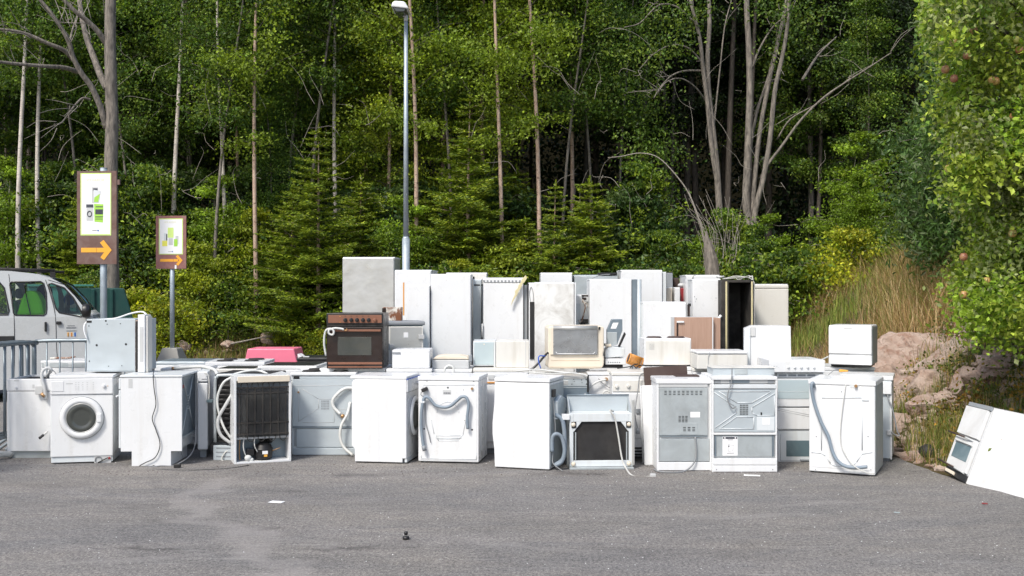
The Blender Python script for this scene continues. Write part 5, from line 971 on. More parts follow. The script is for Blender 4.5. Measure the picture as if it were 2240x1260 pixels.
for cx in (205, -340):
    for yy in (.02, 1.43):
        wl = MB().lathe((U(cx), yy, .33), [(.33, 0), (.33, .2), (.20, .2), (.2, 0)], 'y', 32).build('wheel', 'matblack', vn); MB().lathe((U(cx), yy, .33), [(.2, .01), (.15, .03), (.03, .02), (.001, .01)], 'y', 24).build('rim', 'steel', wl)
ft_ = rnd
dc = MB().box(U(145), U(169), -.017, -.0155, Z(737), Z(711)).build('door_sticker', 'paper', vn); dc.data.materials[0] = M['vanpaint']
m = MB()
for (y_, xa, xb, hh) in ((712.3, 148, 164, 1.6), (716.5, 145.5, 167, 2.4), (723.5, 145.5, 168, 1.8)):
    x = xa
    while x < xb: w_ = rnd.uniform(.5, 1.0); m.box(U(x), U(min(x+w_, xb)), -.019, -.017, Z(y_+hh), Z(y_)); x += w_+.45
m.build('sticker_lines', 'ink', dc)
for x, mt, m2 in ((149.5, 'yellow', 'ink'), (157, 'yellow', 'red'), (164.5, 'ink2', 'ink2')):
    MB().prism([(U(x-2), Z(727.5)), (U(x+2), Z(727.5)), (U(x+2), Z(735)), (U(x), Z(738)), (U(x-2), Z(735))], -.019, -.017).build('shield', mt, dc); MB().box(U(x-.6), U(x+.7), -.020, -.019, Z(737), Z(728.5)).build('shield_charge', m2, dc)
# --- green container ---------------------------------------------------------------
D = 19.5; cx0 = P3(60, 0, D).x; gc = empty('skip_container', (cx0, D, 0), 'dark green metal skip with slanted end behind the sign pole', 'container')
gc.rotation_euler = (0, 0, R(20)); u = lambda px: ((px-1120)/F*D-cx0)/(math.cos(R(20))-(px-1120)/F*math.sin(R(20))); z = lambda py: P3(0, py, D).z
MB().prism([(u(60), .2), (u(250), .2), (u(292), z(700)), (u(272), z(630)), (u(150), z(628)), (u(110), z(700)), (u(60), z(700))], 0, 1.6).build('body', 'green', gc, .02)
MB().prism([(u(60), z(627)), (u(205), z(626)), (u(205), z(622)), (u(60), z(622))], -.02, .05).build('rim', 'teal', gc, .006); MB().box(u(60), u(152), .02, .06, z(700), z(628)).build('side_panel', 'teal', gc, .01); m = MB(); [m.box(u(x), u(x)+.06, -.04, .0, .25, z(632)) for x in (160, 200, 240)]; m.build('ribs', 'green', gc, .01)
# --- litter -------------------------------------------------------------------------
def gp(px, py): D = EYE*F/(py-HZ); return Vector(((px-1120)/F*D, D, 0))
def scrap(px, py, lx_, ly_, hz, mat, name, label, cat):
    p = gp(px, py); o = MB().box(-lx_/2, lx_/2, -ly_/2, ly_/2, 0, hz).build(name, mat); o.location = (p.x, p.y, .003); o.rotation_euler = (0, 0, rnd.uniform(-.4, .4)); tag(o, label, cat); return o
scrap(605, 1099, .11, .07, .002, 'paper', 'paper_scrap', 'small white paper scrap lying on the open asphalt', 'paper')
k_ = empty('plastic_cap', gp(888, 1180), 'small black plastic cap standing on the asphalt at the front', 'cap'); MB().lathe((0, 0, .0), [(.022, 0), (.022, .02), (.012, .022), (.001, .022)], 'z', 16).build('cap_base', 'black', k_); MB().lathe((0, 0, .03), [(.012, 0), (.014, .02), (.001, .025)], 'z', 12).build('cap_knob', 'black', k_)
scrap(2154, 1103, .04, .02, .006, 'red', 'red_scrap', 'tiny red plastic scrap near the right edge of the asphalt', 'scrap')
scrap(1962, 1122, .04, .03, .003, 'paleglass', 'blue_scrap', 'tiny pale blue scrap right of centre on the asphalt', 'scrap'); scrap(1645, 1041, .14, .05, .003, 'paper', 'torn_paper', 'torn white paper strip on the ground before the instruction-sheet cooker', 'paper')
bk_ = MB().blob((0, 0, .06), .09, 1, 1, .9, 8).build('black_pot', 'matblack'); bk_.location = gp(2025, 1012)+Vector((.12, .25, 0)); tag(bk_, 'small round black pot in the grass left of the tipped oven tower', 'pot')
N = 420; yy = rs.uniform(6.1, 10.3, N); xx = rs.uniform(-1, 1, N)*np.minimum(yy*.48, 4); xx[:160] = rs.uniform(0.2, 3.6, 160); ss = rs.uniform(.0015, .0055, N)
V = []; Fc = []
for x, y, s in zip(xx, yy, ss):
    b = len(V); V += [(x-s, y, .002), (x, y-s*.8, .002), (x+s, y, .002), (x, y+s*.7, .002), (x, y, .002+s*.7)]; Fc += [(b, b+1, b+4), (b+1, b+2, b+4), (b+2, b+3, b+4), (b+3, b, b+4)]
g = npmesh('gravel_crumbs', np.array(V), np.array(Fc), M['paper']); tag(g, kind='stuff')

N = 700; xx = rs.uniform(-4.9, 3.8, N); yy = 9.35+np.abs(rs.normal(0, .55, N)); ss = rs.uniform(.002, .007, N); V = []; Fc = []
for x, y, s in zip(xx, yy, ss):
    b = len(V); t_ = rs.uniform(0, 3.1); c_, q_ = math.cos(t_)*s*1.6, math.sin(t_)*s*1.6; V += [(x-c_, y-q_, .002), (x+q_*.5, y-c_*.5, .002), (x+c_, y+q_, .003), (x-q_*.5, y+c_*.5, .004+s*.4)]; Fc += [(b, b+1, b+2, b+3)]
g = npmesh('ground_debris', np.array(V), np.array(Fc), M['board']); tag(g, kind='stuff')
# ---------------------------------------------------------------- vegetation
def leafmat(name, trans=.35, rough=.5, gain=1.):
    m, n, b = nmat(name); out = n.nodes['Material Output']; at = node(n, 'ShaderNodeAttribute'); at.attribute_name = 'tint'
    col = at.outputs[0]; n.links.new(col, b.inputs['Base Color']); b.inputs['Roughness'].default_value = rough; b.inputs['Specular IOR Level'].default_value = .35
    t = node(n, 'ShaderNodeBsdfTranslucent'); c2 = mix(n, 1.0, col, (1.25, 1.25, .55), 'MULTIPLY'); n.links.new(c2, t.inputs[0])
    x = node(n, 'ShaderNodeMixShader'); x.inputs[0].default_value = trans; n.links.new(b.outputs[0], x.inputs[1]); n.links.new(t.outputs[0], x.inputs[2]); n.links.new(x.outputs[0], out.inputs[0]); return m
LEAF = leafmat('leaves', .38); NEEDLE = leafmat('needles', .12, .55); GRASS = leafmat('grass_blades', .3, .6)
def bark(name, a, b_, sc_, dark=None, marks=False):
    m, n, b = nmat(name); v = coords(n, 'Object', sc_)
    c = mix(n, ramp(n, noise(n, 1, 6, .7, v).outputs[0], [(.35, 0), (.65, 1)]), a, b_)
    if marks: c = mix(n, ramp(n, noise(n, 1, 3, .6, coords(n, 'Object', (5, 5, 26))).outputs[0], [(.60, 0), (.66, .9)]), c, dark)
    n.links.new(c, b.inputs['Base Color']); b.inputs['Roughness'].default_value = .85; bump(n, b, noise(n, 1, 5, .7, v).outputs[0], 1, .02); return m
M['bark_grey'] = bark('grey_bark', (.075, .066, .056), (.27, .235, .195), (18, 18, 4)); M['bark_birch'] = bark('birch_bark', (.42, .36, .31), (.62, .57, .51), (8, 8, 3), (.05, .04, .035), True)
M['bark_pink'] = bark('young_birch_bark', (.34, .22, .16), (.52, .40, .31), (14, 14, 5), (.08, .05, .04), True); M['bark_dark'] = bark('dark_bark', (.045, .035, .028), (.12, .10, .08), (20, 20, 5)); M['twig'] = bark('pale_twig', (.25, .22, .18), (.40, .36, .31), (20, 20, 20))
def leaves(name, P, size, tints, parent=None, mat=None, rs_=rs, aspect=.62, up=.35, jit=.28, cell=.55):
    """P (N,3) leaf positions -> one mesh of folded leaf-shaped quads."""
    n = len(P); d = rs_.normal(size=(n, 3)); d[:, 2] -= .35; d /= np.linalg.norm(d, axis=1)[:, None]
    nn = rs_.normal(size=(n, 3)); nn[:, 2] += up*2; s_ = np.cross(d, nn); s_ /= np.linalg.norm(s_, axis=1)[:, None]+1e-9
    L_ = (size*rs_.uniform(.65, 1.3, n))[:, None]; nrm = np.cross(s_, d)
    V = np.stack([P, P+d*L_*.45+s_*L_*aspect*.5+nrm*L_*.10, P+d*L_, P+d*L_*.45-s_*L_*aspect*.5+nrm*L_*.10], 1).reshape(-1, 3)
    Fq = np.arange(n*4).reshape(n, 4)
    ti = np.asarray(tints, float); w_ = rs_.randint(0, len(ti), n); ck = np.floor(P/cell).astype(int); hsh = np.abs(ck[:, 0]*73856093 ^ ck[:, 1]*19349663 ^ ck[:, 2]*83492791) % 997/997.; same = rs_.uniform(0, 1, n) < .6; w_ = np.where(same, (hsh*7919 % 1*len(ti)).astype(int), w_)
    col = ti[w_]*np.exp(rs_.normal(0, jit, (n, 1)))*(.72+.62*hsh[:, None])
    return npmesh(name, V, Fq, mat or LEAF, parent, np.repeat(col, 4, 0))
BIRCH = [(.15, .225, .022), (.20, .275, .026), (.10, .165, .020), (.27, .33, .04)]
YELLOW = [(.28, .34, .022), (.34, .38, .025), (.20, .27, .02), (.38, .38, .03)]
MID = [(.068, .128, .018), (.10, .175, .022), (.045, .090, .015), (.17, .24, .032)]
COOL = [(.045, .095, .028), (.065, .12, .032), (.11, .17, .045)]
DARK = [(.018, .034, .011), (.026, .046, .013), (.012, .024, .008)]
FIR = [(.13, .19, .016), (.19, .26, .018), (.085, .14, .014), (.27, .33, .02)]
PROT = {}
def tree_parts(kind, H, seed, tint, n=22000, spread=1.7, z0=.25, leaf=.075, clumps=90, r=.07, bk='bark_pink', lean=.3, bow=.2, droop=.35, crown_top=1.0, drop_rate=0):
    """returns (trunk MB, leaf points)"""
    q = random.Random(seed); g = np.random.RandomState(seed); lx, ly = q.uniform(-lean, lean), q.uniform(-lean, lean)*.4; ph = q.uniform(0, 6)
    ax = lambda t: Vector((lx*t+bow*math.sin(ph+t*5)*t, ly*t+bow*.5*math.cos(ph+t*4)*t, H*t))
    m = MB(); m.tube([ax(i/12) for i in range(13)], r, 8, True, 2, r1=r*.22); m2 = MB()
    pts = []
    for i in range(clumps):
        t = z0+(crown_top-z0)*(q.random()**.85); a = q.uniform(0, 2*math.pi); prof = (1-((t-z0)/(1.02-z0))**2.2)*(.45+.55*min(1, (t-z0)/.15)); L_ = spread*prof*q.uniform(.45, 1.1)+.12
        b = ax(t); tip = b+Vector((math.cos(a)*L_, math.sin(a)*L_, L_*q.uniform(.1, .75)))
        mid = (b+tip)/2+Vector((0, 0, .12*L_)); end = tip+Vector((math.cos(a)*.2, math.sin(a)*.2, -droop*L_*.5))
        m2.tube([b, mid, tip, end] if H < 6 else [b, mid, tip], r*.15*(1.15-t)+.003, 4, True, 2, r1=.003, cap=False)
        k = int(n/clumps*q.uniform(.5, 1.5)); u = g.uniform(.25, 1, k)[:, None]
        cc = np.array(b)*(1-u)**2+2*np.array(mid)*u*(1-u)+np.array(end)*u**2; sg = .09+.13*L_/max(spread, .1)
        off = g.normal(0, 1, (k, 3))*np.array([sg*1.25, sg*1.25, sg*.38]); st = g.randint(0, 7, k); off[:, 2] -= (st % 3 == 0)*g.uniform(0, droop, k)
        pts.append(cc+off)
    return m, m2, np.concatenate(pts)
def proto(key, **k):
    if key not in PROT:
        m, m2, p = tree_parts(key, **{a: b for a, b in k.items() if a not in ()}); t = m.build('trunk', k.get('bk', 'bark_pink')); c = leaves('crown', p, k.get('leaf', .075), k['tint'], rs_=np.random.RandomState(k['seed']))
        b_ = m2.build('branches', 'twig' if k['H'] < 6 else 'bark_dark'); PROT[key] = [t, b_, c]; [C.objects.unlink(o) for o in (t, b_, c)]
    return PROT[key]
def plant(key, name, px, D, label, cat='tree', s=1., rz=0., group=None, z=None, sz=None):
    x = P3(px, 0, D).x; zz = float(height(x, D))-.05 if z is None else z
    o = empty(name, (x, D, zz), label, cat, rz, group); o.scale = (s, s, sz or s)
    for q in PROT[key]:
        c = q.copy(); C.objects.link(c); c.parent = o
    return o
def spruce(key, H, seed, tint, W=1.3, dens=1.):
    q = random.Random(seed); g = np.random.RandomState(seed); m = MB(); m.tube([(0, 0, 0), (q.uniform(-.05, .05), 0, H*.5), (0, 0, H)], .02+.011*H, 7, True, 4, r1=.006)
    V = []; col = []; z = .15; bases = []; dirs = []; wid = []; ln = []
    while z < H-.1:
        Lb = W*(1-z/H)**.8*q.uniform(.8, 1.1)+.08; nb = 5+int(q.random()*2); a0 = q.uniform(0, 6.3)
        for b in range(nb):
            a = a0+b*2*math.pi/nb+q.uniform(-.5, .5); L_ = Lb*q.uniform(.45, 1.3); d = Vector((math.cos(a), math.sin(a), .30)); 
            P_ = [Vector((0, 0, z)), Vector((0, 0, z))+d*L_*.5+Vector((0, 0, -.03*L_)), Vector((0, 0, z))+Vector((math.cos(a)*L_, math.sin(a)*L_, .18*L_))]
            m.tube(P_, .010, 3, True, 2, r1=.003, cap=False); A, B, Cc = [np.array(p) for p in P_]
            nt_ = max(5, int(L_*22*dens))
            for t in np.linspace(.12, 1, nt_):
                c = A*(1-t)**2+2*B*t*(1-t)+Cc*t*t; tan = (B-A)*(1-t)+(Cc-B)*t; tan /= np.linalg.norm(tan)+1e-9; si = np.cross(tan, [0, 0, 1]); si /= np.linalg.norm(si)+1e-9
                for sg in (-1, 1):
                    tl = L_*.42*(1.08-t)+.06; dd = tan*.75+si*sg+np.array([0, 0, g.normal(0, .12)-.10]); dd /= np.linalg.norm(dd); kk = max(2, int(tl/.05))
                    for j in range(kk):
                        bases.append(c+dd*tl*j/kk); dirs.append(dd+g.normal(0, .25, 3)); ln.append(.09); 
            for j in range(4): bases.append(Cc); dirs.append((Cc-B)/L_*2+g.normal(0, .2, 3)); ln.append(.10)
        z += q.uniform(.12, .20)*max(.6, H/5)
    for j in range(60): bases.append(np.array([0, 0, H-.5*g.random_sample()])); dirs.append(np.array([g.normal(0, .6), g.normal(0, .6), .8])); ln.append(.09)
    B_ = np.array(bases); Dd = np.array(dirs); Dd /= np.linalg.norm(Dd, axis=1)[:, None]; Ln = np.array(ln)[:, None]*g.uniform(.8, 1.3, (len(B_), 1)); S_ = np.cross(Dd, g.normal(size=(len(B_), 3))+[0, 0, 1.2]); S_ /= np.linalg.norm(S_, axis=1)[:, None]; wd = .018
    V = np.stack([B_-S_*wd, B_+Dd*Ln-S_*wd*.3, B_+Dd*Ln+S_*wd*.3, B_+S_*wd], 1).reshape(-1, 3); ti = np.array(tint)
    tc = ti[g.randint(0, len(ti), len(B_))]*np.exp(g.normal(0, .2, (len(B_), 1))); t = m.build('trunk', 'bark_pink'); c = npmesh('crown', V, np.arange(len(V)).reshape(-1, 4), NEEDLE, None, np.repeat(tc, 4, 0)); PROT[key] = [t, c]; [C.objects.unlink(o) for o in (t, c)]
# prototypes
proto('birch_y', H=13.5, seed=11, tint=YELLOW[:1]+BIRCH+YELLOW[2:3], n=46000, spread=1.7, z0=.22, leaf=.085, clumps=150, bk='bark_pink', r=.075)
proto('birch_a', H=14.5, seed=12, tint=BIRCH+COOL[1:], n=46000, spread=1.8, z0=.38, leaf=.085, clumps=130, bk='bark_pink', r=.07)
proto('birch_b', H=14, seed=13, tint=MID+BIRCH[:2], n=46000, spread=1.9, z0=.42, leaf=.085, clumps=110, bk='bark_birch', r=.085, lean=.8)
proto('broad_a', H=14, seed=14, tint=MID, n=56000, spread=2.6, z0=.24, leaf=.095, clumps=150, bk='bark_grey', r=.10, droop=.25)
proto('broad_b', H=15, seed=15, tint=DARK+MID[2:3], n=52000, spread=2.8, z0=.34, leaf=.09, clumps=120, bk='bark_dark', r=.13, droop=.2)
proto('slim', H=9, seed=16, tint=MID, n=16000, spread=1.1, z0=.45, leaf=.075, clumps=50, bk='bark_grey', r=.045, lean=.6)
proto('slim_birch', H=14.5, seed=41, tint=BIRCH[:2]+YELLOW[2:3], n=15000, spread=1.25, z0=.30, leaf=.085, clumps=80, bk='bark_pink', r=.062, lean=.7, bow=.3)
proto('slim_white', H=14.5, seed=42, tint=MID+BIRCH[2:3], n=12000, spread=1.25, z0=.36, leaf=.085, clumps=64, bk='bark_birch', r=.07, lean=1.1, bow=.35)
proto('slim_open', H=12, seed=43, tint=MID, n=9000, spread=1.2, z0=.42, leaf=.085, clumps=56, bk='bark_grey', r=.05, lean=.8, bow=.35)
proto('sapling_a', H=3.6, seed=17, tint=MID+YELLOW[2:3], n=9000, spread=1.0, z0=.10, leaf=.085, clumps=46, bk='twig', r=.022, droop=.1)
proto('sapling_y', H=3.0, seed=18, tint=YELLOW[:3]+BIRCH[3:], n=8000, spread=.95, z0=.06, leaf=.09, clumps=44, bk='twig', r=.02, droop=.1)
proto('sapling_g', H=4.6, seed=19, tint=[(.16, .25, .018), (.20, .30, .02), (.12, .20, .016)], n=11000, spread=1.15, z0=.12, leaf=.095, clumps=54, bk='twig', r=.025, droop=.15)
proto('bush_a', H=1.7, seed=20, tint=MID+BIRCH[1:2], n=6500, spread=.95, z0=.03, leaf=.075, clumps=40, bk='twig', r=.015, droop=.1)
proto('bush_y', H=1.3, seed=21, tint=YELLOW, n=4500, spread=.75, z0=.03, leaf=.08, clumps=34, bk='twig', r=.012, droop=.1)
proto('bush_d', H=2.6, seed=22, tint=COOL, n=9000, spread=1.3, z0=.04, leaf=.085, clumps=46, bk='twig', r=.02, droop=.1)
spruce('spruce_a', 6.2, 31, FIR, 1.9); spruce('spruce_b', 4.0, 32, FIR[:2]+FIR[3:], 1.5); spruce('spruce_c', 7.6, 33, FIR[:3], 1.6, .9)
# --- named forest trees --------------------------------------------------------
FG = 'trees of the forest edge'
edge = [  # key, px, D, s, label
 ('slim_white', 42, 26.2, 1.0, 'slender white-barked birch nearest the left edge'), ('slim_white', 92, 26.9, .95, 'second white birch from the left edge'),
 ('broad_a', -60, 29, 1.05, 'leafy tree at the far left edge of the forest'), ('broad_a', 150, 31, 1.0, 'dense green tree behind the big bare-limbed tree'),
 ('slim_white', 378, 26.8, 1.0, 'white spotted birch above the smaller sign'), ('broad_a', 412, 30.5, .98, 'leafy grey-trunked tree just right of the white birch over the smaller sign'),
 ('slim_open', 463, 25.9, 1.0, 'thin grey bare-stemmed tree right of the smaller sign'), ('slim_white', 490, 26.8, .85, 'birch with pale stem right of the thin grey tree'),
 ('slim_birch', 562, 25.8, 1.0, 'young birch with long pinkish bare stem left of the spruces'), ('slim', 584, 27.2, .7, 'short thin pale stem beside the pinkish birch'),
 ('slim_open', 672, 27.5, 1.1, 'thin leaning grey trunk above the left spruce'), ('slim_white', 745, 27.8, .95, 'white-flecked birch deep between spruce and lamp'),
 ('birch_y', 800, 30.3, 1.0, 'yellow-green birch left of the street lamp'), ('slim_birch', 908, 26.3, 1.05, 'birch with pinkish stem close behind the street lamp'),
 ('birch_y', 965, 29.8, 1.0, 'dark-stemmed birch right of the street lamp'), ('slim_birch', 1100, 26.2, 1.0, 'tall thin birch left of the centre with kinked pink stem'),
 ('slim_birch', 1180, 26.6, 1.05, 'straight pinkish birch right of the kinked one'), ('birch_a', 1028, 30.5, 1.0, 'pale green birch behind the central spruce'),
 ('birch_a', 1250, 29, .98, 'birch at the edge of the dark gap'), ('broad_a', 640, 32, 1.08, 'dense tree behind the left spruce group'),
 ('slim_open', 1302, 28.5, .95, 'thin grey trunk standing in the dark gap'), ('slim_open', 1348, 29.5, 1.0, 'second thin grey trunk in the dark gap'), ('broad_b', 1400, 33, .95, 'dark tree deep behind the oak saplings'),
 ('broad_b', 1500, 35, 1.05, 'dark broad tree behind the two-stemmed tree'), ('broad_a', 1775, 34, 1.02, 'green-crowned tree right of the many-stemmed tree'), ('broad_b', 1680, 36, 1.05, 'dark tree behind the many-stemmed tree'),
 ('broad_b', 1900, 33, 1.0, 'dark tree above the long bare branch'), ('broad_b', 2020, 31, 1.0, 'dark tree left of the apple tree'), ('slim', 1890, 30, .95, 'leaning bare trunk in the dark right of the forest'),
 ('broad_b', 2150, 34, 1.05, 'dark broad tree behind the apple tree'), ('broad_b', 1300, 36, 1.05, 'dark tree behind the thin grey trunks'), ('broad_b', 2290, 30, 1.0, 'dark tree at the far right edge'), ('broad_b', 1790, 39, 1.1, 'far dark tree in the right gap'),
 ('broad_b', 60, 34, 1.0, 'dark tree deep behind the left birches'), ('broad_b', 250, 34, 1.05, 'dark tree deep behind the big bare-limbed tree'), ('broad_b', 540, 35, 1.05, 'dark tree deep behind the pinkish birch'), ('broad_b', 860, 36, 1.05, 'dark tree deep behind the lamp'), ('broad_b', 1080, 35, 1.05, 'dark tree deep behind the central birches'),
 ('birch_a', 520, 30.5, .95, 'pale green birch between the thin grey tree and the pinkish birch'), ('birch_y', 1060, 28.6, .95, 'yellow-green birch between the central spruce and the kinked birch'), ('birch_y', 850, 28.4, .9, 'yellow-green birch just left of the lamp pole'), ('slim_open', 990, 27.4, 1.05, 'thin dark stem right of the street lamp'), ('slim_open', 290, 27.0, .9, 'leaning thin brown trunk right of the big bare-limbed tree'), ('slim_open', 1225, 27.6, 1.0, 'thin stem between the pink birch and the dark gap'), ('slim_open', 620, 28.6, 1.0, 'thin stem over the small leaning spruce'), ('slim_open', 180, 28, 1.0, 'thin stem just left of the big bare-limbed tree'),
 ('broad_a', 330, 33, .95, 'green tree between the two signs'), ('broad_a', 780, 33.5, 1.05, 'green tree behind the white-flecked birch')]
for i, (k, px, D, s, lb) in enumerate(edge):
    nm = {'birch': 'birch_tree', 'slim': 'slim_tree', 'broad': 'leafy_tree', 'slim': 'slim_tree'}[k.split('_')[0]]
    plant(k, nm, px, D, lb, 'tree', s, rnd.uniform(0, 6.28) if k != 'slim' else i*1.7, FG)
for k, px, D, s, lb in [('spruce_a', 697, 25.2, .86, 'bright green spruce left of the steel cabinet'), ('spruce_b', 640, 26.3, .9, 'small spruce leaning on the left of the bright spruce'), ('spruce_b', 790, 27.0, .95, 'taller dark spruce behind the steel cabinet'), ('spruce_a', 1028, 26.3, .98, 'tall thin-topped spruce right of the street lamp'),
    ('spruce_a', 1215, 25.2, .66, 'bushy spruce above the middle fridges'), ('spruce_b', 1290, 25.6, 1.0, 'low spreading spruce right of the bushy one'), ('spruce_b', 1150, 26.0, .75, 'low spruce left of the bushy one'), ('spruce_b', 930, 26.6, .8, 'low spruce hidden by oak leaves near the lamp'), ('spruce_b', 300, 28.0, .9, 'dark spruce behind the large sign'), ('spruce_b', 170, 26.5, .8, 'small bright spruce above the van roof'), ('spruce_b', 1130, 28.5, 1.0, 'dark spruce between the pink birches')]:
    plant(k, 'spruce_tree', px, D, lb, 'tree', s, rnd.uniform(0, 6.28), 'spruces at the forest edge')
sh = 0
ROW = [('bush_y', 1860, 24.6, 1.1), ('bush_a', 1990, 23.4, .8), ('bush_y', 1780, 25.4, .9), ('bush_a', 2060, 21.5, .7), ('bush_y', 300, 25.3, 1.2), ('bush_y', 350, 25.0, 1.0), ('sapling_y', 420, 25.8, .85), ('sapling_g', 460, 26.8, .8), ('sapling_a', 330, 26.9, 1.1), ('bush_a', 500, 25.8, 1.0), ('sapling_y', 545, 26.6, .95), ('bush_a', 590, 26.2, 1.1), ('bush_y', 640, 25.4, .7), ('sapling_a', 250, 27, 1.2), ('bush_a', 200, 26, 1.0), ('sapling_a', 110, 27.5, 1.1), ('sapling_g', 20, 27, .9), ('bush_d', 400, 27.5, 1.1), ('bush_y', 712, 24.6, .55), ('bush_y', 690, 25.2, .6),
 ('sapling_a', 860, 25.8, .75), ('sapling_g', 905, 26.0, .75), ('bush_a', 840, 25.0, 1.2), ('sapling_y', 1000, 25.2, .72), ('bush_a', 950, 25.2, 1.25), ('bush_y', 1075, 25.1, 1.2), ('sapling_y', 1120, 25.6, .85), ('bush_a', 1180, 25.2, 1.3), ('bush_a', 1330, 25.4, 1.2), ('bush_d', 1380, 26.8, 1.25), ('bush_d', 1430, 28, .9), ('sapling_a', 1410, 27.2, 1.1), ('sapling_a', 1460, 26.2, .7), ('bush_a', 1400, 25.2, 1.2), ('bush_a', 1480, 25.2, 1.2), ('sapling_g', 1520, 26.0, .55), ('bush_a', 1590, 25.4, 1.4), ('sapling_g', 1560, 27, .5), ('sapling_g', 1670, 26.2, .62), ('bush_a', 1640, 25.2, 1.3), ('sapling_a', 1790, 27.8, .6), ('bush_a', 1700, 25.0, 1.3), ('sapling_g', 1740, 26.6, .42), ('bush_a', 1765, 26.6, .9), ('sapling_g', 1855, 27.2, .85), ('sapling_g', 1890, 26.0, .58), ('bush_a', 1830, 26.8, .9), ('sapling_g', 1930, 27.5, .45), ('bush_a', 1900, 26.8, .9), ('bush_d', 1960, 26.5, .5), ('bush_a', 1970, 26.5, .7), ('sapling_y', 1460, 25.6, .55), ('bush_d', 2090, 23.5, 1.1), ('bush_d', 2050, 24, .8), ('bush_d', 2110, 22, 1.3), ('sapling_a', 2130, 25, 1.7), ('bush_d', 2160, 21, 1.6), ('sapling_a', 1600, 25.9, .85), ('sapling_a', 1655, 25.6, .75), ('sapling_y', 1575, 25.4, .7), ('bush_d', 760, 28.5, 1.3), ('bush_d', 1240, 27.5, .9), ('sapling_a', 1280, 28.5, .7), ('bush_d', 140, 28.5, 1.5), ('bush_d', 560, 28.5, 1.5), ('bush_d', 900, 28.5, 1.4), ('bush_d', 1050, 28.5, 1.4), ('bush_d', 320, 29, 1.5)]
desc = {'bush_y': 'yellow-green bush', 'bush_a': 'mid-green leafy bush', 'bush_d': 'cool green shrub', 'sapling_y': 'yellow-leaved sapling', 'sapling_g': 'bright green rowan-like sapling', 'sapling_a': 'mid-green sapling'}
marks = [(-50, 'at the left edge'), (95, 'above the van roof'), (222, 'by the large sign'), (330, 'between the signs'), (400, 'by the smaller sign'), (463, 'at the thin grey tree'), (562, 'at the pinkish birch'), (625, 'behind the pink chest'), (697, 'under the bright spruce'), (800, 'behind the steel cabinet'), (890, 'beside the street lamp'), (960, 'right of the street lamp'), (1028, 'under the central spruce'), (1100, 'at the kinked birch'), (1180, 'at the straight pink birch'), (1240, 'under the bushy spruce'), (1310, 'at the thin grey trunks'), (1380, 'above the tallest white fridge'), (1450, 'above the grey cabinet'), (1520, 'above the pitted fridge'), (1590, 'at the two-stemmed tree'), (1650, 'at the many-stemmed tree'), (1730, 'above the end fridge'), (1800, 'over the dry grass'), (1870, 'at the foot of the dark gap'), (1950, 'over the rock'), (2060, 'left of the apple tree'), (2150, 'behind the apple tree')]
used = {}
for k, px, D, s in ROW:
    mk = min(marks, key=lambda q: abs(q[0]-px))[1]; base = f'{desc[k]} {mk}'
    used[base] = used.get(base, 0)+1; lb = base if used[base] == 1 else base+(', the deeper one' if used[base] == 2 else ', the deepest one')
    plant(k, 'sapling' if 'sap' in k else 'bush', px, D, lb, 'sapling' if 'sap' in k else 'bush', s, rnd.uniform(0, 6.28), 'undergrowth along the forest edge')
# --- big bare-limbed tree, two-stemmed tree, many-stemmed tree ------------------
def limbs(name, label, D, strokes, z0, mat='bark_grey', twigs=12, seed=1, foliage=None, group=None):
    q = random.Random(seed); bx_ = P3(strokes[0][0][0][0], 0, D).x; o = empty(name, (bx_, D, 0), label, 'tree'); m = MB(); tips = []
    for pts, r0, r1, yo in strokes:
        P_ = []
        for i, p in enumerate(pts):
            dd = yo*i/(len(pts)-1); w_ = P3(p[0], p[1], D+dd); P_.append(w_-Vector((bx_, D, 0)))
        m.tube(P_, r0, 12, True, 5, r1=r1); tips.append((P_, r1))
    m.build('trunk', mat, o); t = MB()
    for P_, r1 in tips[1:]:
        for j in range(twigs):
            a_ = P_[q.randrange(len(P_)//2, len(P_))]+Vector((q.uniform(-.1, .1), 0, q.uniform(-.1, .1))); d = (P_[-1]-P_[0]).normalized(); e = a_+(d+Vector((q.uniform(-.8, .8), q.uniform(-.8, .8), q.uniform(-.6, .9))))*q.uniform(.15, .7)
            t.tube([a_, (a_+e)/2+Vector((q.uniform(-.12, .12), 0, q.uniform(-.08, .12))), e], .008, 4, True, 3, r1=.003)
    if tips[1:]: t.build('twigs', 'twig', o)
    if foliage:
        g = np.random.RandomState(seed); pp = np.concatenate([np.array(P3(x, y, D+g.uniform(-.8, .8)))-[bx_, D, 0]+g.normal(0, 1, (n, 3))*[sx_, sx_, sx_*.6] for x, y, n, sx_ in foliage]); leaves('crown', pp, .085, MID+[(.09, .14, .02)], o, rs_=g)
    return o
limbs('bare_limbed_tree', 'big grey-barked tree with bare leafless limbs behind the large sign', 21.5, [
  ([(247, 700), (245, 620), (243, 480), (243, 350), (245, 270), (243, 180), (241, 90), (242, 0), (243, -80)], .15, .10, 0),
  ([(233, 280), (220, 235), (200, 190), (178, 160), (160, 125), (150, 90), (130, 55), (105, 20), (70, -20)], .065, .03, -1.0),
  ([(235, 195), (220, 165), (205, 125), (190, 85), (180, 40), (172, -10)], .075, .045, .8), ([(232, 95), (215, 70), (190, 45), (165, 25), (130, -10)], .06, .035, -.6),
  ([(160, 130), (140, 110), (105, 95), (60, 75), (20, 66), (-30, 62)], .05, .02, -1.), ([(170, 157), (140, 148), (100, 145), (40, 140), (-20, 133)], .05, .025, -1.5),
  ([(198, 218), (180, 215), (160, 235), (135, 268), (118, 272)], .025, .01, -.5), ([(152, 95), (160, 60), (168, 38)], .025, .01, .4)], 0, 'bark_grey', 9, 3)
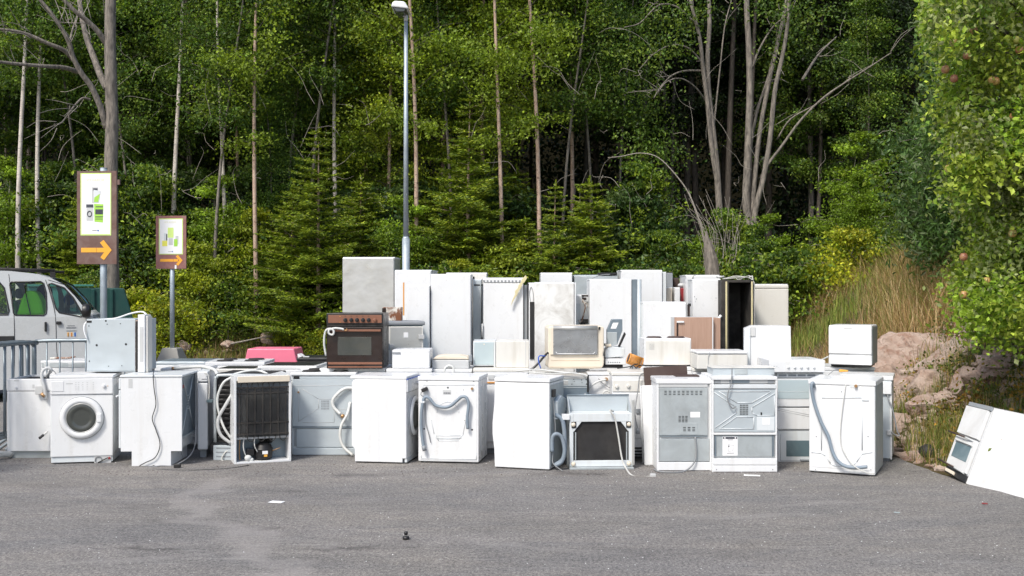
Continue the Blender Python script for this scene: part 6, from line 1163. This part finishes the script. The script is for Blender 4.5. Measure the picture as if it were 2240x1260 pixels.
lv = [(x, y, 260, .32) for x, y in ((1390, 40), (1420, 90), (1370, 110), (1440, 120), (1480, 100), (1400, 165), (1430, 200), (1390, 215), (1360, 180), (1410, 240), (1440, 30), (1500, 50), (1340, 60), (1450, 290), (1390, 290), (1430, 330), (1520, 20), (1395, 330), (1470, 340))]
limbs('two_stemmed_tree', 'grey tree of two close stems with dead branches reaching left, right of the dark gap', 27.3, [
  ([(1590, 660), (1578, 520), (1572, 430), (1568, 370), (1560, 290), (1550, 200), (1548, 120), (1552, 50), (1548, -60)], 0.100, 0.048, 0),
  ([(1575, 430), (1558, 330), (1548, 230), (1538, 150), (1530, 80), (1512, 10), (1500, -40)], 0.068, 0.036, -.3),
  ([(1545, 155), (1530, 130), (1505, 105), (1470, 98), (1430, 118), (1400, 150)], 0.028, 0.010, -1.0), ([(1540, 155), (1500, 155), (1470, 165), (1445, 190), (1430, 215)], 0.028, 0.010, -1.2), ([(1545, 222), (1520, 190), (1490, 172), (1460, 178), (1440, 200)], 0.024, 0.008, -1.5), ([(1520, 50), (1480, 15), (1440, 12), (1400, 50), (1365, 60)], 0.028, 0.010, -1.),
  ([(1560, 290), (1575, 150), (1585, 60), (1600, 0)], 0.024, 0.012, .5)], 0, 'bark_grey', 6, 4, lv)
lv = [(x, y, 200, .35) for x, y in ((1700, 30), (1740, 20), (1760, 60), (1720, 80), (1680, 10), (1790, 20), (1650, -10), (1700, 120))]
limbs('many_stemmed_tree', 'grey tree with a cluster of rising stems and a long bare branch to the right', 27.0, [
  ([(1640, 660), (1638, 500), (1632, 440), (1635, 360), (1638, 270), (1640, 190), (1638, 100), (1634, 30), (1632, -60)], 0.108, 0.064, 0),
  ([(1642, 660), (1645, 480), (1652, 380), (1662, 290), (1680, 190), (1700, 100), (1715, 30), (1730, -50)], 0.072, 0.040, .4), ([(1640, 660), (1650, 480), (1670, 390), (1685, 300), (1695, 200), (1710, 130), (1722, 60), (1728, -40)], 0.080, 0.040, -.5), ([(1636, 660), (1642, 470), (1640, 350), (1655, 250), (1680, 170), (1700, 90)], 0.048, 0.028, .8),
  ([(1665, 390), (1680, 360), (1710, 320), (1750, 265), (1800, 215), (1850, 180), (1900, 148), (1950, 115)], 0.044, 0.012, -1.2), ([(1700, 305), (1730, 260), (1790, 225), (1860, 170)], 0.024, 0.010, -.8), ([(1645, 150), (1660, 110), (1690, 60), (1720, 35)], 0.032, 0.016, 0), ([(1755, 175), (1790, 120), (1830, 80)], 0.040, 0.016, 1.0)], 0, 'bark_grey', 4, 5, lv)
o = limbs('fallen_branch', 'long dead branch arching left over the undergrowth from the broken stump', 25.6, [([(1545, 560), (1535, 500), (1510, 430), (1480, 385), (1440, 345), (1400, 335), (1360, 342), (1330, 345)], .022, .008, -.6), ([(1530, 480), (1550, 520), (1580, 570)], .02, .01, .2)], 0, 'twig', 5, 8); o['category'] = 'branch'
st = MB(); p = P3(1555, 560, 23.4); st.add([(p.x+math.cos(t)*r_+dx, p.y+math.sin(t)*r_, z_) for z_, r_, dx in ((p.z-.5, .17, .05), (p.z-.05, .15, 0), (p.z+.2, .11, -.05), (p.z+.4, .06, -.09), (p.z+.55, .012, -.10)) for t in np.linspace(0, 2*math.pi, 11)[:-1]], [(i*10+j, i*10+(j+1) % 10, (i+1)*10+(j+1) % 10, (i+1)*10+j) for i in range(4) for j in range(10)]); o = st.build('broken_stump', 'bark_grey'); tag(o, 'pale splintered pointed stump above the wood-brown fridge', 'stump')
m = MB(); q = random.Random(5)
for i in range(26):
    a_ = P3(1560+q.uniform(-30, 60), 590, 25+q.uniform(-.6, .6)); m.tube([a_, a_+Vector((q.uniform(-.2, .2), 0, q.uniform(.4, .9))), a_+Vector((q.uniform(-.7, .4), q.uniform(-.3, .3), q.uniform(.9, 1.9)))], .007, 4, True, 3, r1=.003)
for i in range(120):
    a_ = P3(q.choice([q.uniform(100, 800), q.uniform(1250, 2000), q.uniform(100, 2000)]), q.uniform(150, 560), 26+q.uniform(-1, 2)); d_ = Vector((q.uniform(-.6, .6), q.uniform(-.3, .3), q.uniform(-.1, .8))); m.tube([a_, a_+d_*.5+Vector((q.uniform(-.1, .1), 0, q.uniform(-.1, .15))), a_+d_, a_+d_*1.4+Vector((q.uniform(-.2, .2), 0, q.uniform(-.2, .2)))], .007, 4, True, 3, r1=.002)
o = m.build('dead_twigs', 'twig'); tag(o, kind='stuff')
# --- apple tree ------------------------------------------------------------------
ap = empty('apple_tree', (5.35, 10.6, float(height(5.35, 10.6))-.1), 'apple tree with red and yellow apples filling the right edge', 'tree')
bz = ap.location.z; m = MB(); b0 = Vector((0, 0, 0)); q = random.Random(9); g = np.random.RandomState(9); tips = []
m.tube([b0, Vector((.05, 0, .6)), Vector((-.05, .1, 1.3)), Vector((.1, .1, 2.6)), Vector((.0, 0, 4.0))], .11, 12, True, 5, r1=.03)
def loc(px, py, D): return P3(px, py, D)-Vector((5.35, 10.6, bz))
cl = []
for i in range(230):
    py = q.uniform(-160, 700); lo_ = np.interp(py, [-160, 0, 60, 120, 170, 250, 330, 400, 450, 520, 600, 660, 700], [2030, 2030, 2050, 2090, 2035, 2080, 2110, 2080, 2130, 2135, 2105, 2130, 2170]); px = q.uniform(lo_+12, 2420); cl.append((px, py, q.uniform(9.3, 12.2)))
for px, py, D in cl:
    e = loc(px, py, D); s0 = Vector((0, 0, max(.9, min(3.9, e.z-.4)))); m.tube([s0, (s0+e)/2+Vector((0, 0, .18)), e], .016, 5, True, 3, r1=.004, cap=False); tips.append(e)
m.build('trunk', 'bark_dark', ap)
pp = np.concatenate([np.array(e)+g.normal(0, 1, (k_, 3))*[.12, .14, .10]+np.outer(g.uniform(-.32, .05, k_), [0, 0, 1]) for e in tips for k_ in (int(q.uniform(170, 560)),)])
ww = pp+np.array([5.35, 10.6, bz]); pp = pp[ww[:, 0]/ww[:, 1]*F+1120 > 2005]
lcrown = leaves('crown', pp, .055, [(.18, .28, .028), (.23, .33, .032), (.11, .19, .025), (.30, .37, .05), (.27, .31, .12)], ap, aspect=.66)
apples = [(2130, 67, 1), (2087, 93, 0), (2068, 152, 2), (2087, 172, 2), (2115, 122, 1), (2170, 176, 2), (2178, 178, 1), (2122, 295, 0), (2108, 335, 1), (2075, 369, 0), (2125, 382, 2), (2217, 255, 1), (2222, 88, 0), (2215, 511, 0), (2108, 562, 2), (2158, 615, 2), (2108, 645, 1), (2230, 110, 1)]
M['apple_red'] = paint('red_apple_skin', (.30, .12, .07), .35, dirt=.5, dirtcol=(.55, .40, .12), sc_=12, specks=False, dents=0); M['apple_yellow'] = paint('yellow_apple_skin', (.34, .34, .08), .35, dirt=.5, dirtcol=(.52, .22, .12), sc_=12, specks=False, dents=0)
for i, (px, py, t) in enumerate(apples):
    c = loc(px, py, 9.75); m = MB().lathe(tuple(c), [(.001, .030), (.012, .036), (.026, .031), (.036, .010), (.037, -.006), (.030, -.026), (.014, -.035), (.001, -.030)], 'z', 16).build('apple', 'apple_yellow' if t == 0 else 'apple_red', ap)
    MB().tube([c+Vector((0, 0, .03)), c+Vector((.006, 0, .06))], .003, 5).build('stalk', 'bark_dark', m)
# willow-like grey shrub left of the apple tree
PX = [(q.uniform(2010, 2130), q.uniform(40, 560), q.uniform(16, 19)) for i in range(70)]
ws = empty('willow_bush', (P3(2080, 0, 17.5).x, 17.5, 0), 'grey-green narrow-leaved bush between the dark wood and the apple tree', 'bush'); wl = np.array([P3(2110, 300, 17.5).x, 17.5, 0])
m = MB(); gz = float(height(P3(2080, 0, 17.5).x, 17.5)); pl = []
for px, py, D in PX:
    px = max(px, np.interp(py, [0, 100, 200, 260, 330, 420, 500, 560], [2040, 2060, 2075, 2005, 1990, 1985, 2015, 2030])+15); e = P3(px, py, D)-ws.location; m.tube([Vector((.6, 0, gz)), Vector((e.x*.5+.5, e.y*.4, (gz+e.z)*.55)), e], .014, 4, True, 3, r1=.003, cap=False); pl.append(np.array(e)+g.normal(0, 1, (230, 3))*[.22, .22, .20])
m.build('stems', 'twig', ws); leaves('foliage', np.concatenate(pl), .125, [(.06, .12, .025), (.085, .155, .035), (.045, .09, .02), (.15, .20, .09)], ws, aspect=.34)
# --- far wood, leaf canopy added for shade --------------------------------------------------------
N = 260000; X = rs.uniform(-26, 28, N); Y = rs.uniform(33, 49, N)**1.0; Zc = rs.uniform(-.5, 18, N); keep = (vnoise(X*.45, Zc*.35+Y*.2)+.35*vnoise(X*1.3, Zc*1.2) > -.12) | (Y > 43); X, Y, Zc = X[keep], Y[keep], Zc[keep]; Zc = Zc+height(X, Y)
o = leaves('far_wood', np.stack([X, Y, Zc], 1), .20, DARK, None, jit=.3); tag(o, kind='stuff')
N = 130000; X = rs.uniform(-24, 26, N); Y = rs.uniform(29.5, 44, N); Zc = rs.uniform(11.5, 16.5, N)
o = leaves('shade_canopy', np.stack([X, Y, Zc], 1), .24, DARK+MID[2:3], None); tag(o, kind='stuff')  # leaf layer added overhead, mostly out of view, to shade the wood's interior
m = MB(); q = random.Random(2)
for i in range(80):
    x = q.uniform(-22, 24); y = q.uniform(32.5, 42); r_ = q.uniform(.05, .14); z_ = float(height(x, y)); m.tube([(x, y, z_-.1), (x+q.uniform(-.3, .3), y, z_+6), (x+q.uniform(-.6, .6), y, z_+14)], r_, 6, True, 3, r1=r_*.4)
o = m.build('far_trunks', 'bark_dark'); tag(o, kind='stuff')
# --- grass -------------------------------------------------------------------------
def blades(name, X, Y, Hh, W_, tints, lean=.35, seed=1, heads=False):
    g = np.random.RandomState(seed); n = len(X); Zb = height(X, Y)-.02; B = np.stack([X, Y, Zb], 1); a = g.uniform(0, 6.28, n); ld = np.stack([np.cos(a), np.sin(a), 0*a], 1)*(g.uniform(.1, 1, n)*lean)[:, None]; H_ = Hh[:, None]; s_ = np.stack([np.cos(a+1.57+g.normal(0, .5, n)), np.sin(a+1.57), 0*a], 1)*(W_*g.uniform(.7, 1.3, n))[:, None]
    P1 = B+np.array([0, 0, .55])*H_+ld*H_*.3; P2 = B+np.array([0, 0, .95])*H_+ld*H_*1.0
    V = np.stack([B-s_, B+s_, P1+s_*.8, P1-s_*.8, P2+s_*.15, P2-s_*.15], 1).reshape(-1, 3); i6 = np.arange(n)[:, None]*6; Fq = np.concatenate([i6+[0, 1, 2, 3], i6+[3, 2, 4, 5]])
    ti = np.array(tints); col = ti[g.randint(0, len(ti), n)]*np.exp(g.normal(0, .22, (n, 1))); o = npmesh(name, V, Fq, GRASS, None, np.repeat(col, 6, 0)); tag(o, kind='stuff'); return o
def scatter(n, x0, x1, y0, y1, f): 
    X = rs.uniform(x0, x1, n); Y = rs.uniform(y0, y1, n); k = f(X, Y) > rs.uniform(0, 1, n); return X[k], Y[k]
DRY = [(.42, .29, .13), (.55, .40, .20), (.32, .20, .09), (.38, .21, .11), (.24, .20, .07)]; GRN = [(.15, .21, .03), (.21, .26, .045), (.10, .15, .025), (.27, .25, .07)]
X, Y = scatter(75000, 4.2, 11, 14.2, 27, lambda x, y: sstep((x-xfoot(y)-np.where(y > 17, .0, .6))/1.0)*(1.0*(y > 15)+.35)*sstep(.75+2.2*vnoise(x*.5, y*.4))*sstep((27-y)/3)); blades('dry_grass', X, Y, rs.uniform(.12, .8, len(X)), .0042, DRY+GRN[:1]+[(.60, .46, .26)], .95, 2)
X, Y = scatter(26000, 4.8, 12, 17, 28, lambda x, y: sstep((x-xfoot(y)-.3)/1.)*sstep(.3+2.2*vnoise(x*.4+9, y*.4))); blades('green_grass', X, Y, rs.uniform(.2, .55, len(X)), .006, GRN, .5, 3)
X, Y = scatter(30000, -13, 5.5, 24.4, 27.6, lambda x, y: sstep(.45+2.2*vnoise(x*.7, y*.6))*.9); blades('bank_grass', X, Y, rs.uniform(.1, .42, len(X)), .005, GRN[:4]+DRY[:3]+GRN[:1], .6, 4)
X, Y = scatter(42000, 3.85, 6.4, 7.2, 14, lambda x, y: sstep((x-xfoot(y)-.10)/.15)*sstep(.42+2.4*vnoise(x*1.5+4, y*1.1))*(.35+.65*(x-xfoot(y) < .8))); blades('verge_grass', X, Y, rs.uniform(.08, .34, len(X)), .0032, GRN+DRY[:2]+[(.09, .15, .02)], .5, 5)
X, Y = scatter(1500, 3.85, 4.6, 7.0, 8.25, lambda x, y: sstep((x-xfoot(y)-.08)/.1)); X = X[:900]; Y = Y[:900]; blades('near_grass', X, Y, rs.uniform(.15, .42, len(X)), .005, [(.13, .20, .03), (.18, .24, .05)], .5, 6)
# yellow weeds on the slope, low herb leaves
pts = []; 
for i in range(60): x = q.uniform(4.2, 6.2); y = q.uniform(9, 15); h_ = float(height(x, y)); pts.append(np.array([x, y, h_+.10])+g.normal(0, 1, (150, 3))*[.13, .13, .08]) if x-xfoot(y) > .15 else None
o = leaves('slope_weeds', np.concatenate(pts), .045, [(.12, .15, .03), (.22, .17, .03), (.30, .17, .03), (.09, .12, .03)], None); tag(o, kind='stuff')
pts = []
for i in range(150): x = q.uniform(-13, 8.5); y = q.uniform(24.8, 27.4); h_ = float(height(x, y)); pts.append(np.array([x, y, h_+.12])+g.normal(0, 1, (120, 3))*[.25, .2, .12])
o = leaves('bank_herbs', np.concatenate(pts), .06, MID+[(.10, .16, .03), (.14, .13, .03)], None); tag(o, kind='stuff')
pts = []
for i in range(420): x = q.uniform(-16, 14); y = q.uniform(27.5, 33); h_ = float(height(x, y)); pts.append(np.array([x, y, h_+.25])+g.normal(0, 1, (110, 3))*[.5, .4, .28])
o = leaves('forest_floor_plants', np.concatenate(pts), .09, MID+DARK[1:2], None); tag(o, kind='stuff')
# --- rocks ---------------------------------------------------------------------------
def rock_mat():
    m, n, b = nmat('pink_gneiss'); v = coords(n)
    c = mix(n, ramp(n, noise(n, 1.6, 7, .65, v, 1.2).outputs[0], [(.35, 0), (.62, 1)]), (.42, .29, .22), (.60, .48, .40))
    c = mix(n, ramp(n, noise(n, 4.2, 6, .7, v, .5).outputs[0], [(.52, 0), (.60, .6)]), c, (.30, .15, .095)); c = mix(n, ramp(n, noise(n, 7, 7, .75, v, 1.).outputs[0], [(.57, 0), (.64, .5)]), c, (.13, .09, .065))
    n.links.new(c, b.inputs['Base Color']); b.inputs['Roughness'].default_value = .85; bump(n, b, noise(n, 6, 9, .75, v, .6).outputs[0], 1, .07); return m
M['rock'] = rock_mat()
import bmesh
def rock(name, loc_, sx, sy, sz, seed, label=None, group=None, sub=5, rough=.15, rot=(0, 0, 0), parent=None, cuts=34):
    from mathutils import noise as mn
    q = random.Random(seed); bm = bmesh.new(); bmesh.ops.create_icosphere(bm, subdivisions=sub, radius=1); pl = [(Vector((q.gauss(0, 1), q.gauss(0, 1), q.gauss(0, 1))).normalized(), q.uniform(.50, .84)) for _ in range(cuts)]
    of = Vector((seed*3.1, seed*1.7, 0))
    for v in bm.verts:
        p = v.co.copy()
        for n_, d_ in pl:
            k = p.dot(n_)-d_
            if k > 0: p -= n_*k*.995
        p += p.normalized()*(mn.fractal(p*2.2+of, 1, 2, 5)*rough*.45+mn.fractal(p*7+of, .8, 2, 3)*rough*.13); v.co = Vector((p.x*sx, p.y*sy, p.z*sz))
    me = bpy.data.meshes.new(name); bm.to_mesh(me); bm.free(); me.materials.append(M['rock']); o = bpy.data.objects.new(name, me); C.objects.link(o); o.location = loc_; o.rotation_euler = rot
    if label: tag(o, label, 'rock', group)
    if parent: o.parent = parent
    return o
def rk(px, py, D, sx, sy, sz, seed, label, **k):
    p = P3(px, py, D); return rock('rock', p, sx, sy, sz, seed, label, 'rocks of the bank at the right', **k)
rk(2010, 800, 14.6, 1.15, .9, .56, 1, 'broad flat-topped pale rock slab right of the tabletop dishwasher', rot=(R(6), R(-10), .3)); rk(1985, 880, 13.0, .58, .5, .52, 2, 'reddish cracked rock face below the flat slab', rot=(.1, .2, .5)); rk(2085, 805, 13.4, .75, .55, .50, 3, 'tall split pink boulder in the middle of the bank', rot=(.1, -.5, .2)); rk(2030, 900, 12.2, .36, .34, .32, 4, 'brown angular rock above the weeds', rot=(.2, .3, .9)); rk(2125, 850, 12.3, .36, .4, .34, 5, 'greyish rock under the pink boulder', rot=(.3, -.4, .2)); rk(2140, 740, 14.0, .55, .5, .40, 6, 'pale rock high on the bank under the apple branches', rot=(.1, -.4, 0)); rk(2205, 800, 12.0, .5, .5, .38, 7, 'rock near the right edge below the apple tree', rot=(.1, -.3, .6)); rk(1935, 850, 13.4, .32, .4, .50, 8, 'dark red rock just behind the right-end machine', rot=(0, .1, .4)); rk(2060, 735, 15.4, .6, .5, .28, 9, 'low rock on the crest of the bank by the dry grass', rot=(0, -.2, .1)); rk(1950, 770, 14.8, .5, .5, .3, 21, 'low cracked rock at the left end of the pale slab', rot=(.1, -.2, .8)); rk(2110, 765, 14.2, .5, .5, .4, 22, 'wedge of rock between the pink boulder and the crest', rot=(.2, -.6, .4)); rk(2040, 850, 12.8, .45, .4, .42, 23, 'steep reddish block below the pink boulder', rot=(.1, -.3, .2)); rk(1965, 935, 12.2, .25, .3, .22, 24, 'small angular block low behind the right-end machine', rot=(.3, .2, .4)); rk(2085, 945, 11.2, .16, .2, .14, 12, 'small pale stone in the green weeds', sub=4)
rk(587, 738, 25.0, .24, .24, .26, 10, 'pale pink boulder on the bank behind the pink chest', sub=4); rk(500, 752, 25.1, .24, .2, .11, 11, 'low stone left of the pale boulder', sub=4); rk(400, 760, 25.0, .3, .25, .22, 13, 'stone right of the concrete sign foot', sub=4); rk(668, 725, 25.3, .22, .2, .18, 14, 'grey stone under the bright spruce', sub=4); rk(720, 765, 24.8, .25, .2, .25, 15, 'pinkish stone left of the brown oven', sub=4); 
# rubble: one mass of small stones
bs = bmesh.new(); bmesh.ops.create_icosphere(bs, subdivisions=1, radius=1); bv = np.array([v.co[:] for v in bs.verts]); bf = np.array([[v.index for v in f.verts] for f in bs.faces]); bs.free()
n = 2600; X = rs.uniform(3.8, 6.6, n); Y = rs.uniform(8.6, 15, n); k = (X-xfoot(Y) > .12); X, Y = X[k], Y[k]; X2 = rs.uniform(-12.5, 5, 900); Y2 = rs.uniform(24.5, 26, 900); X = np.concatenate([X, X2]); Y = np.concatenate([Y, Y2]); n = len(X); S_ = np.exp(rs.normal(-3.5, .55, n))
Vv = (bv[None]*(1+rs.normal(0, .22, (n, len(bv), 1)))*np.stack([S_*1.3, S_, S_*.7], 1)[:, None]*rs.uniform(.7, 1.3, (n, 1, 3))+np.stack([X, Y, height(X, Y)+S_*.15], 1)[:, None]).reshape(-1, 3); Ff = (bf[None]+np.arange(n)[:, None, None]*len(bv)).reshape(-1, 3); o = npmesh('rubble', Vv, Ff, M['rock']); tag(o, kind='stuff')
lg = MB().tube([P3(505, 752, 24.9), P3(540, 745, 24.8), P3(575, 738, 24.8), P3(600, 736, 24.9)], .022, 8, r1=.012).build('dead_branch', 'twig'); tag(lg, 'bare stick lying across the bank beside the pale boulder', 'branch')
for o in list(C.objects):
    if o.name.startswith(('tmp',)): C.objects.unlink(o)
